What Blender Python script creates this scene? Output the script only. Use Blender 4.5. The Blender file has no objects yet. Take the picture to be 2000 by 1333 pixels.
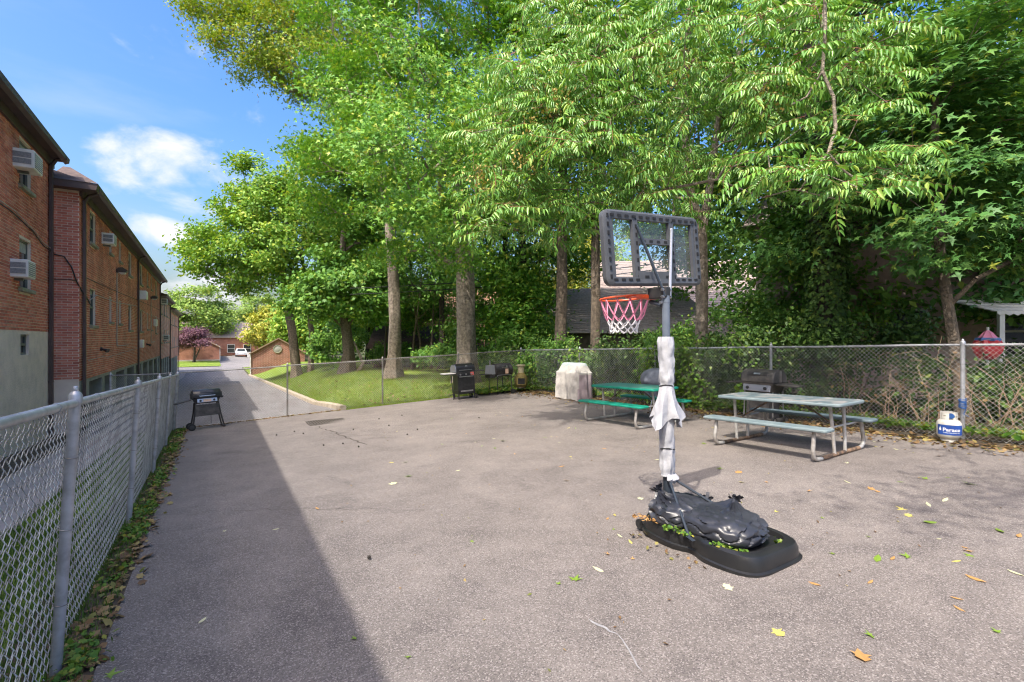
import bpy, bmesh, math, random
import numpy as np
from mathutils import Vector, Matrix
R = math.radians
random.seed(7)
rng = np.random.default_rng(11)
scene = bpy.context.scene
col = scene.collection

# ---------------------------------------------------------------- camera
cam_d = bpy.data.cameras.new('camera')
cam_d.sensor_width = 36.0
cam_d.lens = 17.1
cam_d.clip_start = 0.05
cam_d.clip_end = 2000
cam_d.shift_y = -0.00125
cam = bpy.data.objects.new('camera', cam_d)
cam.location = (0, 0, 1.6)
cam.rotation_euler = (R(90), 0, 0)
col.objects.link(cam)
scene.camera = cam

# ---------------------------------------------------------------- sky, sun, exposure
SUN_EL = R(55.5)
SUN_AZ = math.atan2(-0.869, -0.495)          # direction towards the sun, in the xy plane
sun_vec = Vector((math.cos(SUN_EL) * math.cos(SUN_AZ), math.cos(SUN_EL) * math.sin(SUN_AZ), math.sin(SUN_EL)))
world = bpy.data.worlds.new('World')
scene.world = world
world.use_nodes = True
wn, wl = world.node_tree.nodes, world.node_tree.links
wn.clear()
def wnode(t, **kw):
    n = wn.new(t)
    for k, v in kw.items():
        setattr(n, k, v)
    return n
w_out = wnode('ShaderNodeOutputWorld')
w_bg = wnode('ShaderNodeBackground')
w_sky = wnode('ShaderNodeTexSky', sky_type='NISHITA', sun_disc=False)
w_sky.sun_elevation = SUN_EL
w_sky.sun_rotation = math.atan2(sun_vec.x, sun_vec.y)
w_sky.air_density = 1.2
w_sky.dust_density = 6.0
w_sky.ozone_density = 3.0
w_bg.inputs['Strength'].default_value = 0.15
w_tc = wnode('ShaderNodeTexCoord')
# clouds: fractal noise, thicker around a few cumulus directions, thin wisps elsewhere
w_map = wnode('ShaderNodeMapping')
w_map.inputs['Scale'].default_value = (1, 1, 1.7)
wl.new(w_tc.outputs['Generated'], w_map.inputs['Vector'])
w_n = wnode('ShaderNodeTexNoise')
w_n.inputs['Scale'].default_value = 9.0
w_n.inputs['Detail'].default_value = 9
w_n.inputs['Roughness'].default_value = 0.58
w_n.inputs['Distortion'].default_value = 0.25
wl.new(w_map.outputs[0], w_n.inputs['Vector'])
acc = None
def wmath(op, a, b=None, clamp=False):
    n = wnode('ShaderNodeMath', operation=op)
    n.use_clamp = clamp
    for i, v in enumerate((a, b)):
        if v is None:
            continue
        if isinstance(v, (int, float)):
            n.inputs[i].default_value = v
        else:
            wl.new(v, n.inputs[i])
    return n.outputs[0]
for (dx, dz, r) in ((-.800, .390, .062), (-.735, .405, .075), (-.675, .375, .085), (-.72, .345, .075), (-.63, .345, .06), (-.705, .225, .050), (-.665, .285, .05),
                    (-.600, .265, .05), (-.640, .105, .10), (.5, .5, .12), (1.2, .6, .16), (0.05, .75, .1), (-1.8, .5, .15)):
    v = Vector((dx, 1, dz)).normalized()
    v = Vector((v.x, v.y, v.z * 1.7))
    d = wnode('ShaderNodeVectorMath', operation='DISTANCE')
    wl.new(w_map.outputs[0], d.inputs[0])
    d.inputs[1].default_value = v
    mr = wnode('ShaderNodeMapRange', interpolation_type='SMOOTHSTEP')
    wl.new(d.outputs['Value'], mr.inputs['Value'])
    mr.inputs['From Min'].default_value = r * 1.55
    mr.inputs['From Max'].default_value = 0.0
    mr.inputs['To Min'].default_value = 0.0
    mr.inputs['To Max'].default_value = 1.0
    acc = mr.outputs[0] if acc is None else wmath('MAXIMUM', acc, mr.outputs[0])
body = wmath('ADD', w_n.outputs['Fac'], wmath('MULTIPLY', acc, 0.31))
mr = wnode('ShaderNodeMapRange', interpolation_type='SMOOTHSTEP')
wl.new(body, mr.inputs['Value'])
mr.inputs['From Min'].default_value = 0.59
mr.inputs['From Max'].default_value = 0.95
cumulus = mr.outputs[0]
w_map2 = wnode('ShaderNodeMapping')
w_map2.inputs['Scale'].default_value = (1.2, 1.2, 5.0)
wl.new(w_tc.outputs['Generated'], w_map2.inputs['Vector'])
w_n2 = wnode('ShaderNodeTexNoise')
w_n2.inputs['Scale'].default_value = 2.6
w_n2.inputs['Detail'].default_value = 6
wl.new(w_map2.outputs[0], w_n2.inputs['Vector'])
mr2 = wnode('ShaderNodeMapRange', interpolation_type='SMOOTHSTEP')
wl.new(w_n2.outputs['Fac'], mr2.inputs['Value'])
mr2.inputs['From Min'].default_value = 0.47
mr2.inputs['From Max'].default_value = 0.80
mr2.inputs['To Max'].default_value = 0.22
mask = wmath('MAXIMUM', cumulus, mr2.outputs[0], True)
w_hsv = wnode('ShaderNodeHueSaturation')
w_hsv.inputs['Saturation'].default_value = 1.46
w_hsv.inputs['Hue'].default_value = 0.508
w_hsv.inputs['Value'].default_value = 0.9
wl.new(w_sky.outputs[0], w_hsv.inputs['Color'])
w_mix = wnode('ShaderNodeMix', data_type='RGBA')
wl.new(mask, w_mix.inputs['Factor'])
wl.new(w_hsv.outputs[0], w_mix.inputs['A'])
w_mix.inputs['B'].default_value = (2.75, 2.75, 2.85, 1)
wl.new(w_mix.outputs['Result'], w_bg.inputs['Color'])
wl.new(w_bg.outputs[0], w_out.inputs['Surface'])

sun_d = bpy.data.lights.new('sun', 'SUN')
sun_d.energy = 2.0
sun_d.angle = R(0.53)
sun_d.color = (1.0, 0.95, 0.87)
sun = bpy.data.objects.new('sun', sun_d)
sun.rotation_euler = (-sun_vec).to_track_quat('-Z', 'Y').to_euler()
sun.location = (0, 0, 40)
col.objects.link(sun)

vs = scene.view_settings
vs.view_transform = 'Standard'
vs.look = 'None'
vs.exposure = 1.42
vs.gamma = 1.0
vs.use_curve_mapping = False
cy = scene.cycles
cy.max_bounces = 8
cy.diffuse_bounces = 4
cy.glossy_bounces = 3
cy.transmission_bounces = 6
cy.transparent_max_bounces = 8
cy.sample_clamp_indirect = 6.0
cy.use_denoising = True
cy.filter_width = 1.15

# ---------------------------------------------------------------- ground frame
# s runs across the yard (away from the apartment block), t runs along it
UX, UY = -.5276, .8495
NX, NY = .8495, .5276
ANG = math.atan2(NY, NX)
def P(s, t, z=0.0):
    return Vector((s * NX + t * UX, s * NY + t * UY, z))
def ST(x, y):
    return x * NX + y * NY, x * UX + y * UY
def clamp(x, a=0.0, b=1.0):
    return max(a, min(b, x))
def smooth(x):
    x = clamp(x)
    return x * x * (3 - 2 * x)
def gz(s, t):
    if t <= 16:
        tt = max(t, -40)
        zl = -.005 - .048 * tt
        zr = .11 - .0243 * tt
    else:
        zl = -.773 - .032 * (min(t, 58) - 16) + .02 * max(0, min(t, 110) - 58)
        zr = -.279 + .03 * min(1, (t - 16) / 4) - .02 * max(0, min(t, 110) - 30)
    w = clamp((s + .75) / 10.78, -.3, 1.3)
    if t > 16:
        w2 = smooth((s - 3.6) / 4.4)
        k = clamp((t - 16) / 4)
        w = w * (1 - k) + w2 * k
    return zl + (zr - zl) * w
def G(s, t, dz=0.0):
    return P(s, t, gz(s, t) + dz)
def GXY(x, y):
    return gz(*ST(x, y))

# ---------------------------------------------------------------- materials
MATS = {}
def newmat(name):
    m = bpy.data.materials.new(name)
    m.use_nodes = True
    nt = m.node_tree
    nt.nodes.clear()
    out = nt.nodes.new('ShaderNodeOutputMaterial')
    MATS[name] = m
    return m, nt, nt.nodes, nt.links, out
def bsdf(nodes, rough=.6, metal=0.0, spec=.5):
    b = nodes.new('ShaderNodeBsdfPrincipled')
    b.inputs['Roughness'].default_value = rough
    b.inputs['Metallic'].default_value = metal
    b.inputs['Specular IOR Level'].default_value = spec
    return b
def ramp(nodes, stops):
    r = nodes.new('ShaderNodeValToRGB')
    el = r.color_ramp.elements
    while len(el) < len(stops):
        el.new(0.5)
    for e, (p, c) in zip(el, stops):
        e.position = p
        e.color = (*c, 1)
    return r
def noise(nodes, links, coord, scale, detail=4, rough=.55, dist=0):
    n = nodes.new('ShaderNodeTexNoise')
    n.inputs['Scale'].default_value = scale
    n.inputs['Detail'].default_value = detail
    n.inputs['Roughness'].default_value = rough
    n.inputs['Distortion'].default_value = dist
    links.new(coord, n.inputs['Vector'])
    return n
def mixc(nodes, links, fac, a, b, blend='MIX'):
    m = nodes.new('ShaderNodeMix')
    m.data_type = 'RGBA'
    m.blend_type = blend
    for v, k in ((fac, 'Factor'), (a, 'A'), (b, 'B')):
        if isinstance(v, (int, float)):
            m.inputs[k].default_value = v
        elif isinstance(v, tuple):
            m.inputs[k].default_value = (*v, 1)
        else:
            links.new(v, m.inputs[k])
    return m.outputs['Result']
def bump(nodes, links, h, strength, dist=.01):
    b = nodes.new('ShaderNodeBump')
    b.inputs['Strength'].default_value = strength
    b.inputs['Distance'].default_value = dist
    links.new(h, b.inputs['Height'])
    return b.outputs[0]
def plain(name, c, rough=.6, metal=0.0, spec=.5, c2=None, nscale=6.0, lo=.4, hi=.65, bscale=0, bstr=.2, bdist=.004, coat=0):
    """one colour that wears into a second one, with fine relief"""
    m, nt, N, L, out = newmat(name)
    b = bsdf(N, rough, metal, spec)
    tc = N.new('ShaderNodeTexCoord')
    if c2 is not None:
        n = noise(N, L, tc.outputs['Object'], nscale, 6, .6)
        r = ramp(N, [(lo, c), (hi, c2)])
        L.new(n.outputs['Fac'], r.inputs[0])
        L.new(r.outputs[0], b.inputs['Base Color'])
    else:
        b.inputs['Base Color'].default_value = (*c, 1)
    if bscale:
        n2 = noise(N, L, tc.outputs['Object'], bscale, 5)
        L.new(bump(N, L, n2.outputs['Fac'], bstr, bdist), b.inputs['Normal'])
    L.new(b.outputs[0], out.inputs[0])
    return m
def leafmat(name, stops, trans=.35, tcol=(1.25, 1.15, .45), rough=.48, spec=.28):
    """leaves: every leaf its own tone, light passes through"""
    m, nt, N, L, out = newmat(name)
    g = N.new('ShaderNodeNewGeometry')
    k = 2.1 if name.startswith('leaf_') else 1.15
    trans *= .58
    r = ramp(N, [(p, (min(.6, c[0] * k), min(.6, c[1] * k), min(.6, c[2] * k * .85))) for p, c in stops])
    L.new(g.outputs['Random Per Island'], r.inputs[0])
    b = bsdf(N, rough, 0, spec)
    L.new(r.outputs[0], b.inputs['Base Color'])
    t = N.new('ShaderNodeBsdfTranslucent')
    L.new(mixc(N, L, 1.0, r.outputs[0], tcol, 'MULTIPLY'), t.inputs['Color'])
    mx = N.new('ShaderNodeMixShader')
    mx.inputs[0].default_value = trans
    L.new(b.outputs[0], mx.inputs[1])
    L.new(t.outputs[0], mx.inputs[2])
    L.new(mx.outputs[0], out.inputs[0])
    return m

# asphalt: pinkish grey binder with pale aggregate, patchy wear and faint oil-dark areas
def asphalt(name, base, pale, dark, patch=.5):
    m, nt, N, L, out = newmat(name)
    tc = N.new('ShaderNodeTexCoord')
    co = tc.outputs['Object']
    b = bsdf(N, .85, 0, .3)
    big = noise(N, L, co, .55, 5, .6, .6)
    big2 = noise(N, L, co, 2.3, 6, .65)
    r1 = ramp(N, [(.36, dark), (.62, base)])
    mx0 = mixc(N, L, patch, big.outputs['Fac'], big2.outputs['Fac'])
    L.new(mx0, r1.inputs[0])
    st = noise(N, L, co, .9, 7, .7, 1.4)
    rs = ramp(N, [(.30, (.72, .72, .74)), (.46, (1, 1, 1)), (.62, (1.0, 1.0, 1.0)), (.75, (1.12, 1.1, 1.08))])
    L.new(st.outputs['Fac'], rs.inputs[0])
    base_c = mixc(N, L, 1.0, r1.outputs[0], rs.outputs[0], 'MULTIPLY')
    v = N.new('ShaderNodeTexVoronoi')
    v.inputs['Scale'].default_value = 150
    L.new(co, v.inputs['Vector'])
    vc = N.new('ShaderNodeSeparateColor')
    L.new(v.outputs['Color'], vc.inputs[0])
    r2 = ramp(N, [(.0, (0, 0, 0)), (.72, (0, 0, 0)), (.95, (1, 1, 1))])
    L.new(vc.outputs[0], r2.inputs[0])
    r3 = ramp(N, [(.0, (.55, .55, .55)), (.35, (1, 1, 1)), (1, (1.0, 1.0, 1.0))])
    L.new(vc.outputs[1], r3.inputs[0])
    c = mixc(N, L, 1.0, base_c, r3.outputs[0], 'MULTIPLY')
    f = N.new('ShaderNodeMath')
    f.operation = 'MULTIPLY'
    L.new(r2.outputs[0], f.inputs[0])
    f.inputs[1].default_value = .6
    c = mixc(N, L, f.outputs[0], c, pale)
    L.new(c, b.inputs['Base Color'])
    nb = noise(N, L, co, 160, 3)
    L.new(bump(N, L, nb.outputs['Fac'], .7, .004), b.inputs['Normal'])
    L.new(b.outputs[0], out.inputs[0])
    return m
asphalt('asphalt', (.212, .184, .166), (.41, .365, .335), (.134, .116, .106))
asphalt('road_asphalt', (.24, .225, .225), (.42, .40, .39), (.17, .16, .16))
plain('concrete', (.42, .38, .33), .9, c2=(.30, .27, .24), nscale=5, bscale=60, bstr=.4)
plain('curb_concrete', (.50, .43, .33), .9, c2=(.34, .28, .20), nscale=4, bscale=50, bstr=.4)
plain('walk_concrete', (.44, .37, .33), .9, c2=(.33, .29, .26), nscale=3, bscale=60, bstr=.4)
plain('pier_concrete', (.33, .33, .29), .9, c2=(.24, .24, .21), nscale=3, bscale=40, bstr=.3)
plain('stucco', (.84, .70, .58), .95, c2=(.68, .57, .47), nscale=2.2, bscale=45, bstr=1.0, bdist=.02)
plain('deep_shade', (.02, .02, .02), .9)  # near-black that puts the shade inside openings into the colour
plain('soil', (.10, .075, .05), 1.0, c2=(.055, .045, .03), nscale=4, bscale=40, bstr=.8, bdist=.02)
plain('crack_dark', (.035, .03, .028), 1.0, c2=(.07, .05, .035), nscale=20)
plain('crack_filler', (.36, .35, .35), .8, c2=(.22, .21, .21), nscale=14)
plain('mortar', (.80, .66, .54), .95, c2=(.66, .52, .42), nscale=1.2, bscale=90, bstr=.3)
plain('brown_metal', (.075, .048, .045), .5, c2=(.11, .075, .065), nscale=2, bscale=30, bstr=.1)
plain('roof_shingle_brown', (.13, .09, .075), .85, c2=(.08, .055, .05), nscale=9, bscale=60, bstr=.5)
plain('window_frame', (.16, .17, .15), .5, c2=(.10, .11, .10), nscale=4)
plain('sill_stone', (.34, .32, .24), .9, c2=(.20, .20, .14), nscale=6)
plain('blind', (.42, .42, .38), .8, c2=(.30, .30, .28), nscale=12)
plain('ac_white', (.86, .84, .78), .45, c2=(.72, .69, .62), nscale=3)
plain('ac_grille', (.30, .30, .29), .6, c2=(.20, .20, .20), nscale=40)
plain('galvanized', (.50, .51, .54), .45, .45, .5, c2=(.34, .34, .35), nscale=9, bscale=60, bstr=.12)
plain('galvanized_wire', (.62, .62, .61), .5, .25, .5, c2=(.33, .32, .31), nscale=6)
plain('galvanized_old', (.36, .35, .33), .55, .5, .5, c2=(.22, .20, .18), nscale=3)
plain('rusty_wire', (.52, .49, .45), .6, .35, .5, c2=(.24, .17, .12), nscale=2.5)
plain('black_enamel', (.014, .014, .015), .34, 0, .5, c2=(.03, .03, .032), nscale=9)
plain('black_metal', (.022, .022, .024), .45, 0, .5, c2=(.045, .042, .04), nscale=12)
plain('sooty_metal', (.035, .032, .032), .55, .2, .5, c2=(.10, .095, .09), nscale=5, lo=.45, hi=.72)
plain('dusty_black', (.045, .042, .04), .65, 0, .5, c2=(.10, .09, .08), nscale=7)
plain('steel', (.52, .52, .53), .3, .9, .5, c2=(.36, .35, .34), nscale=10)
plain('chrome_panel', (.42, .43, .46), .35, .7)
plain('tyre_rubber', (.018, .018, .018), .8)
plain('grey_plastic', (.070, .073, .080), .42, 0, .5, c2=(.095, .098, .105), nscale=5, bscale=120, bstr=.1)
plain('board_dark', (.012, .012, .014), .7)
plain('pole_paint', (.17, .20, .25), .38, .15, .5, c2=(.12, .15, .19), nscale=5)
plain('pole_dark', (.035, .045, .06), .35, .1, .5)
plain('pad_fabric', (.46, .465, .49), .75, 0, .3, c2=(.35, .355, .385), nscale=7, bscale=22, bstr=.5, bdist=.01)
plain('base_plastic', (.014, .0145, .016), .36, 0, .5, c2=(.022, .022, .023), nscale=5, bscale=160, bstr=.12)
plain('bag_plastic', (.022, .024, .032), .36, 0, .5, c2=(.040, .043, .054), nscale=2, bscale=9, bstr=.12, bdist=.01)
plain('rim_orange', (.78, .10, .025), .42)
plain('net_pink', (.80, .28, .40), .8)
plain('net_white', (.80, .77, .75), .8)
plain('green_vinyl', (.006, .20, .135), .42, 0, .5, c2=(.012, .27, .19), nscale=4)
plain('green_vinyl_worn', (.03, .22, .16), .55, 0, .4, c2=(.13, .21, .17), nscale=7, lo=.42, hi=.7)
plain('blue_vinyl', (.145, .195, .212), .55, 0, .4, c2=(.20, .245, .255), nscale=4)
plain('blue_vinyl_worn', (.10, .14, .155), .6, 0, .4, c2=(.27, .26, .25), nscale=5, lo=.44, hi=.62)
plain('bench_dark', (.10, .14, .16), .55, 0, .4, c2=(.15, .19, .21), nscale=4)
plain('tube_grey', (.47, .46, .44), .5, .35, .5, c2=(.30, .27, .24), nscale=6)
plain('tube_rust', (.28, .18, .11), .8, .1, .4, c2=(.07, .05, .04), nscale=9, lo=.38, hi=.6)
plain('cover_fabric', (.50, .47, .43), .85, 0, .3, c2=(.30, .285, .265), nscale=5, lo=.45, hi=.70, bscale=30, bstr=.3)
plain('cover_pinkish', (.42, .34, .36), .85, 0, .3, c2=(.30, .25, .26), nscale=5)
plain('cover_teal', (.34, .42, .42), .85, 0, .3, c2=(.45, .44, .42), nscale=10)
plain('kettle_cover', (.20, .21, .24), .6, 0, .4, c2=(.12, .125, .145), nscale=5, bscale=20, bstr=.5)
plain('chiminea_paint', (.20, .165, .045), .75, 0, .4, c2=(.13, .09, .04), nscale=7)
plain('chiminea_neck', (.45, .40, .25), .8, 0, .4, c2=(.30, .26, .16), nscale=9)
plain('tag_red', (.55, .12, .10), .5)
plain('tag_paper', (.72, .45, .30), .7, c2=(.6, .5, .4), nscale=30)
plain('tank_paint', (.62, .60, .54), .45, 0, .5, c2=(.46, .43, .36), nscale=8, lo=.5, hi=.72)
plain('label_blue', (.02, .075, .33), .45)
plain('print_white', (.82, .83, .85), .5)
plain('cable_blue', (.02, .09, .28), .5)
plain('cable_black', (.02, .02, .02), .6)
plain('conduit_grey', (.42, .40, .37), .6)
plain('lamp_bronze', (.07, .055, .045), .5)
plain('lamp_glass', (.62, .60, .55), .3)
plain('bark_grey', (.40, .33, .26), .95, c2=(.20, .16, .125), nscale=9, lo=.38, hi=.62, bscale=22, bstr=1.0, bdist=.05)
plain('bark_brown', (.22, .17, .125), .95, c2=(.11, .09, .07), nscale=10, lo=.38, hi=.62, bscale=24, bstr=1.0, bdist=.05)
plain('bark_dark', (.065, .052, .040), .95, c2=(.035, .03, .024), nscale=9, bscale=24, bstr=1.0, bdist=.05)
plain('dry_stem', (.36, .25, .16), .9, c2=(.25, .17, .11), nscale=6)
plain('fence_wood', (.15, .125, .10), .95, c2=(.08, .07, .055), nscale=4, bscale=30, bstr=.5)
plain('roof_grey', (.44, .37, .33), .9, c2=(.32, .265, .235), nscale=8)
plain('roof_tan', (.42, .33, .29), .9, c2=(.33, .26, .23), nscale=8)
plain('roof_rust', (.40, .21, .13), .9, c2=(.30, .17, .11), nscale=8)
plain('garage_roof', (.32, .22, .14), .9, c2=(.22, .15, .10), nscale=5, bscale=30, bstr=.4)
plain('siding_white', (.72, .70, .66), .6, c2=(.60, .58, .54), nscale=2)
plain('awning_metal', (.70, .68, .62), .5, c2=(.56, .52, .45), nscale=3)
plain('pink_brick_far', (.50, .36, .33), .9, c2=(.40, .29, .27), nscale=14)
plain('orange_wall', (.55, .33, .22), .9, c2=(.46, .27, .18), nscale=10)
plain('garage_door_paint', (.30, .31, .29), .6, c2=(.24, .25, .23), nscale=3)
plain('vent_paint', (.36, .35, .31), .7, c2=(.27, .26, .23), nscale=10)
plain('toy_red', (.62, .035, .05), .4)
plain('toy_blue', (.08, .18, .42), .4)
plain('toy_white', (.75, .76, .78), .5)
plain('car_white', (.72, .73, .75), .25, coat=1)
plain('car_glass', (.03, .035, .04), .1)
plain('grate_iron', (.17, .15, .13), .6, .5, .5, c2=(.10, .085, .075), nscale=16)
plain('wire_black', (.012, .012, .012), .6)

def glassmat(name, tint, refl=.12, alpha=.8):
    m, nt, N, L, out = newmat(name)
    tr = N.new('ShaderNodeBsdfTransparent')
    tr.inputs['Color'].default_value = (*tint, 1)
    gl = N.new('ShaderNodeBsdfGlossy')
    gl.inputs['Roughness'].default_value = .04
    gl.inputs['Color'].default_value = (.9, .93, .95, 1)
    df = N.new('ShaderNodeBsdfDiffuse')
    df.inputs['Color'].default_value = (.55, .57, .58, 1)
    fr = N.new('ShaderNodeFresnel')
    fr.inputs['IOR'].default_value = 1.45
    m1 = N.new('ShaderNodeMixShader')
    m1.inputs[0].default_value = alpha
    L.new(df.outputs[0], m1.inputs[1])
    L.new(tr.outputs[0], m1.inputs[2])
    m2 = N.new('ShaderNodeMixShader')
    ad = N.new('ShaderNodeMath')
    ad.operation = 'ADD'
    ad.use_clamp = True
    ad.inputs[1].default_value = refl
    L.new(fr.outputs[0], ad.inputs[0])
    L.new(ad.outputs[0], m2.inputs[0])
    L.new(m1.outputs[0], m2.inputs[1])
    L.new(gl.outputs[0], m2.inputs[2])
    L.new(m2.outputs[0], out.inputs[0])
glassmat('board_acrylic', (.90, .93, .93), .0, .88)
def paneglass():
    m, nt, N, L, out = newmat('window_glass')
    b = bsdf(N, .06, 0, .8)
    b.inputs['Base Color'].default_value = (.03, .035, .035, 1)
    L.new(b.outputs[0], out.inputs[0])
paneglass()

# bricks: each brick has its own fired tone
def brickmat():
    m, nt, N, L, out = newmat('brick')
    g = N.new('ShaderNodeNewGeometry')
    oi = N.new('ShaderNodeObjectInfo')
    ad = N.new('ShaderNodeMath')
    ad.operation = 'ADD'
    L.new(g.outputs['Random Per Island'], ad.inputs[0])
    L.new(oi.outputs['Random'], ad.inputs[1])
    fr = N.new('ShaderNodeMath')
    fr.operation = 'FRACT'
    L.new(ad.outputs[0], fr.inputs[0])
    r = ramp(N, [(0, (.52, .17, .115)), (.3, (.66, .21, .14)), (.6, (.74, .26, .175)), (.85, (.78, .34, .235)), (1, (.52, .20, .15))])
    L.new(fr.outputs[0], r.inputs[0])
    tc = N.new('ShaderNodeTexCoord')
    n = noise(N, L, tc.outputs['Object'], .8, 5, .6)
    st = ramp(N, [(.35, (.62, .60, .60)), (.62, (1, 1, 1))])
    L.new(n.outputs['Fac'], st.inputs[0])
    c = mixc(N, L, 1.0, r.outputs[0], st.outputs[0], 'MULTIPLY')
    b = bsdf(N, .9, 0, .3)
    L.new(c, b.inputs['Base Color'])
    n2 = noise(N, L, tc.outputs['Object'], 120, 3)
    L.new(bump(N, L, n2.outputs['Fac'], .4, .003), b.inputs['Normal'])
    L.new(b.outputs[0], out.inputs[0])
brickmat()
# brickwork too far away to tell the bricks apart
def farbrick(name, c1, c2, mort, swap='y'):
    m, nt, N, L, out = newmat(name)
    tc = N.new('ShaderNodeTexCoord')
    sp = N.new('ShaderNodeSeparateXYZ')
    L.new(tc.outputs['Object'], sp.inputs[0])
    cb = N.new('ShaderNodeCombineXYZ')
    L.new(sp.outputs['XYZ'.index(swap.upper())], cb.inputs[0])
    L.new(sp.outputs[2], cb.inputs[1])
    br = N.new('ShaderNodeTexBrick')
    br.inputs['Scale'].default_value = 1.0
    br.inputs['Brick Width'].default_value = .30
    br.inputs['Row Height'].default_value = .10
    br.inputs['Mortar Size'].default_value = .011
    br.inputs['Color1'].default_value = (*c1, 1)
    br.inputs['Color2'].default_value = (*c2, 1)
    br.inputs['Mortar'].default_value = (*mort, 1)
    L.new(cb.outputs[0], br.inputs['Vector'])
    n = noise(N, L, tc.outputs['Object'], .9, 5, .6)
    st = ramp(N, [(.35, (.70, .68, .66)), (.62, (1, 1, 1))])
    L.new(n.outputs['Fac'], st.inputs[0])
    b = bsdf(N, .9, 0, .3)
    L.new(mixc(N, L, 1.0, br.outputs['Color'], st.outputs[0], 'MULTIPLY'), b.inputs['Base Color'])
    L.new(b.outputs[0], out.inputs[0])
farbrick('brickwork_far', (.66, .25, .155), (.52, .19, .12), (.74, .58, .46), 'y')
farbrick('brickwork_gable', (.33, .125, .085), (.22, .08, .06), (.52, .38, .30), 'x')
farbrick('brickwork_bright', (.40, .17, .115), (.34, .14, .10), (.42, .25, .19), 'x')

# ground cover
def groundmat(name, stops, scale=1.2, fine=60, bstr=.8):
    m, nt, N, L, out = newmat(name)
    tc = N.new('ShaderNodeTexCoord')
    n = noise(N, L, tc.outputs['Object'], scale, 6, .6)
    n2 = noise(N, L, tc.outputs['Object'], fine, 4, .6)
    a = mixc(N, L, .45, n.outputs['Fac'], n2.outputs['Fac'])
    r = ramp(N, stops)
    L.new(a, r.inputs[0])
    b = bsdf(N, 1.0, 0, .2)
    L.new(r.outputs[0], b.inputs['Base Color'])
    L.new(bump(N, L, n2.outputs['Fac'], bstr, .03), b.inputs['Normal'])
    L.new(b.outputs[0], out.inputs[0])
groundmat('lawn', [(.33, (.10, .165, .024)), (.48, (.165, .245, .036)), (.62, (.24, .30, .055))], .5, 45)
groundmat('rough_ground', [(.35, (.05, .045, .025)), (.5, (.07, .085, .03)), (.65, (.11, .09, .05))], .8, 30)
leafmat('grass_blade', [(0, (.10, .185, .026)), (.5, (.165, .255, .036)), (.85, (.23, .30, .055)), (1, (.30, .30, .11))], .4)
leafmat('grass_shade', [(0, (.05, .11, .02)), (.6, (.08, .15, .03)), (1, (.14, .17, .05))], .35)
leafmat('weed_leaf', [(0, (.05, .13, .02)), (.6, (.10, .19, .03)), (.9, (.17, .22, .04)), (1, (.30, .26, .05))], .35)
leafmat('litter_leaf', [(0, (.10, .06, .035)), (.4, (.17, .10, .055)), (.7, (.25, .165, .09)), (.88, (.30, .24, .10)), (1, (.10, .13, .035))], .15)
leafmat('fallen_yellow', [(0, (.42, .38, .10)), (1, (.52, .44, .16))], .2)
leafmat('fallen_green', [(0, (.12, .22, .03)), (1, (.20, .28, .05))], .2)
leafmat('fallen_pale', [(0, (.55, .50, .30)), (1, (.62, .58, .42))], .2)
leafmat('fallen_brown', [(0, (.32, .17, .07)), (1, (.44, .25, .11))], .15)
# foliage of the different trees
leafmat('leaf_sweetgum', [(0, (.040, .105, .018)), (.35, (.062, .15, .024)), (.7, (.095, .19, .030)), (.92, (.15, .23, .036)), (1, (.26, .27, .05))], .42)
leafmat('leaf_yellowing', [(0, (.070, .135, .020)), (.3, (.11, .175, .026)), (.7, (.165, .21, .032)), (.95, (.22, .22, .04)), (1, (.30, .16, .05))], .46)
leafmat('leaf_plane', [(0, (.055, .125, .022)), (.4, (.090, .175, .030)), (.8, (.14, .22, .036)), (1, (.23, .26, .05))], .46)
leafmat('leaf_ailanthus', [(0, (.052, .130, .026)), (.5, (.080, .175, .034)), (.85, (.115, .215, .042)), (1, (.19, .25, .06))], .36, rough=.36, spec=.5)
leafmat('leaf_maple', [(0, (.030, .082, .026)), (.5, (.045, .11, .032)), (.9, (.07, .14, .036)), (1, (.16, .18, .035))], .32)
leafmat('leaf_understory', [(0, (.040, .100, .024)), (.5, (.065, .14, .030)), (.9, (.10, .18, .036)), (1, (.17, .21, .04))], .36)
leafmat('leaf_ivy_shaded', [(0, (.018, .042, .012)), (.5, (.030, .062, .015)), (.9, (.05, .09, .02)), (1, (.10, .13, .028))], .25)  # darkened: tree shade is put into the leaf colour, on shrubs as well
leafmat('leaf_vine', [(0, (.04, .085, .016)), (.5, (.065, .125, .02)), (1, (.12, .17, .035))], .36)
leafmat('leaf_plum', [(0, (.050, .022, .040)), (.5, (.085, .040, .065)), (1, (.13, .07, .09))], .25, (1.2, .8, .9))
leafmat('leaf_far', [(0, (.07, .125, .032)), (.5, (.11, .175, .04)), (1, (.17, .22, .055))], .4)
leafmat('leaf_far_gold', [(0, (.11, .15, .03)), (.5, (.18, .20, .04)), (1, (.30, .25, .05))], .4)
leafmat('seed_tan', [(0, (.42, .30, .10)), (1, (.52, .40, .16))], .3)
plain('rachis_red', (.30, .10, .06), .6, c2=(.22, .16, .06), nscale=3)

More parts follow.
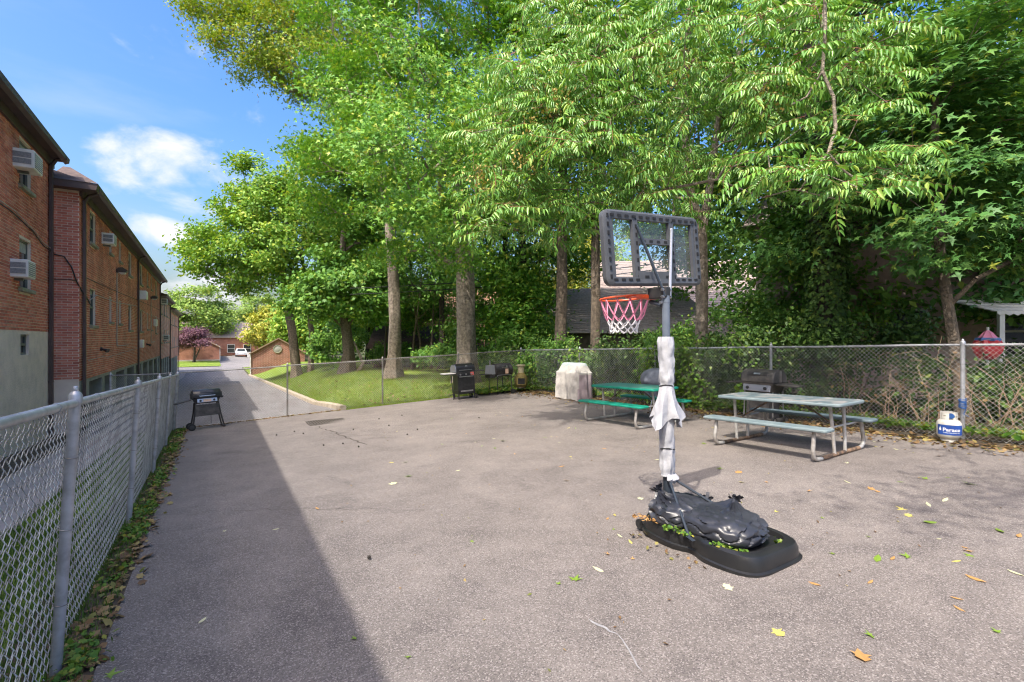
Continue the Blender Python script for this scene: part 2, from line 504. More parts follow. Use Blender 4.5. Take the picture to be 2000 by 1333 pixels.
# ---------------------------------------------------------------- mesh helpers
def setp(o, label=None, cat=None, group=None, kind=None):
    if label: o['label'] = label
    if cat: o['category'] = cat
    if group: o['group'] = group
    if kind: o['kind'] = kind
    return o
def link(name, me, parent=None, mats=()):
    o = bpy.data.objects.new(name, me)
    col.objects.link(o)
    for m in mats:
        me.materials.append(MATS[m])
    if parent is not None:
        o.parent = parent
    return o
def thing(name, label, cat, loc=(0, 0, 0), rotz=0.0, group=None, rot=None):
    e = bpy.data.objects.new(name, None)
    e.empty_display_size = .2
    e.location = loc
    e.rotation_euler = rot if rot else (0, 0, rotz)
    col.objects.link(e)
    setp(e, label, cat, group)
    return e
def frame(d, up=(0, 0, 1)):
    d = Vector(d).normalized()
    up = Vector(up)
    if abs(d.dot(up)) > .98:
        up = Vector((1, 0, 0))
    x = up.cross(d).normalized()
    return x, d.cross(x).normalized(), d
class MB:
    def __init__(self, off=(0, 0, 0)):
        self.v, self.f = [], []
        self.off = Vector(off)
    def add(self, vs, fs):
        b = len(self.v)
        o = self.off
        self.v += [(p[0] - o.x, p[1] - o.y, p[2] - o.z) for p in vs]
        self.f += [tuple(i + b for i in q) for q in fs]
        return self
    def box(self, c, size, rz=0.0, rx=0.0, ry=0.0, bev=0.0):
        hx, hy, hz = size[0] / 2, size[1] / 2, size[2] / 2
        M = Matrix.Rotation(rz, 3, 'Z') @ Matrix.Rotation(ry, 3, 'Y') @ Matrix.Rotation(rx, 3, 'X')
        c = Vector(c)
        if bev <= 0:
            vs = [c + M @ Vector((x * hx, y * hy, z * hz)) for z in (-1, 1) for (x, y) in ((-1, -1), (1, -1), (1, 1), (-1, 1))]
            self.add(vs, [(3, 2, 1, 0), (4, 5, 6, 7), (0, 1, 5, 4), (1, 2, 6, 5), (2, 3, 7, 6), (3, 0, 4, 7)])
        else:
            b = min(bev, hx * .9, hy * .9, hz * .9)
            vs, n = [], 0
            prof = [(-hz, b), (-hz + b, 0), (hz - b, 0), (hz, b)]
            for (z, ins) in prof:
                x, y = hx - ins, hy - ins
                ring = [(-x + b * .6, -y), (x - b * .6, -y), (x, -y + b * .6), (x, y - b * .6), (x - b * .6, y), (-x + b * .6, y), (-x, y - b * .6), (-x, -y + b * .6)]
                vs += [c + M @ Vector((q[0], q[1], z)) for q in ring]
            fs = [tuple(range(7, -1, -1)), tuple(range(24, 32))]
            for k in range(3):
                for i in range(8):
                    j = (i + 1) % 8
                    fs.append((k * 8 + i, k * 8 + j, k * 8 + 8 + j, k * 8 + 8 + i))
            self.add(vs, fs)
        return self
    def tube(self, pts, r, n=8, caps=True, closed=False):
        pts = [Vector(p) for p in pts]
        m = len(pts)
        rr = r if isinstance(r, (list, tuple)) else [r] * m
        vs, fs = [], []
        prev = None
        for i, p in enumerate(pts):
            if closed:
                d = pts[(i + 1) % m] - pts[i - 1]
            else:
                d = pts[min(i + 1, m - 1)] - pts[max(i - 1, 0)]
            if d.length < 1e-9:
                d = Vector((0, 0, 1))
            d.normalize()
            if prev is None:
                x, y, _ = frame(d)
            else:
                x = prev - d * prev.dot(d)
                x = x.normalized() if x.length > 1e-6 else frame(d)[0]
                y = d.cross(x)
            prev = x
            for k in range(n):
                a = 2 * math.pi * k / n
                vs.append(p + (x * math.cos(a) + y * math.sin(a)) * rr[i])
        rng_ = m if closed else m - 1
        for i in range(rng_):
            j = (i + 1) % m
            for k in range(n):
                l = (k + 1) % n
                fs.append((i * n + k, i * n + l, j * n + l, j * n + k))
        if caps and not closed:
            fs.append(tuple(range(n - 1, -1, -1)))
            fs.append(tuple((m - 1) * n + k for k in range(n)))
        return self.add(vs, fs)
    def lathe(self, prof, c=(0, 0, 0), n=24, axis='Z', fn=None):
        c = Vector(c)
        vs, fs = [], []
        for (r, z) in prof:
            for k in range(n):
                a = 2 * math.pi * k / n
                q = r if fn is None else fn(r, z, a)
                p = Vector((q * math.cos(a), q * math.sin(a), z))
                if axis == 'X': p = Vector((p.z, p.x, p.y))
                elif axis == 'Y': p = Vector((p.x, p.z, p.y))
                vs.append(c + p)
        m = len(prof)
        for i in range(m - 1):
            for k in range(n):
                l = (k + 1) % n
                fs.append((i * n + k, i * n + l, (i + 1) * n + l, (i + 1) * n + k))
        if prof[0][0] > 1e-6: fs.append(tuple(range(n - 1, -1, -1)))
        if prof[-1][0] > 1e-6: fs.append(tuple((m - 1) * n + k for k in range(n)))
        return self.add(vs, fs)
    def prism(self, poly, a0, a1, axis='Y'):
        """poly of 2-D points extruded along an axis; points are the other two axes in order"""
        n = len(poly)
        def mk(p, a):
            return {'X': (a, p[0], p[1]), 'Y': (p[0], a, p[1]), 'Z': (p[0], p[1], a)}[axis]
        vs = [mk(p, a0) for p in poly] + [mk(p, a1) for p in poly]
        fs = [tuple(range(n)), tuple(range(2 * n - 1, n - 1, -1))]
        for i in range(n):
            j = (i + 1) % n
            fs.append((i, i + n, j + n, j))
        return self.add(vs, fs)
    def quad(self, a, b, c, d):
        return self.add([a, b, c, d], [(0, 1, 2, 3)])
    def mesh(self, name, fix=True):
        me = bpy.data.meshes.new(name)
        me.from_pydata(self.v, [], self.f)
        if fix:
            bm = bmesh.new()
            bm.from_mesh(me)
            bmesh.ops.recalc_face_normals(bm, faces=bm.faces)
            bm.to_mesh(me)
            bm.free()
        me.update()
        return me
    def build(self, name, mat, parent=None, smooth_=False, fix=True):
        me = self.mesh(name, fix)
        if smooth_:
            for p in me.polygons: p.use_smooth = True
            try: me.set_sharp_from_angle(angle=R(38))
            except Exception: pass
        return link(name, me, parent, mat if isinstance(mat, (list, tuple)) else (mat,))
def fast(name, V, loops, totals, mats, parent=None, midx=None, smooth_=False):
    """big meshes straight from arrays"""
    me = bpy.data.meshes.new(name)
    V = np.ascontiguousarray(V, dtype=np.float32).reshape(-1, 3)
    loops = np.ascontiguousarray(loops, dtype=np.int32).ravel()
    totals = np.ascontiguousarray(totals, dtype=np.int32).ravel()
    me.vertices.add(len(V)); me.vertices.foreach_set('co', V.ravel())
    me.loops.add(len(loops)); me.loops.foreach_set('vertex_index', loops)
    me.polygons.add(len(totals))
    st = np.concatenate(([0], np.cumsum(totals)[:-1])).astype(np.int32)
    me.polygons.foreach_set('loop_start', st)
    me.polygons.foreach_set('loop_total', totals)
    if midx is not None: me.polygons.foreach_set('material_index', np.ascontiguousarray(midx, dtype=np.int32))
    if smooth_: me.polygons.foreach_set('use_smooth', np.ones(len(totals), dtype=bool))
    me.update(calc_edges=True)
    return link(name, me, parent, mats)
def copy_tree(o, parent=None):
    c = o.copy()
    col.objects.link(c)
    c.parent = parent
    for ch in [x for x in bpy.data.objects if x.parent == o]:
        copy_tree(ch, c)
    return c
def unit(a):
    return a / np.maximum(np.linalg.norm(a, axis=-1, keepdims=True), 1e-9)
def frames(nrm, d):
    """rows: x along d, z along nrm"""
    z = unit(nrm)
    x = unit(d - z * np.sum(d * z, -1, keepdims=True))
    y = np.cross(z, x)
    return x, y, z
def scatter(tv, tf, pos, nrm, d, scale, name, mats, parent=None, midx=None):
    """copies of one little leaf (tv vertices, tf faces) joined into one mesh"""
    tv = np.asarray(tv, dtype=np.float64)
    n, k = len(pos), len(tv)
    x, y, z = frames(nrm, d)
    sc = np.broadcast_to(np.asarray(scale, dtype=np.float64).reshape(-1, 1, 1), (n, 1, 1))
    V = pos[:, None, :] + sc * (tv[None, :, 0:1] * x[:, None, :] + tv[None, :, 1:2] * y[:, None, :] + tv[None, :, 2:3] * z[:, None, :])
    fl = np.concatenate([np.array(f) for f in tf])
    ft = np.array([len(f) for f in tf])
    loops = (fl[None, :] + (np.arange(n) * k)[:, None]).ravel()
    tot = np.tile(ft, n)
    mi = None if midx is None else np.tile(np.array(midx), n)
    return fast(name, V.reshape(-1, 3), loops, tot, mats, parent, mi)
# ================================================================ SETTING: ground
def sheet(name, ss, ts, mat, dz=0.0, fn=None, label=None):
    """a strip of ground following the terrain"""
    V = np.array([G(s, t, dz + (fn(s, t) if fn else 0)) for t in ts for s in ss])
    ns, nt_ = len(ss), len(ts)
    fs = np.array([(j * ns + i, j * ns + i + 1, (j + 1) * ns + i + 1, (j + 1) * ns + i) for j in range(nt_ - 1) for i in range(ns - 1)])
    o = fast(name, V, fs.ravel(), np.full(len(fs), 4), (mat,), smooth_=True)
    o['kind'] = 'structure'
    return o
def lin(a, b, step):
    n = max(1, int(round((b - a) / step)))
    return [a + (b - a) * i / n for i in range(n + 1)]
def ease(lo, hi, f0, f1, step):
    return [lo, lo * .4 + f0 * .6] + lin(f0, f1, step) + [hi * .4 + f1 * .6, hi]
sheet('ground', [-500, -200, -60] + lin(-25, 45, 1.4) + [80, 220, 500], [-400, -120, -40] + lin(-20, 125, 1.45) + [200, 420, 800], 'rough_ground', -.09)
court = sheet('court_pavement', lin(-.52, 9.55, .5), lin(-9, 15.35, .5), 'asphalt', 0.0)
sheet('dirt_strip', [9.50, 9.8, 10.1, 10.6, 12], lin(-9, 15.8, .8), 'soil', -.006, lambda s, t: .02 if s > 10 else 0)
sheet('fence_verge', [-1.02, -.8, -.5], lin(-9, 15.6, .8), 'soil', -.006)
sheet('grass_strip', lin(-1.75, -1.0, .25), lin(-9, 15.6, .8), 'lawn', -.004)
sheet('walkway', [-2.75, -2.2, -1.73], lin(-9, 16.6, .8), 'walk_concrete', 0.0)
sheet('building_margin', [-4.2, -3.4, -2.73], lin(-9, 17.4, .8), 'soil', -.006)
sheet('driveway', lin(-3.6, 3.42, .7), lin(15.9, 100, 1.2), 'road_asphalt', -.02)
sheet('parking_lot', lin(3.42, 9.5, 1.0), lin(70, 102, 2.0), 'road_asphalt', -.02)
sheet('driveway_apron', lin(-.5, 3.5, .5), [15.33, 15.6, 15.95], 'concrete', -.012)
sheet('lawn', lin(3.58, 22, .45), lin(15.32, 70, 1.1), 'lawn', -.008)
sheet('grass_island', lin(-9, 1.2, .8), lin(73, 92, 1.6), 'lawn', .05)
sheet('building_path', [-3.9, -3.2, -2.2], lin(42, 66, 1.5), 'walk_concrete', .04)
# kerb between driveway and lawn
mb = MB()
tt = lin(15.5, 57.6, .9)
for a, b in zip(tt[:-1], tt[1:]):
    g = .012
    c = [(3.40, -.06), (3.40, .10), (3.43, .125), (3.57, .125), (3.59, .10), (3.59, -.06)]
    va = [P(s, a + g, gz(3.5, a) + z) for s, z in c]
    vb = [P(s, b, gz(3.5, b) + z) for s, z in c]
    n = len(c)
    mb.add(va + vb, [(i, (i + 1) % n, n + (i + 1) % n, n + i) for i in range(n)] + [tuple(range(n)), tuple(range(2 * n - 1, n - 1, -1))])
kerb = mb.build('kerb', 'curb_concrete'); kerb['kind'] = 'structure'
# cracks in the court
def strip(name, pts, w, mat, dz, parent=None):
    mb = MB()
    V, F = [], []
    for i, (s, t) in enumerate(pts):
        a = pts[max(i - 1, 0)]; b = pts[min(i + 1, len(pts) - 1)]
        d = Vector((b[0] - a[0], b[1] - a[1])).normalized()
        nx, ny = -d.y, d.x
        ww = w * random.uniform(.35, 1.0) * (0.25 if i in (0, len(pts) - 1) else 1)
        V += [G(s + nx * ww, t + ny * ww, dz), G(s - nx * ww, t - ny * ww, dz)]
    F = [(2 * i, 2 * i + 1, 2 * i + 3, 2 * i + 2) for i in range(len(pts) - 1)]
    mb.add(V, F)
    o = mb.build(name, mat, parent)
    return o
def wander(a, b, n, j):
    return [(a[0] + (b[0] - a[0]) * i / n + (random.uniform(-j, j) if 0 < i < n else 0), a[1] + (b[1] - a[1]) * i / n + (random.uniform(-j, j) if 0 < i < n else 0)) for i in range(n + 1)]
def wx(x, y):
    return ST(x, y)
o = strip('crack', wander((2.2, 12.75), (2.45, 9.0), 26, .05), .016, 'crack_dark', .004, court)
o = strip('crack', wander((2.42, 10.6), (3.2, 9.6), 8, .05), .008, 'crack_dark', .006, court)
o = strip('crack_filler', wander((1.92, 2.23), (1.95, 2.02), 5, .012), .010, 'crack_filler', .004, court)
o = strip('crack_filler', wander((1.95, 2.02), (1.82, 1.70), 6, .01), .009, 'crack_filler', .006, court)
for (a, b, n_, w_) in (((.2, 6.2), (1.6, 5.1), 14, .004), ((4.9, 12.6), (6.9, 11.2), 16, .008), ((5.6, 1.2), (4.2, -.2), 12, .005), ((6.0, 9.6), (3.9, 8.8), 16, .005)):
    strip('crack', wander(a, b, n_, .045), w_, 'crack_dark', .0045, court)
# storm drain grate
dr = thing('drain_grate', 'rusty iron storm drain grate set in the asphalt near the corner fence', 'drain', G(2.55, 13.05, 0), ANG)
MB().box((0, -.32, .009), (.94, .06, .018)).box((0, .32, .009), (.94, .06, .018)).box((-.45, 0, .0085), (.05, .6, .017)).box((.45, 0, .0085), (.05, .6, .017)).build('grate_frame', 'grate_iron', dr)
MB().quad((-.45, -.3, .005), (.45, -.3, .005), (.45, .3, .005), (-.45, .3, .005)).build('grate_pit', 'crack_dark', dr)
barme = None
for i in range(13):
    b = MB().box((0, 0, 0), (.028, .58, .014))
    if barme is None:
        o = b.build('grate_bar', 'grate_iron', dr); barme = o.data
    else:
        o = link('grate_bar', barme, dr)
    o.location = (-.39 + i * .065, 0, .0125)

# grass blades (uncountable): on the lawn and along the left fence
def blades(name, n, fs, h, mat, label, w=.006):
    st = np.array([fs() for _ in range(n)])
    pos = np.array([G(s, t, -.01) for s, t in st])
    d = unit(np.stack([rng.normal(size=n), rng.normal(size=n), np.zeros(n)], -1))
    L = h * rng.uniform(.5, 1.3, n)
    lean = rng.uniform(.1, .7, n)[:, None]
    side = np.stack([-d[:, 1], d[:, 0], np.zeros(n)], -1)
    up = np.array([0, 0, 1.0])
    tip = pos + (up + d * lean) * L[:, None]
    a, b = pos + side * w, pos - side * w
    V = np.stack([a, b, tip], 1).reshape(-1, 3)
    o = fast(name, V, np.arange(3 * n), np.full(n, 3), (mat,))
    setp(o, label, 'grass', kind='stuff')
    return o
def lawnpt():
    while True:
        t = 15.35 + 30 * random.random() ** 1.9
        s = random.uniform(3.6, 14 if t < 24 else 9)
        return s, t
blades('lawn_grass', 130000, lawnpt, .055, 'grass_blade', 'mown green lawn grass beyond the far chain-link fence', .012)
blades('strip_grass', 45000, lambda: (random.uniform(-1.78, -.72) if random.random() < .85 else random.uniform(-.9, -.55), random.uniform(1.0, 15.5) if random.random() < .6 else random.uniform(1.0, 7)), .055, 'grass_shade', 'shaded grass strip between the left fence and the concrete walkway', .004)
blades('island_grass', 9000, lambda: (random.uniform(-8, 1.2), random.uniform(73, 90)), .09, 'grass_blade', 'grass plot under the purple plum tree', .03)

# ================================================================ chain-link fences
FH = 1.50
def chain_mesh(name, L, H, parent, mat, zfn, r=.0022, near=None, lean=0.0, twist=True):
    """woven diamond wires; x runs along the fence, zfn(x) is the ground height under it"""
    h, HH = .036, .072
    nw = int(L / h)
    nper = int(H / HH)
    Vs, Fs = [], []
    base = 0
    k3 = 3
    for k in range(nw):
        x0 = k * h
        zg = zfn(x0 + h / 2)
        pts = []
        flip = k % 2
        fine = near and near[0] <= x0 <= near[1]
        for j in range(2 * nper + 1):
            left = ((j + flip) % 2 == 0)
            x = x0 + (-.0022 if left else h + .0022)
            z = j * HH / 2 + .02
            if fine:
                y0 = .0042 if j % 2 == 0 else -.0042
                e = .0055
                sx = -1 if left else 1
                pts += [(x - sx * .006, -y0 * .9, z - e * 1.2), (x, 0, z), (x - sx * .006, y0 * .9, z + e * 1.2)]
            else:
                pts.append((x, (.003 if left else -.003), z))
        if twist:
            zt = pts[-1][2]
            pts.append((x0 + h / 2 + .004, .004, zt + .022))
            pts.append((x0 + h / 2 + (.012 if flip else -.008), -.006, zt + .045))
        A = np.array(pts)
        A[:, 1] += lean * A[:, 2]
        A[:, 2] += zg
        d = np.gradient(A, axis=0)
        d = unit(d)
        s1 = unit(np.cross(d, np.array([[.13, 1.0, .07]])))
        s2 = np.cross(d, s1)
        ring = np.stack([A + r * (math.cos(2 * math.pi * q / k3 + .5) * s1 + math.sin(2 * math.pi * q / k3 + .5) * s2) for q in range(k3)], 1)
        m = len(A)
        Vs.append(ring.reshape(-1, 3))
        i = np.arange(m - 1)[:, None] * k3
        for q in range(k3):
            l = (q + 1) % k3
            Fs.append(np.concatenate([i + q, i + l, i + k3 + l, i + k3 + q], 1) + base)
        base += m * k3
    V = np.concatenate(Vs)
    F = np.concatenate(Fs)
    o = fast(name, V, F.ravel(), np.full(len(F), 4), (mat,), parent, smooth_=True)
    o['kind'] = 'stuff'
    return o
def post(parent, x, zg, h, r, lean=0.0, mat='galvanized', cap=True, bands=True, leanx=0.0):
    mb = MB()
    def q(z): return Vector((x + leanx * z, lean * z - .0 + YO, zg + z))
    mb.tube([q(-.15), q(h)], r, 12)
    p = mb.build('post', mat, parent, True)
    if cap:
        mb = MB()
        prof = [(r * 1.18, -.03), (r * 1.2, .01), (r * 1.0, .022), (r * .62, .032), (r * .5, .036), (r * .6, .045), (r * .42, .058), (.0001, .063)]
        mb.lathe(prof, q(h), 12)
        mb.build('post_cap', mat, p, True)
    if bands:
        for z in (h * .25, h * .52, h * .78):
            mb = MB()
            c = q(z)
            mb.tube([c + Vector((math.cos(a) * (r + .003), math.sin(a) * (r + .003), .004 * math.sin(a))) for a in [2 * math.pi * i / 12 for i in range(12)]], .0025, 4, closed=True)
            mb.tube([c + Vector((r, -r * .5, 0)), c + Vector((r + .03, -r * 1.2, .012)), c + Vector((r + .05, -r * 1.0, .03))], .0022, 4)
            mb.build('tie_wire', 'galvanized_old', p)
    return p
def fence(name, label, s0, t0, s1, t1, posts, mesh_mat, rail_r, post_r, lean=0.0, near=None, H=FH, rail_mat='galvanized', sag=.0, twist=True, mesh_side=1, wire_r=.0022, post_mat='galvanized', bands=True):
    global YO
    a, b = G(s0, t0), G(s1, t1)
    L = (b - a).xy.length
    ang = math.atan2(b.y - a.y, b.x - a.x)
    e = thing(name, label, 'fence', (a.x, a.y, a.z), ang)
    def zf(x):
        k = x / L
        return gz(s0 + (s1 - s0) * k, t0 + (t1 - t0) * k) - a.z
    YO = 0
    for x, r in posts:
        post(e, x, zf(x), H + .01, r, lean, mat=post_mat, bands=bands)
    xs = lin(0, L, .5)
    def top(x):
        return H - .02 - sag * math.sin(math.pi * ((x % 3.05) / 3.05))
    MB().tube([(x, lean * top(x) + .0, zf(x) + top(x)) for x in xs], rail_r, 10).build('top_rail', rail_mat, e, True)
    x = 1.0
    while x < L:
        mb = MB()
        z = zf(x) + top(x)
        mb.tube([(x - .02, lean * top(x), z), (x + .02, lean * top(x), z)], rail_r + .003, 10)
        mb.build('rail_sleeve', rail_mat, e, True)
        x += 1.02 if rail_r > .02 else 3.05
    m = chain_mesh('chain_link_mesh', L, H - .06, e, mesh_mat, zf, r=wire_r, near=near, lean=lean, twist=twist)
    m.location.y = -mesh_side * (post_r + .004)
    return e
def xs_of(ts, t0): return [t - t0 for t in ts]
# left fence, along the walkway (leans a little over the court)
fence('chain_link_fence', 'galvanized chain-link fence leaning along the walkway beside the brick building', -.655, -1.0, -.80, 15.45,
      [(x, .026) for x in (.5, 4.46, 7.42, 10.35, 13.2)] + [(16.40, .038)], 'galvanized_wire', .0215, .030, lean=-.055, near=(2.6, 9.0), mesh_side=-1, wire_r=.0024, H=1.45)
# far fence across the end of the court
fence('chain_link_fence', 'sagging chain-link fence across the driveway end, in front of the lawn', -.70, 15.5, 10.03, 15.5,
      [(2.62, .024), (5.42, .026), (8.1, .022)], 'rusty_wire', .017, .024, sag=.02, rail_mat='galvanized_old', mesh_side=1, wire_r=.0040, post_mat='galvanized_old')
# right fence in front of the overgrown bank
fence('chain_link_fence', 'chain-link fence in front of the overgrown bank, behind the picnic tables', 10.03, 15.5, 10.03, -1.0,
      [(0, .034), (3.45, .026), (6.55, .026), (9.68, .026), (12.75, .030), (15.8, .026)], 'galvanized_wire', .019, .026, sag=.01, mesh_side=1, wire_r=.0026)
# short return to the building
fence('chain_link_fence', 'short chain-link return between the corner post and the brick wing', -.84, 15.6, -2.35, 17.2,
      [(2.15, .034)], 'galvanized_wire', .019, .03, twist=False)
# ================================================================ BUILDINGS
def wall_holes(mb, s, t0, t1, z0, z1, holes):
    """wall in the plane s with rectangular holes (ta,tb,za,zb)"""
    T = sorted({t0, t1, *[h[0] for h in holes], *[h[1] for h in holes]})
    Z = sorted({z0, z1, *[h[2] for h in holes], *[h[3] for h in holes]})
    for a, b in zip(T[:-1], T[1:]):
        for c, d in zip(Z[:-1], Z[1:]):
            m, n = (a + b) / 2, (c + d) / 2
            if any(h[0] < m < h[1] and h[2] < n < h[3] for h in holes):
                continue
            mb.quad((s, a, c), (s, b, c), (s, b, d), (s, a, d))
def window(parent, off, s, h, sill=True, blind=.5, panes=2):
    """recessed sash window in the wall plane s; h = (ta,tb,za,zb)"""
    ta, tb, za, zb = h
    d = .10
    w = MB(off)
    # reveal
    w.quad((s, ta, za), (s, ta, zb), (s - d, ta, zb), (s - d, ta, za)).quad((s, tb, za), (s - d, tb, za), (s - d, tb, zb), (s, tb, zb))
    w.quad((s, ta, zb), (s, tb, zb), (s - d, tb, zb), (s - d, ta, zb)).quad((s, ta, za), (s - d, ta, za), (s - d, tb, za), (s, tb, za))
    win = w.build('window', 'mortar', parent)
    f = .045
    fr = MB(off)
    x = s - d + .02
    fr.box((x, ta + f / 2, (za + zb) / 2), (.05, f, zb - za)).box((x, tb - f / 2, (za + zb) / 2), (.05, f, zb - za))
    fr.box((x + .001, (ta + tb) / 2, za + f / 2), (.05, tb - ta - .002, f)).box((x + .001, (ta + tb) / 2, zb - f / 2), (.05, tb - ta - .002, f))
    fr.box((x + .012, (ta + tb) / 2, (za + zb) / 2), (.05, tb - ta - .06, .05))
    fr.build('frame', 'window_frame', win)
    MB(off).quad((s - d + .012, ta, za), (s - d + .012, tb, za), (s - d + .012, tb, (za + zb) / 2), (s - d + .012, ta, (za + zb) / 2)).build('pane', 'window_glass', win)
    MB(off).quad((s - d + .022, ta, (za + zb) / 2), (s - d + .022, tb, (za + zb) / 2), (s - d + .022, tb, zb), (s - d + .022, ta, zb)).build('pane', 'window_glass', win)
    if blind > 0:
        MB(off).quad((s - d + .0265, ta + .05, zb - (zb - za) * blind * .5), (s - d + .0265, tb - .05, zb - (zb - za) * blind * .5), (s - d + .0265, tb - .05, zb - .05), (s - d + .0265, ta + .05, zb - .05)).build('blind', 'blind', win)
    if sill:
        MB(off).box((s + .0, (ta + tb) / 2, za - .045), (.16, tb - ta + .14, .085), bev=.01).build('sill', 'sill_stone', win)
    return win
BW, BH, JX, JZ = .200, .0520, .0150, .0160
brick_me = MB().box((0, 0, 0), (.012, BW, BH)).mesh('brick')
brick_me.materials.append(MATS['brick'])
brick_end_me = MB().box((0, 0, 0), (BW, .012, BH)).mesh('brick_end')
brick_end_me.materials.append(MATS['brick'])
def brickwork(parent, off, s, t0, t1, z0, z1, holes, key, face='s', budget=300):
    """running-bond bricks standing 6 mm proud of the mortar; the largest in view are objects of their own"""
    cells = []
    row = 0
    z = z0 + JZ / 2
    while z + BH <= z1:
        t = t0 - (BW / 2 if row % 2 else 0)
        while t < t1:
            a, b = max(t, t0 + .002), min(t + BW, t1 - .002)
            spans = [(a, b)]
            for h in holes:
                if h[2] - .095 < z + BH and h[3] + .01 > z:
                    ns = []
                    for (p, q) in spans:
                        if q <= h[0] or p >= h[1]: ns.append((p, q)); continue
                        if p < h[0] - .02: ns.append((p, h[0]))
                        if q > h[1] + .02: ns.append((h[1], q))
                    spans = ns
            for (p, q) in spans:
                if q - p > .03: cells.append((p, q, z))
            t += BW + JX
        z += BH + JZ
        row += 1
    cells.sort(key=lambda c: key(c))
    rest = MB(off)
    cnt = 0
    for (p, q, z) in cells:
        full = abs(q - p - BW) < 1e-4
        dx = random.uniform(-.0015, .0015)
        if full and cnt < budget:
            o = link('brick', brick_me if face == 's' else brick_end_me, parent)
            c = Vector((s + dx, (p + q) / 2, z + BH / 2)) if face == 's' else Vector(((p + q) / 2, s + dx, z + BH / 2))
            o.location = c - Vector(off)
            cnt += 1
        elif face == 's':
            rest.box((s + dx, (p + q) / 2, z + BH / 2), (.012, q - p, BH))
        else:
            rest.box(((p + q) / 2, s + dx, z + BH / 2), (q - p, .012, BH))
    if rest.v:
        o = rest.build('brickwork', 'brick', parent, fix=False)
        o['kind'] = 'stuff'
    return cnt
def building(name, label, s, t, z):
    e = thing(name, label, 'building', P(s, t, z), ANG)
    return e, (s, t, z)
def eave(parent, off, s, t0, t1, z, over=.38, back=5.5, rise=2.3, hip0=False, hip1=False, depth=9):
    """soffit, brown fascia with gutter, and a pitched roof behind"""
    MB(off).box((s + over / 2 - .02, (t0 + t1) / 2, z - .03), (over + .04, t1 - t0, .05)).build('soffit', 'brown_metal', parent)
    g = MB(off)
    prof = [(s + over, z - .10), (s + over + .085, z - .06), (s + over + .10, z + .05), (s + over + .085, z + .07), (s + over, z + .03)]
    g.prism(prof, t0 - .02, t1 + .02, 'Y')
    g.build('gutter', 'brown_metal', parent)
    MB(off).box((s + .03, (t0 + t1) / 2, z - .16), (.06, t1 - t0 - .01, .20)).build('frieze_board', 'brown_metal', parent)
    r = MB(off)
    e0, e1 = s + over + .02, s - back
    zt = z + .04
    a0 = t0 - (.3 if hip0 else 0)
    V = [(e0, a0, zt), (e0, t1, zt), (e1, t1, zt + rise), (e1, a0 + (back * .55 if hip0 else 0), zt + rise),
         (s - depth, a0, zt), (s - depth, t1, zt)]
    r.add(V, [(0, 1, 2, 3), (3, 2, 5, 4), (0, 3, 4), (1, 5, 2)])
    r.build('roof', 'roof_shingle_brown', parent)
def downspout(parent, off, s, t, z0, z1, elbow=True, w=.09):
    m = MB(off)
    m.box((s + .06, t, (z0 + z1) / 2), (.075, w, z1 - z0), bev=.012)
    if elbow:
        m.tube([(s + .06, t, z1 - .05), (s + .15, t, z1 + .12), (s + .36, t, z1 + .22)], .045, 8)
    for z in (z0 + (z1 - z0) * k for k in (.2, .5, .8)):
        m.box((s + .06, t, z), (.085, w + .02, .03))
    m.build('downspout', 'brown_metal', parent)
def cable(parent, off, pts, r=.012, mat='cable_black', name='cable'):
    return MB(off).tube(pts, r, 6).build(name, mat, parent, True)

# ---- near wing: brick over a grey stucco basement
S1, T1a, T1b = -3.55, -14.0, 17.35
e, off = building('apartment_building', 'brick apartment wing over a grey stucco basement beside the left fence', S1, T1a, -.9)
wins = [(14.74, 15.56, 2.75, 3.85), (14.74, 15.56, 5.02, 6.05)]
base_win = [(14.82, 15.42, 1.26, 1.72)]
more = [(t, t + .82, z, z + 1.08) for t in (10.6, 6.2, 1.5, -3.0, -7.4) for z in (2.75, 5.0)]
ZB = 1.80
m = MB(off); wall_holes(m, S1 - .004, T1a, T1b, ZB, 6.3, wins + more)
m.quad((S1 - .004, T1a, ZB), (S1 - 9, T1a, ZB), (S1 - 9, T1a, 6.3), (S1 - .004, T1a, 6.3)).quad((S1 - .004, T1b, ZB), (S1 - 9, T1b, ZB), (S1 - 9, T1b, 6.3), (S1 - .004, T1b, 6.3))
m.quad((S1 - 9, T1a, -1.5), (S1 - 9, T1b, -1.5), (S1 - 9, T1b, 6.3), (S1 - 9, T1a, 6.3))
m.build('wall', 'mortar', e)
m = MB(off); wall_holes(m, S1 + .004, T1a, T1b, -1.6, ZB, base_win)
m.quad((S1 + .004, T1a, ZB), (S1 - .03, T1a, ZB), (S1 - .03, T1b, ZB), (S1 + .004, T1b, ZB))
m.quad((S1 + .004, T1b, -1.6), (S1 - .5, T1b, -1.6), (S1 - .5, T1b, ZB), (S1 + .004, T1b, ZB))
m.build('stucco_base', 'stucco', e)
for h in wins: window(e, off, S1, h)
for h in more: window(e, off, S1, h)
bw = window(e, off, S1 + .004, base_win[0], sill=False, blind=0)
brickwork(e, off, S1, 12.6, T1b, ZB, 6.27, wins, key=lambda c: 0 if (13.7 < c[0] < 16.8 and 2.0 < c[2] < 3.0) else 1)
brickwork(e, off, S1, T1a, 12.6, ZB, 6.27, [], key=lambda c: 0, budget=0) if False else None
eave(e, off, S1, T1a, T1b - .02, 6.38, over=.26)
downspout(e, off, S1, 17.0, -.9, 6.15, w=.10)
cable(e, off, [(S1 + .03, 12.5, 4.30), (S1 + .03, 14.2, 4.28), (S1 + .03, 15.6, 4.14), (S1 + .035, 16.4, 3.94), (S1 + .07, 17.2, 3.88)], .012)
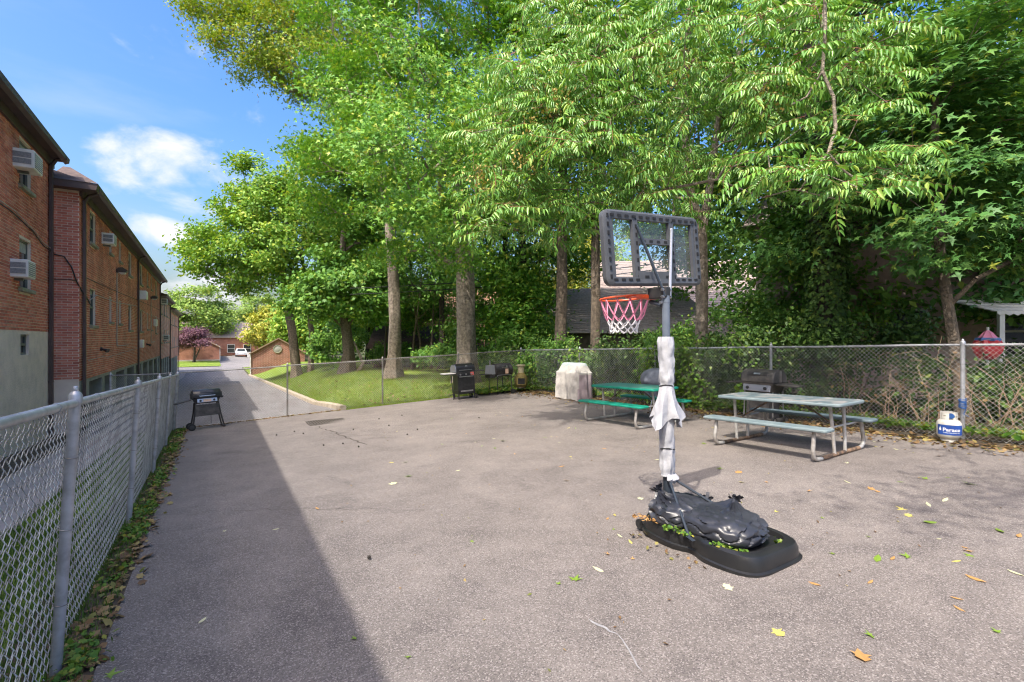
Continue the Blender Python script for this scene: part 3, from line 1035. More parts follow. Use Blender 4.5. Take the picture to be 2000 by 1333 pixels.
cable(e, off, [(S1 + .03, 12.5, 4.36), (S1 + .03, 14.4, 4.34), (S1 + .03, 15.8, 4.16), (S1 + .035, 16.5, 4.0), (S1 + .07, 17.25, 3.94)], .008, 'conduit_grey')

# ---- long wing over garage piers
S2, T2a, T2b = -3.0, 17.35, 42.5
Z2 = .48
e2, off2 = building('apartment_building', 'long brick apartment wing raised on concrete garage piers', S2, T2a, -1.0)
ups = [(18.67, 19.52, 4.48, 5.42), (21.93, 22.40, 4.66, 5.40), (24.05, 24.52, 4.66, 5.40), (26.65, 27.55, 4.44, 5.42), (30.75, 31.70, 4.44, 5.42), (33.95, 34.45, 4.62, 5.40), (36.1, 36.6, 4.62, 5.40), (38.9, 39.9, 4.44, 5.42)]
lows = [(18.67, 19.52, 2.03, 3.12), (21.93, 22.40, 2.24, 3.10), (24.05, 24.52, 2.24, 3.10), (26.65, 27.55, 2.03, 3.12), (30.75, 31.70, 2.03, 3.12), (33.95, 34.45, 2.2, 3.1), (36.1, 36.6, 2.2, 3.1), (38.9, 39.9, 2.03, 3.12)]
W2 = ups + lows
m = MB(off2)
wall_holes(m, S2 - .004, T2a, T2b, Z2, 5.68, W2)
m.quad((S2 - .004, T2a + .004, -1.6), (S2 - 9, T2a + .004, -1.6), (S2 - 9, T2a + .004, 5.68), (S2 - .004, T2a + .004, 5.68))
m.quad((S2 - .004, T2b, Z2), (S2 - 9, T2b, Z2), (S2 - 9, T2b, 5.68), (S2 - .004, T2b, 5.68))
m.quad((S2 - .004, T2a, Z2 - .01), (S2 - .004, T2b, Z2 - .01), (S2 - 4, T2b, Z2 - .01), (S2 - 4, T2a, Z2 - .01))
m.build('wall', 'mortar', e2)
for h in W2: window(e2, off2, S2, h, blind=random.choice((.3, .6, 1.0)))
n1 = brickwork(e2, off2, T2a, S2 - .56, S2, Z2 + .05, 5.62, [], key=lambda c: -c[2], face='t', budget=150)
brickwork(e2, off2, S2, T2a, T2b, Z2, 5.62, W2, key=lambda c: c[0] if 1.2 < c[2] < 4.2 else 99, budget=150)
for k in range(11):
    z0 = Z2 + .5 + k * .48
# soldier course at the return's head
eave(e2, off2, S2, T2a, T2b, 5.75, over=.34, hip0=True)
MB(off2).prism([(S2 - .56, 5.62), (S2 + .40, 5.62), (S2 + .44, 5.80), (S2 - .56, 5.80)], T2a - .34, T2a - .02, 'Y').build('return_eave', 'brown_metal', e2)
MB(off2).add([(S2 - .56, T2a - .36, 5.80), (S2 + .44, T2a - .36, 5.80), (S2 - .4, T2a + 1.2, 6.55), (S2 - .56, T2a + 1.2, 6.55)], [(0, 1, 2, 3)]).build('return_roof', 'roof_shingle_brown', e2)
for t in (17.62, 29.6, 41.8):
    downspout(e2, off2, S2, t, -1.4, 5.45, elbow=True)
# piers and dark bays
t = 17.36
MB(off2).box((S2 - .45, 18.0, -.62), (.9, 1.25, 2.16)).build('pier', 'pier_concrete', e2)
pier_me = None
for i in range(7):
    tc = 23.2 + i * 2.95
    if tc > T2b - .3: break
    p = MB().box((0, 0, 0), (.95, .78, 2.26), bev=.012)
    if pier_me is None:
        o = p.build('pier', 'pier_concrete', e2); pier_me = o.data
    else:
        o = link('pier', pier_me, e2)
    o.location = Vector((S2 - .50, tc, -.67)) - Vector(off2)
MB(off2).box((S2 - .5, 21.0, -.62), (.95, .5, 2.16), bev=.012).build('pier', 'pier_concrete', e2)
MB(off2).box((S2 - .5, 42.1, -.62), (.95, .7, 2.16), bev=.012).build('pier', 'pier_concrete', e2)
MB(off2).box((S2 - .08, (T2a + T2b) / 2, Z2 - .055), (.14, T2b - T2a - .02, .10)).build('lintel', 'pier_concrete', e2)
MB(off2).quad((S2 - 1.4, T2a, -2), (S2 - 1.4, T2b, -2), (S2 - 1.4, T2b, Z2), (S2 - 1.4, T2a, Z2)).build('bay_shade_sheet', 'deep_shade', e2)  # sheet close behind the piers, blackened to give the bays their shade
# cables and conduits
cable(e2, off2, [(S2 - .5, T2a - .03, 3.86), (S2 - .3, T2a - .05, 3.82), (S2 - .15, T2a - .05, 3.55), (S2 - .04, T2a - .05, 3.15), (S2 + .05, 17.45, 2.9), (S2 + .05, 18.2, 2.72), (S2 + .03, 18.6, 2.62)], .016)
cable(e2, off2, [(S2 - .5, T2a - .03, 3.2), (S2 - .2, T2a - .03, 3.22), (S2 - .06, T2a - .03, 3.18)], .01)
cable(e2, off2, [(S2 + .025, 17.8, 3.35), (S2 + .025, 24, 3.42), (S2 + .025, 29.5, 3.52), (S2 + .025, 36, 3.62), (S2 + .025, 41.7, 3.66)], .011)
cable(e2, off2, [(S2 + .025, 18.5, 2.75), (S2 + .02, 19.6, 2.98), (S2 + .02, 23.4, 3.0), (S2 + .03, 28.8, 3.2), (S2 + .03, 33, 3.05), (S2 + .03, 41.7, 3.05)], .012, 'conduit_grey', 'conduit')
cable(e2, off2, [(S2 + .03, 17.75, 2.9), (S2 + .03, 17.85, 1.9), (S2 + .03, 17.8, .9), (S2 + .03, 17.7, .5)], .010, 'conduit_grey', 'conduit')
cable(e2, off2, [(S2 + .03, 18.3, 1.0), (S2 + .03, 20.5, 1.05), (S2 + .03, 21.5, 1.0), (S2 + .03, 26.5, 1.12), (S2 + .03, 29.4, 1.2)], .009, 'conduit_grey', 'conduit')

# ---- two lower wings down the drive
def far_wing(label, s, t0, t1, zb, zt, n, rows, dsp):
    e, off = building('apartment_building', label, s, t0, -1.6)
    ws = []
    for i in range(n):
        t = t0 + (t1 - t0) * (i + .35) / n
        w = .9 if i % 3 else .6
        for (a, b) in rows: ws.append((t, t + w, a, b))
    m = MB(off)
    wall_holes(m, s, t0, t1, zb, zt, ws)
    m.quad((s, t0, zb), (s - 9, t0, zb), (s - 9, t0, zt), (s, t0, zt)).quad((s, t1, zb), (s - 9, t1, zb), (s - 9, t1, zt), (s, t1, zt))
    m.build('wall', 'brickwork_far', e)
    for h in ws: window(e, off, s, h, blind=random.choice((0, .4, .8)))
    eave(e, off, s, t0, t1, zt + .06, over=.32, hip1=True)
    for t in dsp: downspout(e, off, s, t, -2.2, zt - .2)
    k = t0 + .4
    while k < t1:
        MB(off).box((s - .45, k, zb - 1.25), (.9, .7, 2.5)).build('pier', 'pier_concrete', e)
        k += 1.9
    MB(off).quad((s - 1.0, t0, -3), (s - 1.0, t1, -3), (s - 1.0, t1, zb), (s - 1.0, t0, zb)).build('bay_shade_sheet', 'deep_shade', e)  # blackened sheet again, painted shade between these piers
    MB(off).quad((s, t0, zb - .004), (s, t1, zb - .004), (s - 2, t1, zb - .004), (s - 2, t0, zb - .004)).build('underside', 'pier_concrete', e)
    return e
far_wing('lower brick apartment wing stepping down past the long wing', -3.0, 42.52, 52.4, .2, 4.75, 4, ((3.5, 4.5), (1.4, 2.4)), (51.9,))
far_wing('lowest brick apartment wing at the foot of the drive near the purple plum', -3.0, 52.45, 66, -.1, 4.3, 5, ((3.0, 4.0), (.9, 1.9)), (65.5,))

# ---- window air conditioners, wall boxes and floodlights fixed to the walls
def air_con(label, s, t, z, w, h, d, grille_front=True):
    e = thing('air_conditioner', label, 'air conditioner', P(s, t, z), ANG, 'window air conditioners on the brick wings')
    MB().box((d / 2, 0, h / 2), (d, w, h), bev=.015).build('body', 'ac_white', e)
    g = MB()
    for k in (-1, 1):
        g.box((d + .002, k * w * .235, h * .5), (.012, w * .43, h * .78))
    for k in (0,):
        g.box((d * .55, -w / 2 - .002, h * .68), (d * .7, .012, h * .28)).box((d * .55, -w / 2 - .002, h * .34), (d * .7, .012, h * .28))
    g.build('grille', 'ac_grille', e)
    sl = MB()
    for i in range(7):
        z_ = h * (.16 + .68 * i / 6)
        sl.box((d + .006, 0, z_), (.012, w * .88, h * .03))
    sl.build('louvre', 'ac_white', e)
    MB().box((d * .35, 0, -.03), (d * .6, w * .1, .05)).build('bracket', 'window_frame', e)
    return e
air_con('white air conditioner in the upper window above the stucco basement', S1 - .10, 14.62, 5.28, .62, .40, .44)
air_con('white air conditioner in the lower window above the stucco basement', S1 - .10, 14.42, 2.92, .52, .38, .38)
air_con('small white air conditioner on the long wing just past its corner window', S2 - .02, 20.75, 4.74, .52, .36, .34)
air_con('white air conditioner high on the lower wing past the downspout', S2 - .02, 43.2, 4.15, .6, .42, .4)
air_con('white air conditioner low on the lower wing past the downspout', S2 - .02, 45.0, 1.55, .6, .42, .4)
def wall_box(label, t, z, w, h, d):
    e = thing('utility_box', label, 'utility box', P(S2, t, z), ANG, 'boxes on the long brick wing')
    MB().box((d / 2 + .006, 0, h / 2), (d, w, h), bev=.015).build('cabinet', 'ac_white', e)
    MB().box((d + .009, 0, h / 2), (.012, w * .86, h * .86), bev=.004).build('cover_plate', 'ac_white', e)
wall_box('large white utility box beside the middle downspout of the long wing', 30.0, 3.58, .75, .42, .35)
wall_box('white utility box low beside the middle downspout of the long wing', 30.6, 1.20, .5, .40, .16)
wall_box('small pale utility box below a floodlight near the end of the long wing', 37.9, 2.45, .6, .45, .16)
def floodlight(label, t, z, zc, tend):
    e = thing('floodlight', label, 'floodlight', P(S2, t, z), ANG, 'floodlights on the long brick wing')
    MB().box((.05, 0, 0), (.09, .12, .14), bev=.01).build('mount', 'lamp_bronze', e)
    MB().prism([(.06, -.06), (.06, .10), (.20, .13), (.36, .02), (.30, -.06)], -.13, .13, 'Y').build('hood', 'lamp_bronze', e)
    MB().add([(.075, -.11, -.062), (.295, -.11, -.062), (.295, .11, -.062), (.075, .11, -.062), (.14, -.09, -.13), (.27, -.09, -.12), (.27, .09, -.12), (.14, .09, -.13)],
             [(0, 1, 5, 4), (1, 2, 6, 5), (2, 3, 7, 6), (3, 0, 4, 7), (4, 5, 6, 7)]).build('lens', 'lamp_glass', e)
    MB().tube([(.028, 0, -.06), (.028, 0, zc - z + .05), (.028, .05, zc - z), (.028, tend, zc - z + .02)], .018, 6).build('conduit', 'conduit_grey', e, True)
floodlight('bronze floodlight with a long conduit near the corner of the long wing', 23.4, 4.20, 1.36, 3.0)
floodlight('bronze floodlight with a long conduit near the far downspout', 35.9, 4.10, 1.45, 2.2)
def spot(label, t, z):
    e = thing('security_light', label, 'security light', P(S2, t, z), ANG)
    MB().tube([(.0, 0, 0), (.05, 0, 0)], .06, 10).build('mount', 'black_metal', e, True)
    for k in (-1, 1):
        MB().tube([(.04, .02 * k, 0), (.12, .06 * k, -.03), (.20, .10 * k, -.06)], [.03, .04, .06], 10).build('lamp_head', 'black_metal', e, True)
spot('black twin-head security light low on the long wing near its corner', 20.3, 1.30)
spot('black twin-head security light low on the long wing between utility boxes', 33.6, 1.35)

# ---- brick garages down the drive
def garage(label, s0, s1, t0, t1, zb, ze, zr, mat, ridge=None, door_side=-1, vent=True, roof='garage_roof', turn=0.0):
    e = thing('brick_garage', label, 'garage', P((s0 + s1) / 2, t0, zb), ANG + turn)
    off = ((s0 + s1) / 2, t0, zb)
    mid = ridge if ridge is not None else (s0 + s1) / 2
    m = MB(off)
    g = [(s0, zb - .6), (s1, zb - .6), (s1, ze), (mid, zr), (s0, ze)]
    m.add([(p[0], t0, p[1]) for p in g], [tuple(range(5))])
    m.add([(p[0], t1, p[1]) for p in g], [tuple(range(5))])
    for s in (s0, s1):
        m.quad((s, t0, zb - .6), (s, t1, zb - .6), (s, t1, ze), (s, t0, ze))
    m.build('wall', mat, e)
    r = MB(off)
    o = .22
    for (a, b) in ((s0, -1), (s1, 1)):
        sl = (zr - ze) / abs(mid - a)
        ex = a + b * o
        ez = ze - sl * o
        r.add([(ex, t0 - o, ez + .02), (ex, t1 + o, ez + .02), (mid, t1 + o, zr + .02), (mid, t0 - o, zr + .02),
               (ex, t0 - o, ez + .14), (ex, t1 + o, ez + .14), (mid, t1 + o, zr + .14), (mid, t0 - o, zr + .14)],
              [(0, 1, 2, 3), (7, 6, 5, 4), (0, 3, 7, 4), (1, 0, 4, 5), (2, 1, 5, 6), (3, 2, 6, 7)])
    rf = r.build('roof', roof, e)
    if vent:
        c = Vector((mid - .1, t0 - .02, ze + .30 * (zr - ze)))
        MB(off).lathe([(.36, -.03), (.40, .0), (.36, .03), (.0001, .032)], c, 24, 'Y').build('round_vent', 'vent_paint', e, True)
        MB(off).tube([c + Vector((math.cos(a) * .40, -.03, math.sin(a) * .40)) for a in [2 * math.pi * i / 24 for i in range(24)]], .05, 6, closed=True).build('vent_ring', 'sill_stone', e, True)
    sd = s0 if door_side < 0 else s1
    nd = int((t1 - t0) / 2.9)
    for i in range(nd):
        a = t0 + .25 + i * 2.9
        d = MB(off)
        for q in range(4):
            d.box((sd + door_side * .03, a + 1.25, zb + .25 + q * .5), (.05, 2.4, .485))
        d.build('garage_door', 'garage_door_paint', e)
        MB(off).box((sd + door_side * .04, a - .12, zb + .9), (.1, .22, 2.6)).build('door_post', 'siding_white', e)
    MB(off).tube([(s0 - .05, t0 - .08, zb - .2), (s0 - .05, t0 - .08, ze - .1)], .05, 8).build('downspout', 'siding_white', e)
    return e
gzb = gz(3.6, 57.9)
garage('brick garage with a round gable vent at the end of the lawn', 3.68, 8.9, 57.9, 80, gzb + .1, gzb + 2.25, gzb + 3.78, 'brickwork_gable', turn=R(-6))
gzb2 = gz(1.2, 85) + .05
gb = garage('sunlit brick garage behind the purple plum tree', -4.2, 1.23, 85, 101, gzb2 - .1, gzb2 + 1.95, gzb2 + 3.05, 'brickwork_bright', ridge=-.6, door_side=1, vent=False)
MB().box((0, -.06, .12), (5.45, .1, .35)).build('plinth', 'concrete', gb)

# ---- houses behind the trees
def house(label, x, y, rz, w, d, ze, zr, wall, roof, zb=-1.5, wins=(), chimney=False, hip=0.0, porch=False):
    e = thing('house', label, 'house', (x, y, zb), rz)
    h, r = ze - zb, zr - zb
    m = MB()
    m.add([(-w / 2, -d / 2, 0), (w / 2, -d / 2, 0), (w / 2, d / 2, 0), (-w / 2, d / 2, 0), (-w / 2, -d / 2, h), (w / 2, -d / 2, h), (w / 2, d / 2, h), (-w / 2, d / 2, h)],
          [(0, 1, 5, 4), (1, 2, 6, 5), (2, 3, 7, 6), (3, 0, 4, 7)])
    k = w / 2 - hip
    if hip == 0:
        m.add([(-w / 2, -d / 2, h), (-w / 2, d / 2, h), (-w / 2, 0, r)], [(0, 1, 2)]).add([(w / 2, -d / 2, h), (w / 2, d / 2, h), (w / 2, 0, r)], [(0, 2, 1)])
    m.build('wall', wall, e)
    o = .35
    rf = MB()
    V = [(-w / 2 - o, -d / 2 - o, h - .05), (w / 2 + o, -d / 2 - o, h - .05), (w / 2 + o, d / 2 + o, h - .05), (-w / 2 - o, d / 2 + o, h - .05), (-k - (o if hip == 0 else 0), 0, r), (k + (o if hip == 0 else 0), 0, r)]
    rf.add(V, [(0, 1, 5, 4), (2, 3, 4, 5), (1, 2, 5), (3, 0, 4)])
    rfo = rf.build('roof', roof, e)
    # shingle courses on the side that faces the yard
    c = MB()
    n = int(math.hypot(d / 2 + o, r - h) / .20)
    for i in range(n):
        f0 = i / n
        f1 = (i + 1.08) / n
        def pt(f, sx):
            xs = (w / 2 + o) + ((k + (o if hip == 0 else 0)) - (w / 2 + o)) * f
            return Vector((sx * xs, (-d / 2 - o) * (1 - f), (h - .05) + (r - h + .05) * f))
        up = Vector((0, -(r - h), d / 2)).normalized() * .022
        c.quad(pt(f0, -1) + up, pt(f0, 1) + up, pt(min(f1, 1), 1) + up * .25, pt(min(f1, 1), -1) + up * .25)
        c.quad(pt(f0, -1) + up * .02, pt(f0, 1) + up * .02, pt(f0, 1) + up, pt(f0, -1) + up)
    c.build('shingles', roof, rfo, fix=False)
    for (wx_, wz, ww, wh) in wins:
        wf = MB().box((wx_, -d / 2 - .03, wz + wh / 2), (ww + .14, .08, wh + .14)).build('window', 'siding_white', e)
        MB().box((wx_, -d / 2 - .08, wz + wh * .25), (ww, .02, wh * .47)).build('pane', 'window_glass', wf)
        MB().box((wx_, -d / 2 - .07, wz + wh * .76), (ww, .02, wh * .46)).build('pane', 'window_glass', wf)
    if chimney:
        MB().box((w * .2, .4, r), (.9, .6, 1.6)).build('chimney', wall, e)
    return e
house('house with a dark shingle roof behind the hoop and the tree trunks', 5.6, 26.0, R(-6), 8.4, 6.5, 1.95, 4.35, 'fence_wood', 'roof_grey', wins=((-2, 1.2, .9, 1.1), (2, 1.2, .9, 1.1)), hip=1.0)
house('taller house with a tan shingle roof behind the dark-roofed house', 11.5, 33, R(-6), 11, 8, 3.2, 7.0, 'pink_brick_far', 'roof_tan', wins=((-3, 2.6, 1, 1.2), (0, 2.6, 1, 1.2), (3, 2.6, 1, 1.2)))
house('pink brick house behind the maple at the right fence', 14.2, 15.5, R(-42), 10, 7, 5.4, 7.6, 'pink_brick_far', 'roof_grey', zb=-.8, wins=((-3.2, 2.0, .8, 1.2), (-1.1, 2.0, .8, 1.2), (1.2, 2.0, .8, 1.2), (3.4, 2.0, .8, 1.2), (-3.2, 4.4, .8, 1.1), (1.2, 4.4, .8, 1.1)))
house('low house with an orange brick front behind the largest trunk', -3.5, 46, R(5), 15, 8, 3.6, 6.6, 'orange_wall', 'roof_rust', zb=-1.5, wins=((-5, 1.6, 1, 1.3), (-2, 1.6, 1, 1.3), (2, 1.6, 1, 1.3), (5, 1.6, 1, 1.3)))
house('small shed with a brown roof behind the bare saplings', -6.4, 36.5, R(2), 7.0, 4.5, 1.0, 2.6, 'fence_wood', 'roof_shingle_brown', zb=-1.3, wins=((-1.5, .9, .8, .9),))
house('red brick apartment block with a tan roof at the end of the drive', *P(5.5, 108).xy, ANG, 26, 10, 2.0, 4.9, 'brickwork_bright', 'roof_tan', zb=-1.9, wins=[(x, 1.2, 1.1, 1.4) for x in (-8, -5, -2.2, 0.4, 3.2, 6, 9)], hip=3)
# porch with a corrugated awning on the pink house
pe = thing('porch_awning', 'white slatted porch awning with a scalloped edge at the right behind the fence', 'awning', (12.1, 10.6, -.2), R(-14))
for i in range(9):
    f = i / 8
    MB().box((0, -.8 + 1.5 * f, 2.40 + .34 * f), (3.6, .20, .02), rx=R(8)).build('awning_slat', 'awning_metal', pe)
a = MB()
for i in range(26):
    x = -1.8 + i * .1385
    a.add([(x, -.905, 2.40), (x + .1385, -.905, 2.40), (x + .1385, -.91, 2.34), (x + .07, -.91, 2.30), (x, -.91, 2.34)], [(0, 1, 2, 3, 4)])
a.build('scalloped_valance', 'awning_metal', pe)
for x in (-1.7, 0.0, 1.7):
    MB().box((x, -.84, 1.1), (.09, .09, 2.55)).build('awning_post', 'siding_white', pe)
# picket fence of tall dark boards behind the lawn
we = thing('board_fence', 'weathered dark wooden board fence behind the lawn trees', 'fence', (-9.5, 33.6, 0), R(8))
bme = None
for i in range(95):
    x = i * .16
    h = 1.75 + .08 * ((i * 37) % 7) / 7
    if bme is None:
        o = MB().prism([(-.07, -1.6), (.07, -1.6), (.07, .92), (0, 1.0), (-.07, .92)], -.012, .012, 'Y').build('board', 'fence_wood', we); bme = o.data
    else:
        o = link('board', bme, we)
    o.location = (x, .01 * ((i * 13) % 3), .55 + .06 * ((i * 37) % 7) / 7)
for z in (.2, 1.05):
    MB().box((7.5, .04, z), (15.2, .05, .09)).build('fence_rail', 'fence_wood', we)
# ================================================================ VEGETATION
# leaf templates (x along the leaf, y across, z up)
STAR = []
for i, (a, r) in enumerate([(180, .10), (140, .55), (118, .26), (75, .92), (42, .34), (0, 1.05), (-42, .34), (-75, .92), (-118, .26), (-140, .55)]):
    STAR.append((r * math.cos(R(a)) * .52 + .2, r * math.sin(R(a)) * .52, -.10 * r * abs(math.sin(R(a))) - .06 * (r if a == 0 else 0)))
STAR_F = [(0, 1, 2, 3, 4, 5, 6, 7, 8, 9)]
STAR_F = [(0, 1, 2), (0, 2, 3, 4), (0, 4, 5, 6), (0, 6, 7, 8), (0, 8, 9)]
DIA = [(-.1, 0, 0), (.35, -.28, .05), (1, 0, -.12), (.35, .28, .05)]
DIA = [(p[0] - .4, p[1] * 1.05, p[2]) for p in DIA]
DIA_F = [(0, 1, 2, 3)]
LOBED = [(-.45, 0, 0), (-.15, -.38, -.05), (.08, -.26, .02), (.2, -.5, -.08), (.3, -.2, .02), (.62, 0, -.1), (.3, .2, .02), (.2, .5, -.08), (.08, .26, .02), (-.15, .38, -.05)]
LOBED_F = [(0, 1, 2), (0, 2, 3, 4), (0, 4, 5, 6), (0, 6, 7, 8), (0, 8, 9)]

def ellipsoids(blobs, n, hollow=.55, zmin=None):
    """points through a set of ellipsoids, denser towards their skins"""
    vol = np.array([b[3] * b[4] * b[5] for b in blobs]) ** .8
    idx = rng.choice(len(blobs), n, p=vol / vol.sum())
    d = unit(rng.normal(size=(n, 3)))
    r = rng.uniform(hollow ** 2.4, 1, n) ** (1 / 2.4)
    B = np.array(blobs)[idx]
    p = B[:, :3] + d * r[:, None] * B[:, 3:6]
    if n > 60:                                   # gather into boughs with gaps between them
        m = max(6, n // 9)
        c = p[rng.choice(n, m, replace=False)]
        j = np.argmin(((p[:, None, :] - c[None]) ** 2).sum(-1), 1)
        p = p + (c[j] - p) * np.array([.42, .42, .55])
    if zmin is not None:
        p[:, 2] = np.maximum(p[:, 2], zmin + rng.uniform(0, .6, n))
    return p
def grow(trunk, clusters, r0, up_bias=.5):
    """join every leaf cluster to the nearest limb; returns edges with radii"""
    nodes = [np.array(p[:3], float) for p in trunk]
    par = [-1] + list(range(len(trunk) - 1))
    plen = [0.0]
    for i in range(1, len(trunk)): plen.append(plen[-1] + np.linalg.norm(nodes[i] - nodes[i - 1]))
    fork = max(1, int(len(trunk) * .45))
    top = nodes[-1]
    order = np.argsort(np.linalg.norm(clusters - nodes[fork], axis=1))
    cap = len(nodes) + 4 * len(clusters) + 8
    arr = np.zeros((cap, 3)); arr[:len(nodes)] = nodes
    pl = np.zeros(cap); pl[:len(nodes)] = plen
    n = len(nodes)
    tips = []
    for ci in order:
        c = clusters[ci]
        dv = c - arr[fork:n]
        dist = np.linalg.norm(dv, axis=1)
        cost = dist + .22 * pl[fork:n] + up_bias * np.maximum(0, -dv[:, 2]) * .6
        j = fork + int(np.argmin(cost))
        a = arr[j]
        D = dist[j - fork]
        steps = 1 if D < .8 else (2 if D < 2.2 else 3)
        prev = j
        for k in range(1, steps + 1):
            f = k / steps
            q = a + (c - a) * f
            if k < steps:
                q = q + rng.normal(size=3) * D * .06 + np.array([0, 0, D * .10 * math.sin(math.pi * f)])
            arr[n] = q
            pl[n] = pl[prev] + np.linalg.norm(q - arr[prev])
            par.append(prev)
            prev = n
            n += 1
        tips.append(prev)
    arr = arr[:n]
    cnt = np.zeros(n)
    for tp in tips:
        i = tp
        while i != -1:
            cnt[i] += 1
            i = par[i]
    tot = max(len(clusters), 1)
    rad = np.maximum(.006, r0 * .78 * (np.maximum(cnt, 1) / tot) ** .5)
    for i, p in enumerate(trunk):
        rad[i] = p[3] if len(p) > 3 else max(rad[i], r0 * (1 - .4 * i / len(trunk)))
    return arr, np.array(par), rad, len(trunk)
def tubes(A, Bp, ra, rb, k):
    d = unit(Bp - A)
    ref = np.where(np.abs(d[:, 2:3]) > .9, np.array([[1.0, 0, 0]]), np.array([[0, 0, 1.0]]))
    x = unit(np.cross(ref, d)); y = np.cross(d, x)
    an = 2 * np.pi * np.arange(k) / k
    ring = np.cos(an)[None, :, None] * x[:, None, :] + np.sin(an)[None, :, None] * y[:, None, :]
    V = np.concatenate([A[:, None, :] + ring * ra[:, None, None], Bp[:, None, :] + ring * rb[:, None, None]], 1)
    q = np.arange(k); l = (q + 1) % k
    f = np.stack([q, l, k + l, k + q], 1)
    F = f[None] + (np.arange(len(A)) * 2 * k)[:, None, None]
    return V.reshape(-1, 3), F.reshape(-1, 4)
def trunk_mesh(parent, path, mat, name='trunk', n=14, knob=.06):
    """round trunk with lumps and a root flare"""
    P_ = [Vector(p[:3]) for p in path]
    rr = [p[3] for p in path]
    pts, rad = [], []
    for i in range(len(P_) - 1):
        m = max(2, int((P_[i + 1] - P_[i]).length / .35))
        for k in range(m):
            f = k / m
            pts.append(P_[i].lerp(P_[i + 1], f)); rad.append(rr[i] * (1 - f) + rr[i + 1] * f)
    pts.append(P_[-1]); rad.append(rr[-1])
    b = MB()
    b.tube(pts, rad, n)
    for i in range(len(b.v)):
        ring, k = divmod(i, n)
        c = pts[min(ring, len(pts) - 1)]
        v = Vector(b.v[i])
        ph = 2 * math.pi * k / n
        s_ = 1 + knob * math.sin(ph * 3 + ring * .35) + knob * .8 * math.sin(ph * 5 - ring * .6 + 1) + random.uniform(-.03, .03)
        if ring < 3: s_ *= 1 + (3 - ring) * .10 * (1 + .6 * math.sin(ph * 4))
        b.v[i] = tuple(c + (v - c) * s_)
    return b.build(name, mat, parent, True)
def tree(name, label, base, trunk, blobs, ncl, per, leaf, size, lmat, bark, group=None, sig=.45, flat=.6, r0=None, up=.7, outw=.5, rnd=.55, droop=.25, hollow=.5, zmin=None, extra=None, cat='tree', branches=True, leafdir=None):
    """trunk: list of (x,y,z,r) in world space, blobs: ellipsoids (x,y,z,rx,ry,rz)"""
    e = thing(name, label, cat, base, 0, group)
    b0 = np.array(base, float)
    tr = [(p[0] - b0[0], p[1] - b0[1], p[2] - b0[2], p[3]) for p in trunk]
    bl = [(b[0] - b0[0], b[1] - b0[1], b[2] - b0[2], *b[3:]) for b in blobs]
    cl = ellipsoids(bl, ncl, hollow, None if zmin is None else zmin - b0[2])
    if extra is not None:
        cl = np.concatenate([cl, np.array(extra) - b0])
    trunk_mesh(e, tr, bark)
    if branches:
        arr, par, rad, nt_ = grow(tr, cl, r0 or tr[-1][3])
        ids = np.arange(nt_, len(arr))
        A, Bp = arr[par[ids]], arr[ids]
        ra = np.minimum(rad[par[ids]], rad[ids] * 1.35); rb = rad[ids]
        big = rb > .035
        Vs, Fs, o_ = [], [], 0
        for sel, k in ((big, 8), (~big, 3)):
            if sel.any():
                V, F = tubes(A[sel], Bp[sel], ra[sel], rb[sel], k)
                Vs.append(V); Fs.append(F + o_); o_ += len(V)
        if Vs:
            F = np.concatenate(Fs)
            fast('branches', np.concatenate(Vs), F.ravel(), np.full(len(F), 4), (bark,), e, smooth_=True)['kind'] = 'stuff'
    nc = len(cl)
    n = nc * per
    cc = np.repeat(cl, per, 0)
    sg = np.repeat(sig * rng.uniform(.65, 1.35, nc), per)[:, None]
    pos = cc + rng.normal(size=(n, 3)) * sg * np.array([1, 1, flat])
    cen = np.mean(np.array([b[:3] for b in bl]), 0)
    ov = unit((cc - cen) * np.array([1, 1, .4]))
    nr = up * np.array([0, 0, 1.0]) + outw * ov + rnd * rng.normal(size=(n, 3))
    az = unit(rng.normal(size=(n, 3)) * np.array([1, 1, .3]) + .5 * ov)
    dd = az - np.array([0, 0, droop])
    tv, tf = leaf
    scatter(tv, tf, pos, nr, dd, size * rng.uniform(.65, 1.25, n), 'crown', (lmat,), e)
    return e
SL, DL, LL = (STAR, STAR_F), (DIA, DIA_F), (LOBED, LOBED_F)
def tb(x, y): return (x, y, GXY(x, y) - .05)

# ---- trees on the lawn
tree('sweetgum_tree', 'large sweetgum with the thickest grey trunk, behind the far fence', tb(-1.95, 21.2),
     [(-1.95, 21.2, -.3, .50), (-1.98, 21.2, .6, .42), (-2.0, 21.15, 2.0, .40), (-2.02, 21.1, 3.6, .40), (-2.05, 21.1, 4.7, .38), (-2.2, 21, 6.5, .30), (-2.5, 21, 9, .22), (-2.8, 21, 12, .14), (-2.8, 21, 15, .07)],
     [(-4.2, 19.6, 11.0, 3.6, 3.2, 4.2), (-1.2, 20.5, 12, 3.6, 3.2, 4.5), (-6.8, 19.5, 9.2, 2.6, 2.6, 2.6), (-6.0, 20, 14.0, 3.0, 3, 3.6), (-3.8, 17.8, 7.6, 2.8, 2.2, 1.9), (-2.4, 17.6, 6.0, 1.5, 1.3, 1.3), (-7.2, 19.2, 7.0, 1.8, 1.8, 1.4), (-3, 20, 17, 4.5, 3.5, 3), (-2.9, 12.8, 6.4, 2.1, 1.7, 1.7), (-1.3, 13.8, 8.2, 2.2, 1.9, 1.9), (-4.0, 13.6, 8.8, 2.2, 1.9, 2.0), (-3.1, 12.8, 4.5, 1.2, 1.1, .8), (-2.5, 18.6, 4.9, 1.7, 1.2, .9), (-5.0, 20.4, 5.4, 1.9, 1.4, 1.2), (-2.0, 19.4, 6.7, 1.9, .9, 1.6), (-5.3, 22.4, 6.9, 1.7, .9, 1.7)],
     1320, 58, SL, .195, 'leaf_sweetgum', 'bark_grey', sig=.36, flat=.5, r0=.30, hollow=.4)
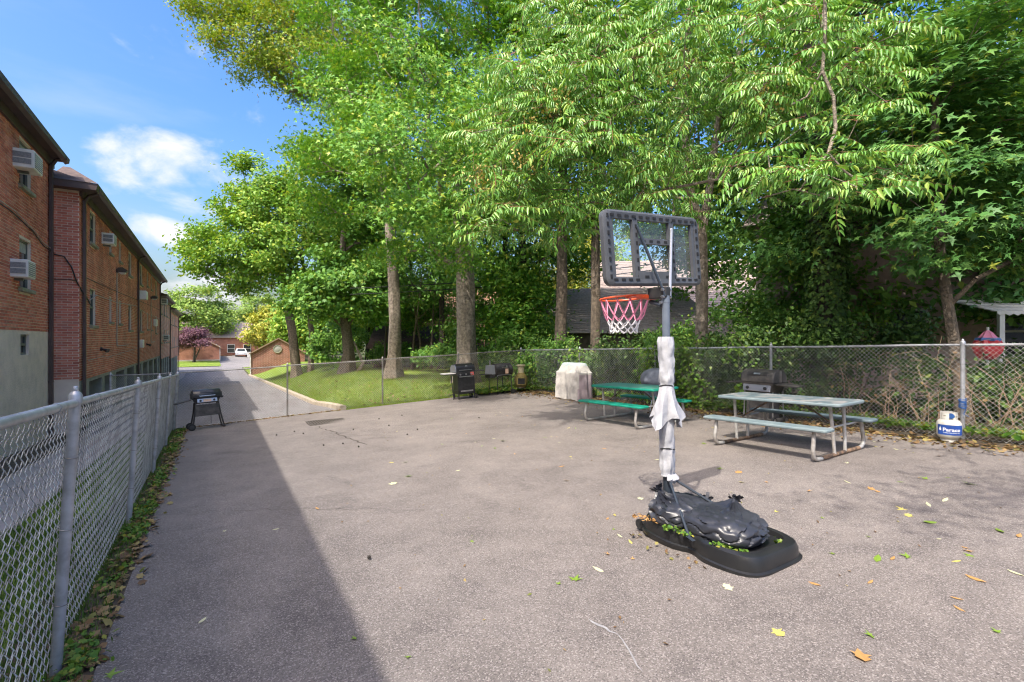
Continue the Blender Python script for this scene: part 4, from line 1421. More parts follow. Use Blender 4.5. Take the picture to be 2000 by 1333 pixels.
tree('yellowing_maple', 'tall maple with yellowing crown on a straight pale trunk in the lawn', tb(-5.85, 24.1),
     [(-5.85, 24.1, -.4, .40), (-5.85, 24.1, .5, .33), (-5.8, 24.1, 2.5, .29), (-5.9, 24.15, 5, .27), (-6.1, 24.3, 7.5, .25), (-6.6, 24.6, 10, .22), (-7.5, 25, 12.4, .17), (-8.6, 25.3, 14.6, .12), (-9.6, 25.5, 16.6, .07)],
     [(-10.0, 25.5, 15.8, 3.6, 3, 2.9), (-13.0, 25.2, 17.0, 3.2, 2.6, 2.6), (-7.0, 25.5, 15.4, 2.8, 2.6, 3.2), (-15.2, 25, 18.6, 2.4, 2.2, 1.5), (-9.6, 25, 19.5, 4, 3, 2.4)],
     760, 58, SL, .22, 'leaf_yellowing', 'bark_grey', sig=.42, flat=.5, r0=.24, hollow=.25)
tree('plane_tree', 'broad spreading tree on twin stems beside the round-vent garage', tb(-15.9, 36),
     [(-15.9, 36, -1.6, .40), (-16.1, 36, .5, .33), (-16.3, 36, 2.5, .30), (-16.6, 35.8, 4.5, .27), (-16.8, 35.6, 6.8, .22), (-16.6, 35.4, 9.5, .16), (-16.2, 35.2, 12, .09)],
     [(-20.0, 34.8, 7.6, 3.7, 3.2, 2.9), (-16.6, 34.2, 9.0, 4.2, 3.6, 3.6), (-13.2, 33.8, 8.2, 3.8, 3.4, 3.4), (-17.0, 34.6, 12.2, 3.3, 3.0, 2.6), (-13.0, 34.2, 13.0, 3.4, 3.2, 3.0), (-22.3, 34.6, 8.2, 1.6, 1.6, 1.5), (-19.4, 34.8, 11.0, 2.2, 2, 1.5)],
     760, 62, DL, .25, 'leaf_plane', 'bark_brown', sig=.52, flat=.5, r0=.26, hollow=.35)
e_ = bpy.data.objects['plane_tree']
b0 = Vector(tb(-15.9, 36))
trunk_mesh(e_, [((-15.1) - b0.x, 36.4 - b0.y, -1.4 - b0.z, .24), (-15.0 - b0.x, 36.4 - b0.y, 2 - b0.z, .19), (-15.2 - b0.x, 36.2 - b0.y, 5.5 - b0.z, .15), (-15.6 - b0.x, 35.8 - b0.y, 8.2 - b0.z, .10)], 'bark_brown')
tree('lawn_maple', 'low leafy maple on a short leaning trunk between lawn trees', tb(-10.0, 29.6),
     [(-10.0, 29.6, -.5, .42), (-9.95, 29.6, .8, .34), (-10.1, 29.6, 2.2, .30), (-10.3, 29.7, 4.0, .25), (-10.4, 29.9, 7, .2), (-10.3, 30, 10, .12)],
     [(-10.8, 28.6, 4.6, 2.7, 2.4, 1.9), (-8.6, 28.8, 5.2, 2.2, 2.2, 2.2), (-9.8, 29.6, 8.0, 2.6, 2.6, 2.6), (-12.2, 28.6, 3.6, 1.5, 1.5, 1.2), (-8, 29.2, 3.3, 1.7, 1.6, 1.2), (-9.5, 30, 12, 3, 3, 3)],
     340, 56, LL, .23, 'leaf_understory', 'bark_brown', sig=.5, flat=.4, r0=.22, hollow=.35)
trunk_mesh(bpy.data.objects['lawn_maple'], [(.5, -.1, -.2, .10), (.95, 0, .6, .085), (.3, .2, 1.9, .07)], 'bark_grey', 'low_limb', 8)

# ---- trees behind the right fence
tree('black_locust', 'slim straight dark trunk behind the silver grill cover', tb(1.86, 18.8),
     [(1.86, 18.8, -.6, .28), (1.86, 18.8, .6, .235), (1.9, 18.8, 3, .215), (1.95, 18.8, 6, .19), (2.0, 18.8, 10, .14), (2.0, 18.8, 13, .08)],
     [(1.5, 18.6, 10.5, 3.4, 2.8, 3.2), (3, 18.8, 14, 3.6, 3, 3.2), (.6, 18, 7.0, 2.2, 1.8, 1.6), (2.2, 18, 6.6, 1.8, 1.5, 1.3)],
     380, 62, DL, .18, 'leaf_sweetgum', 'bark_brown', sig=.45, flat=.5, r0=.14, hollow=.3)
tree('black_locust', 'slim dark trunk rising behind the basketball rim', tb(3.07, 17.8),
     [(3.07, 17.8, -.6, .22), (3.05, 17.8, 1.5, .18), (3.05, 17.8, 4, .165), (3.1, 17.8, 7.5, .14), (3.2, 17.8, 11, .08)],
     [(3.6, 17.4, 9.5, 2.8, 2.6, 3), (5.0, 17.2, 12.5, 3.2, 2.8, 3), (4.4, 17.4, 6.8, 1.9, 1.6, 1.3), (6.6, 16.6, 8.4, 2.4, 2.0, 2.2)],
     400, 62, DL, .17, 'leaf_understory', 'bark_brown', sig=.42, flat=.5, r0=.11, hollow=.3)
tree('ivy_clad_maple', 'massive dark ivy-clad trunk behind the blue-grey picnic table', tb(7.3, 11.2),
     [(7.3, 11.2, -.5, .42), (7.28, 11.2, 1.0, .34), (7.25, 11.2, 2.6, .31), (7.2, 11.25, 4.2, .29), (7.0, 11.3, 6.5, .24), (6.8, 11.3, 9, .16), (6.6, 11.3, 11, .08)],
     [(7.6, 11.0, 6.3, 2.6, 2.0, 1.9), (9.6, 11.2, 6.8, 2.6, 2.2, 2.4), (6.4, 11.8, 8.6, 2.6, 2.2, 2.2), (9.4, 12, 10, 3.4, 2.8, 2.8), (8.2, 10.4, 4.1, 1.9, 1.4, .8), (6.4, 11.4, 3.8, 1.5, 1.2, .6)],
     420, 42, SL, .25, 'leaf_maple', 'bark_dark', sig=.36, flat=.28, up=.75, outw=.45, rnd=.35, droop=.35, r0=.22, hollow=.3)
iv = rng.uniform(0, 1, (5200, 3))
ph = iv[:, 0] * 2 * np.pi
hz = iv[:, 1] ** .8 * 4.6 - .3
rr_ = .36 + .07 * rng.random(5200) + .05 * np.sin(hz * 3 + ph * 2)
ipos = np.stack([np.cos(ph) * rr_ - .02 * hz, np.sin(ph) * rr_, hz + .2], -1)
scatter(LOBED, LOBED_F, ipos, np.stack([np.cos(ph), np.sin(ph), .5 + 0 * ph], -1) + .35 * rng.normal(size=(5200, 3)), np.stack([0 * ph, 0 * ph, -1 + 0 * ph], -1) + .5 * rng.normal(size=(5200, 3)), .09 * rng.uniform(.6, 1.3, 5200), 'ivy', ('leaf_ivy_shaded',), bpy.data.objects['ivy_clad_maple'])
tree('norway_maple', 'maple with layered dark leaves over the gas cylinder and fence', tb(7.95, 8.75),
     [(8.15, 8.75, -.3, .12), (8.05, 8.75, 1.0, .092), (7.85, 8.75, 2.2, .085), (7.7, 8.75, 3.2, .078), (7.65, 8.8, 5, .065), (7.65, 8.8, 7, .04)],
     [(7.6, 8.6, 4.1, 1.9, 1.3, .9), (9.0, 8.8, 4.6, 1.8, 1.5, 1.3), (8.2, 9.0, 6.2, 2.3, 1.8, 1.6), (10, 9.4, 6.6, 2.4, 2, 2.2), (6.9, 9.2, 5.4, 1.4, 1.3, 1.0), (8.6, 8.2, 3.1, 1.0, .8, .5), (9.6, 8.4, 3.4, 1.0, .9, .5), (7.3, 8.3, 3.2, .9, .7, .5), (6.4, 8.9, 4.3, 1.1, .9, .7), (7.7, 8.25, 4.1, .8, .5, .9)],
     520, 36, SL, .23, 'leaf_maple', 'bark_brown', sig=.30, flat=.25, up=.75, outw=.5, rnd=.32, droop=.4, r0=.07, hollow=.3)

# ---- tree of heaven overhanging the court: long feather leaves
def frond_template(npair, droop, seed, side=.04, lose=.06):
    rs = random.Random(seed)
    V, F, M_ = [], [], []
    def rach(x): return Vector((x * (1 - .12 * droop * x), side * x * x + .02 * math.sin(x * 5 + seed), .12 * math.sin(x * 1.4) - droop * x * x))
    k = 6
    for i in range(k + 1):
        p = rach(i / k)
        r = .007 * (1.15 - i / k)
        for q in range(3):
            a = 2 * math.pi * q / 3
            V.append((p.x, p.y + r * math.cos(a), p.z + r * math.sin(a)))
    for i in range(k):
        for q in range(3):
            l = (q + 1) % 3
            F.append((i * 3 + q, i * 3 + l, i * 3 + 3 + l, i * 3 + 3 + q)); M_.append(1)
    def leaflet(p, d, L, w, nrm):
        d = d.normalized(); sd = d.cross(nrm).normalized(); nn = sd.cross(d)
        b = len(V)
        for (u, v, z) in ((0, 0, 0), (.25, -.9, .010), (.6, -.75, -.015), (1, 0, -.09), (.6, .75, -.015), (.25, .9, .010)):
            q = p + d * (u * L) + sd * (v * w) + nn * (z + (-.016 if v == 0 and 0 < u < 1 else 0))
            V.append(tuple(q))
        F.append((b, b + 1, b + 2, b + 3)); M_.append(0)
        F.append((b, b + 3, b + 4, b + 5)); M_.append(0)
    for i in range(npair):
        x = .16 + .82 * i / (npair - 1)
        p = rach(x)
        t = (rach(min(x + .02, 1.02)) - rach(x - .02)).normalized()
        L = .20 * (1.0 - .45 * abs(x - .42) ** 1.1) * rs.uniform(.85, 1.1) * (1.0 if x < .8 else 1.0 - (x - .8) * 1.2)
        for sgn in (-1, 1):
            if rs.random() < lose: continue
            L2 = L * rs.uniform(.75, 1.12)
            d = t * (.30 + .45 * x + rs.uniform(-.15, .15)) + Vector((0, sgn, 0)) * .9 + Vector((0, 0, -.22 + rs.uniform(-.28, .22)))
            leaflet(p, d, L2, L2 * rs.uniform(.17, .215), Vector((rs.uniform(-.2, .2), sgn * (.35 + rs.uniform(-.25, .3)), 1)))
    leaflet(rach(1.0), Vector((1, 0, -droop * 2)), .13, .022, Vector((0, 0, 1)))
    return V, F, M_
FR = [frond_template(9, .18, 1, .10), frond_template(11, .32, 2, -.12), frond_template(8, .08, 3, .2), frond_template(10, .42, 4, .05), frond_template(8, .25, 5, -.25, .12)]
AIL = thing('tree_of_heaven', 'tree of heaven with long feathery leaves overhanging the court, forked trunk behind fence', 'tree', tb(5.05, 12.8))
ab = np.array(tb(5.05, 12.8))
def rel(p): return tuple(np.array(p[:3]) - ab) + tuple(p[3:])
tp = [rel(p) for p in [(5.05, 12.8, -.4, .19), (5.0, 12.8, 1.2, .165), (5.0, 12.8, 2.5, .15), (4.95, 12.7, 3.6, .14), (4.9, 12.6, 4.4, .14), (4.55, 12.4, 5.3, .12), (4.25, 12.0, 6.4, .10), (4.0, 11.2, 7.8, .085), (3.8, 10.2, 9.0, .07), (3.8, 9.2, 9.8, .05)]]
trunk_mesh(AIL, tp, 'bark_grey', n=10)
tp2 = [rel(p) for p in [(4.9, 12.6, 4.3, .10), (5.1, 12.5, 5.6, .09), (5.2, 12.2, 7.4, .075), (5.6, 11.4, 9.2, .06), (5.8, 10.4, 10.2, .04)]]
trunk_mesh(AIL, tp2, 'bark_grey', 'limb', n=8)
def pz(px, py, Y): return ((px - 1000) / 950 * Y, Y, 1.6 + (664 - py) / 950 * Y)
# where the drooping sprays hang (metres)
spr = [pz(x, y, Y) for x, y, Y in [
    (1535, 330, 6.5), (1725, 345, 6.5), (1500, 300, 6.8), (1700, 300, 6.6), (1570, 350, 6.4), (1745, 330, 6.6),
    (1640, 60, 6.6), (1700, 90, 6.7), (1735, 150, 6.6), (1560, 110, 6.8), (1600, 30, 6.8), (1720, 20, 7), (1730, 50, 6.9), (1660, 140, 6.9), (1540, 170, 7.0), (1480, 240, 7.2), (1440, 250, 7.4), (1510, 210, 7.0),
    (1430, 120, 7.3), (1380, 60, 7.4), (1460, 40, 7.2), (1500, 90, 7.1), (1350, 130, 7.6), (1420, 180, 7.5), (1330, 20, 7.5), (1280, 60, 7.8), (1240, 110, 7.9),
    (1180, 60, 8.0), (1120, 120, 8.1), (1060, 160, 8.3), (1010, 190, 8.4), (1000, 150, 8.5), (1150, 170, 8.1), (1220, 180, 8.0), (1290, 200, 7.9), (1340, 230, 7.8),
    (1080, 230, 8.2), (1030, 270, 8.3), (980, 250, 8.6), (1150, 260, 8.1), (1220, 270, 8.0), (1110, 310, 8.2), (1040, 340, 8.4), (980, 350, 8.6), (930, 340, 8.8), (950, 400, 8.9),
    (1010, 400, 8.6), (1080, 390, 8.5), (1180, 330, 8.2), (1260, 330, 8.1), (1250, 370, 8.3), (1190, 380, 8.5), (1130, 400, 8.7), (1300, 300, 8.0), (1060, 440, 9.0), (1130, 450, 9.2), (960, 450, 9.4), (1300, 370, 8.6), (1230, 400, 9)]]
extra = []
for p in spr:
    for q in range(2):
        extra.append((p[0] + rng.normal() * .28, p[1] + rng.normal() * .35 + q * .3, p[2] + rng.normal() * .25 + q * .15))
cl = ellipsoids([rel(b) for b in [(3.2, 10.2, 7.6, 3.8, 2.2, 2.4), (1.2, 10.4, 6.4, 2.6, 1.8, 2.0), (5.2, 9.4, 7.2, 2.2, 2.0, 2.0), (3.2, 10.8, 5.0, 2.2, 1.2, 1.0), (-.1, 9.0, 5.3, 1.3, 1.0, .9), (.9, 8.6, 5.6, 1.4, .9, .9)]], 240, .3)
cl = np.concatenate([cl, np.array([(4.5, 3.6, 5.4), (4.9, 3.9, 5.7), (5.3, 4.2, 5.5), (4.7, 4.4, 6.0), (5.4, 4.9, 6.2), (5.2, 5.8, 6.9)]) - ab])
cl = np.concatenate([cl, np.array(spr) - ab, np.array(extra) - ab])
arr, par, rad, nt_ = grow(tp, cl, .09, up_bias=.0)
ids = np.arange(nt_, len(arr))
V_, F_ = tubes(arr[par[ids]], arr[ids], np.minimum(rad[par[ids]], rad[ids] * 1.35), rad[ids], 5)
fast('branches', V_, F_.ravel(), np.full(len(F_), 4), ('bark_grey',), AIL, smooth_=True)['kind'] = 'stuff'
for pl, r_ in (([(1610, -60), (1612, 60), (1606, 140), (1628, 190), (1632, 250), (1618, 300)], .022), ([(1618, 300), (1590, 330), (1562, 372)], .012), ([(1618, 300), (1650, 335), (1690, 362)], .012), ([(1606, 140), (1575, 190), (1545, 205)], .012)):
    MB().tube([np.array(pz(x, y, 6.55)) - ab for x, y in pl], r_, 6).build('hanging_twig', 'bark_grey', AIL, True)
nfr = 6
for k, (tv, tf, tm) in enumerate(FR):
    sel = cl[k::5]
    n = len(sel) * nfr
    pos = np.repeat(sel, nfr, 0) + rng.normal(size=(n, 3)) * .04
    az = (np.tile(np.arange(nfr), len(sel)) / nfr + np.repeat(rng.random(len(sel)), nfr)) * 2 * np.pi + rng.normal(size=n) * .25
    el = rng.uniform(-.75, .35, n)
    d = np.stack([np.cos(az) * np.cos(el), np.sin(az) * np.cos(el), np.sin(el)], -1)
    d[:, 1] -= .15
    nr = np.stack([-.15 + 0 * az, -.55 + 0 * az, 1 + 0 * az], -1) + .32 * rng.normal(size=(n, 3))
    scatter(tv, tf, pos, nr, d, rng.uniform(.38, .82, n), 'crown', ('leaf_ailanthus', 'rachis_red'), AIL, tm)
# bunches of tan winged seeds
sp = np.array([pz(x, y, Y) for x, y, Y in [(1035, 245, 8.2), (1080, 210, 8.1), (1100, 195, 8.1), (935, 335, 8.6), (1020, 320, 8.3), (1040, 300, 8.2), (950, 375, 8.7), (1500, 185, 6.9), (1490, 45, 7.1), (1320, 130, 7.6)]]) - ab
n = len(sp) * 70
pp = np.repeat(sp, 70, 0) + rng.normal(size=(n, 3)) * np.array([.14, .14, .16])
scatter(DIA, DIA_F, pp, rng.normal(size=(n, 3)), rng.normal(size=(n, 3)) - np.array([0, 0, 1]), .06, 'seed_clusters', ('seed_tan',), AIL)['kind'] = 'stuff'

tree('overhanging_maple', 'maple arching over the court from behind the right fence', tb(12.0, 1.5),
     [(12.0, 1.5, -.3, .3), (11.6, 1.4, 2.5, .26), (10.5, 1.2, 5, .22), (8.0, .8, 7.4, .17), (5.0, .3, 8.6, .11), (2.6, -.1, 9.0, .05)],
     [(1.2, -.4, 8.8, 1.5, .9, .7), (3.2, -.2, 9.2, 1.4, .9, .7), (5.4, .4, 9.2, 1.5, 1.2, .9)],
     80, 26, SL, .15, 'leaf_maple', 'bark_brown', sig=.45, flat=.4, r0=.09)
# ---- woods filling in behind
back = [  # x, y, height, spread, label, leaf
    (9.4, 24.5, 15, 3.4, 'background tree between the dark-roofed house and the rim trunk', 'leaf_understory'),
    (10.4, 16.2, 14, 3.6, 'background tree behind the ivy-clad trunk', 'leaf_understory'),
    (4.2, 38, 11, 4.2, 'background tree behind the tan-roofed house', 'leaf_far_gold'), (9.5, 44, 13, 4.6, 'far background tree above the tan-roofed house', 'leaf_plane'),
    (13.2, 13.4, 13, 3.4, 'background tree behind the layered maple', 'leaf_sweetgum'),
    (-.3, 27, 16, 3.8, 'background tree right of the thickest trunk, behind the lawn', 'leaf_understory'),
    (-4.5, 31, 15, 3.6, 'background tree behind the straight pale trunk', 'leaf_understory'),
    (-7.6, 37, 15, 4.2, 'background tree above the brown shed', 'leaf_plane'),
    (-12.5, 42, 13, 4.0, 'background tree between the low maple and twin-stem tree', 'leaf_plane'),
    (0.6, 24.5, 14, 3.2, 'background tree behind the slim straight trunk', 'leaf_sweetgum')]
for (x, y, h, r, lab, lm) in back:
    zb = GXY(x, y)
    tree('woodland_tree', lab, (x, y, zb - .1),
         [(x, y, zb - .4, .24), (x + .05, y, zb + 2, .18), (x, y, zb + 5, .16), (x - .1, y, zb + 8, .12), (x, y, zb + h * .8, .06)],
         [(x, y, zb + h * .78, r, r, h * .22), (x - r * .5, y - .4, zb + h * .52, r * .85, r * .8, h * .18), (x + r * .5, y - .3, zb + h * .5, r * .85, r * .8, h * .17), (x, y - .5, zb + h * .33, r * .8, r * .7, h * .10)],
         230, 52, DL, .24, lm, 'bark_dark', group='trees filling the woods behind the fences', sig=.58, flat=.5, r0=.14, hollow=.35)
for (x, y, h, r, lab, lm) in [(-1.2, 29.5, 6.5, 2.4, 'leafy young tree before the orange brick house', 'leaf_understory'), (0.9, 29.5, 7, 2.2, 'leafy young tree left of the dark-roofed house', 'leaf_understory'), (-5.0, 33.5, 7.5, 2.8, 'leafy young tree before the brown shed', 'leaf_understory'),
                             (-8.6, 34.5, 8, 3.0, 'leafy young tree at the lawn edge behind the low maple', 'leaf_plane'), (9.2, 14.6, 6.5, 2.2, 'leafy young tree right of the ivy-clad trunk', 'leaf_understory'), (.6, 22.6, 5.0, 1.5, 'leafy young tree behind the barrel grill', 'leaf_sweetgum'), (12.6, 11.6, 7, 2.4, 'leafy young tree before the pink brick house', 'leaf_maple')]:
    zb = GXY(x, y)
    tree('young_tree', lab, (x, y, zb - .1),
         [(x, y, zb - .3, .10), (x + .1, y, zb + h * .3, .08), (x, y, zb + h * .6, .06), (x, y, zb + h * .85, .03)],
         [(x, y, zb + h * .70, r, r * .8, h * .26), (x - r * .5, y, zb + h * .45, r * .8, r * .7, h * .22), (x + r * .5, y, zb + h * .42, r * .8, r * .7, h * .2)],
         150, 50, DL, .20, lm, 'bark_brown', group='young trees at the wood edge', sig=.45, flat=.5, r0=.06, hollow=.2)
# ---- far trees down the drive
far = [(-2.2, 106, 13.0, 6.5, 'rounded green tree behind the purple plum and garage', 'leaf_far'), (-11, 112, 12, 6, 'pale green tree behind the lowest brick wing', 'leaf_far_gold'),
       (9.6, 98, 9.5, 4.0, 'golden green tree before the far brick block', 'leaf_far_gold'), (13.5, 85, 9, 4.6, 'dense green tree behind the round-vent garage roof', 'leaf_far'),
       (9.0, 128, 15, 7.5, 'hazy green tree far behind the end block', 'leaf_far'), (20, 120, 16, 8, 'tall hazy tree far right of the end block', 'leaf_far'),
       (11.0, 66, 8.5, 4.0, 'small tree leaning over the garage from behind', 'leaf_plane'), (17, 60, 12, 5, 'thick dark tree in the wood edge by the garage', 'leaf_understory'), (13.5, 48, 11, 4.5, 'thick tree in the wood edge behind twin stems', 'leaf_understory')]
for (s, t, h, r, lab, lm) in far:
    p = P(s, t); x, y = p.x, p.y
    zb = gz(s, t)
    tree('distant_tree', lab, (x, y, zb - .1),
         [(x, y, zb - .4, .35), (x, y, zb + h * .3, .26), (x, y, zb + h * .6, .15), (x, y, zb + h * .85, .06)],
         [(x, y, zb + h * .55, r, r, h * .38), (x - r * .5, y, zb + h * .42, r * .6, r * .6, h * .25), (x + r * .5, y, zb + h * .45, r * .6, r * .6, h * .25), (x, y, zb + h * .82, r * .6, r * .6, h * .2)],
         330, 44, DL, .46, lm, 'bark_brown', group='trees at the far end of the drive', sig=.72, flat=.55, r0=.2, hollow=.55)
p = P(-1.92, 82)
tree('purple_plum', 'purple-leaved plum tree on the grass plot', (p.x, p.y, gz(-1.92, 82)),
     [(p.x, p.y, gz(-1.92, 82) - .1, .16), (p.x + .1, p.y, -.6, .13), (p.x + .1, p.y, .6, .12), (p.x, p.y, 2.2, .05)],
     [(p.x, p.y, 1.9, 2.5, 2.2, 1.2), (p.x - 1.6, p.y, 1.3, 1.6, 1.6, .9), (p.x + 1.4, p.y, 1.2, 1.4, 1.4, .8), (p.x + .2, p.y, 2.9, 1.5, 1.4, .9)],
     150, 46, DL, .22, 'leaf_plum', 'bark_dark', sig=.38, flat=.6, r0=.1, hollow=.4)
trunk_mesh(bpy.data.objects['purple_plum'], [(.15, 0, .5, .1), (.75, 0, 1.8, .07), (1.0, 0, 2.6, .04)], 'bark_dark', 'limb', 8)

# ---- saplings and stems in the shade behind the lawn
for i, (x, y, h, dx, lab) in enumerate([(-6.3, 30.5, 6, .5, 'bare dead sapling forked above the board fence'), (-5.7, 30.8, 5.5, -.5, 'thin leaning sapling crossing the dead one'), (-5.2, 31.2, 6.2, .2, 'thin upright sapling behind the straight pale trunk'),
                                    (-.9, 25.5, 5.5, .9, 'leaning dark sapling right of the thickest trunk'), (.1, 24.2, 5, .3, 'slender grey sapling behind the barrel grill'), (-8.4, 32, 5, .2, 'slender dark sapling right of the low maple')]):
    e = thing('sapling', lab, 'sapling', tb(x, y))
    trunk_mesh(e, [(0, 0, -.3, .085), (dx * .3, 0, h * .35, .065), (dx, 0, h * .75, .045), (dx * 1.3, 0, h, .02)], 'bark_brown', 'stem', 7)
    for q in range(5):
        f = random.uniform(.4, .95)
        a = random.uniform(0, 6.28)
        L = random.uniform(.6, 1.5)
        MB().tube([(dx * f, 0, h * f), (dx * f + math.cos(a) * L * .5, math.sin(a) * L * .5, h * f + L * .5), (dx * f + math.cos(a) * L, math.sin(a) * L, h * f + L * .6)], [.025, .016, .006], 5).build('branch', 'bark_brown', e, True)

# ---- shrubs and creepers along the right fence
def shrub(name, label, x, y, blobs, ncl, per, lm, size, stems=5, leaf=DL, sig=.2):
    e = thing(name, label, 'shrub' if 'shrub' in name else 'vine', tb(x, y), 0, 'undergrowth along the right fence' if 'shrub' in name else None)
    b0 = np.array(tb(x, y))
    bl = [(b[0] - b0[0], b[1] - b0[1], b[2] - b0[2], *b[3:]) for b in blobs]
    cl = ellipsoids(bl, ncl, .2)
    cl[:, 2] = np.maximum(cl[:, 2], .06)
    m = MB()
    for k in range(stems):
        c = cl[int(rng.integers(len(cl)))]
        a = Vector((random.uniform(-.4, .4), random.uniform(-.2, .2), -.05))
        m.tube([a, a.lerp(Vector(c), .5) + Vector((random.uniform(-.2, .2), 0, .15)), Vector(c)], [.02, .014, .006], 5)
    m.build('stems', 'bark_brown', e, True)
    n = ncl * per
    pos = np.repeat(cl, per, 0) + rng.normal(size=(n, 3)) * sig * np.array([1, 1, .8])
    pos[:, 2] = np.maximum(pos[:, 2], .01)
    nr = np.array([0, -.45, .7]) + .6 * rng.normal(size=(n, 3))
    dd = rng.normal(size=(n, 3)) + np.array([0, -.4, -.5])
    scatter(*leaf, pos, nr, dd, size * rng.uniform(.6, 1.3, n), 'foliage', (lm,), e)
    return e
def bank(s, t, w, h, z0=0.0):
    p = P(s, t); zb = gz(min(s, 13), t)
    return [(p.x, p.y, zb + z0 + h * .35, w, .6, h * .5), (p.x + w * .4, p.y, zb + z0 + h * .7, w * .6, .6, h * .38), (p.x - w * .5, p.y, zb + z0 + h * .55, w * .6, .6, h * .4)]
SH = [(10.9, 14.6, 1.3, 2.3, 'leaf_understory', 'shrub behind the yellow chiminea where the fences meet'), (11.1, 12.4, 1.3, 1.5, 'leaf_ivy_shaded', 'dark low shrub behind the silver grill cover'), (11.6, 10.6, 1.5, 1.9, 'leaf_ivy_shaded', 'shrub behind the green picnic table'),
      (10.8, 8.4, 1.1, 1.7, 'leaf_vine', 'bright sprawling shrub against the fence left of the old gas grill'), (11.5, 9.2, 1.3, 2.2, 'leaf_understory', 'tall shrub behind the hoop pole pad'), (11.3, 6.8, 1.2, 2.3, 'leaf_ivy_shaded', 'shady shrub behind the old gas grill'),
      (12.3, 5.0, 1.6, 2.4, 'leaf_ivy_shaded', 'dark shrub at the foot of the ivy-clad trunk'), (12.6, 3.0, 1.5, 1.3, 'leaf_ivy_shaded', 'low dark shrub behind the gas cylinder'), (12.2, 1.2, 1.4, 1.2, 'leaf_understory', 'low shrub below the porch awning'),
      (12.6, 13.2, 1.8, 1.5, 'leaf_understory', 'tall shrub between the two slim dark trunks'), (12.8, 8.2, 1.7, 3.0, 'leaf_understory', 'tall feathery shrub left of the ivy-clad trunk'), (12, 17.5, 1.9, 2.6, 'leaf_understory', 'shrub right of the thickest trunk beyond the lawn')]
for (s, t, w, h, lm, lab) in SH:
    p = P(s, t)
    shrub('shrub', lab, p.x, p.y, bank(s, t, w, h), 100, 54, lm, .105)
# woods edge behind the lawn
for (x, y, w, h, lab) in [(-12.4, 33.5, 2.2, 3.4, 'shrub thicket under the low maple at the lawn edge'), (-14, 39, 2.6, 3.6, 'shrub thicket beside the round-vent garage'), (-4.2, 28.5, 1.6, 1.9, 'shrub at the lawn edge behind the straight pale trunk'), (-.4, 23.0, 1.2, 1.7, 'shrub at the lawn edge right of the thickest trunk'), (-7.8, 33, 2.0, 2.0, 'shrub before the board fence')]:
    zb = GXY(x, y)
    shrub('shrub', lab, x, y, [(x, y, zb + h * .4, w, 1, h * .5), (x + w * .4, y, zb + h * .7, w * .6, .8, h * .35), (x - w * .4, y, zb + h * .6, w * .6, .8, h * .4)], 90, 40, 'leaf_understory', .20)
# vines over the fence
def vine(label, t, w, n):
    p = P(10.0, t)
    e = thing('creeper_vine', label, 'vine', G(10.0, t), ANG, 'creepers climbing the right fence')
    m = MB()
    pts = []
    for k in range(n):
        x0 = random.uniform(-w, w)
        zt = random.uniform(.5, 1.75)
        pl = [(.05 * math.sin(q * 1.7 + k), x0 + .18 * math.sin(q * 1.1 + k * 2) + .1 * q, zt * q / 5) for q in range(6)]
        if zt > 1.3: pl.append((-.28, x0 + .5, zt + .02)); pl.append((-.42, x0 + .6, zt - .25))
        m.tube(pl, .006, 4)
        for q in range(1, len(pl)):
            for r_ in range(7):
                f = random.random()
                a, b = Vector(pl[q - 1]), Vector(pl[q])
                pts.append(tuple(a.lerp(b, f) + Vector((random.uniform(-.08, .08), random.uniform(-.1, .1), random.uniform(-.06, .06)))))
    m.build('stem', 'bark_brown', e, True)
    pos = np.array(pts); k = len(pos)
    scatter(LOBED, LOBED_F, pos, np.array([-.7, -.2, .7]) + .5 * rng.normal(size=(k, 3)), rng.normal(size=(k, 3)) + np.array([-.4, 0, -.6]), .095 * rng.uniform(.6, 1.2, k), 'leaves', ('leaf_vine',), e)
for t, w, n, lab in [(14.9, .8, 16, 'creeper smothering the fence corner by the chiminea'), (11.6, .25, 7, 'creeper on the fence right of the silver cover'), (8.9, .35, 6, 'creeper spilling over the rail by the pole pad'), (7.6, .6, 16, 'dense creeper behind the hoop strut'), (6.0, .3, 6, 'creeper at the post above the old gas grill')]:
    vine(lab, t, w, n)
# dead brambles
def bramble(label, s, t, n, h, spread):
    e = thing('dead_bramble', label, 'bramble', G(s, t), ANG)
    for k in range(n):
        a = random.uniform(0, 6.28); hh = h * random.uniform(.45, 1.1); sp = spread * random.uniform(.3, 1.2)
        dx, dy = math.cos(a) * sp * .45, math.sin(a) * sp
        x0, y0 = random.uniform(-.25, .35), random.uniform(-.8, .8)
        bend = random.uniform(1.2, 2.3)
        pl = []
        r0 = random.uniform(.004, .010)
        for q in range(9):
            f = q / 8
            w = .035 * (q > 0)
            pl.append((x0 + dx * f * f + random.gauss(0, w), y0 + dy * f ** 1.4 + random.gauss(0, w), -.05 + hh * math.sin(f * bend) / math.sin(min(bend, 1.57)) + random.gauss(0, w * .6)))
        m = MB()
        m.tube(pl, [r0 * (1.1 - .9 * i / 8) for i in range(9)], 5)
        for q in range(random.randint(1, 4)):
            i = random.randint(3, 7)
            p0 = Vector(pl[i])
            L = random.uniform(.15, .5)
            d = Vector((random.gauss(0, 1) * .5, random.gauss(0, 1), random.gauss(.2, .6))).normalized()
            m.tube([p0, p0 + d * L * .5 + Vector((0, 0, .03)), p0 + d * L], [r0 * .6, r0 * .4, r0 * .2], 4)
        m.build('cane', 'dry_stem', e, True)
    pos = np.array([(random.gauss(.1, .25), random.gauss(0, .7), abs(random.gauss(.2, .5))) for _ in range(90)])
    scatter(LOBED, LOBED_F, pos, rng.normal(size=(90, 3)), rng.normal(size=(90, 3)), .07, 'withered_leaves', ('litter_leaf',), e)['kind'] = 'stuff'
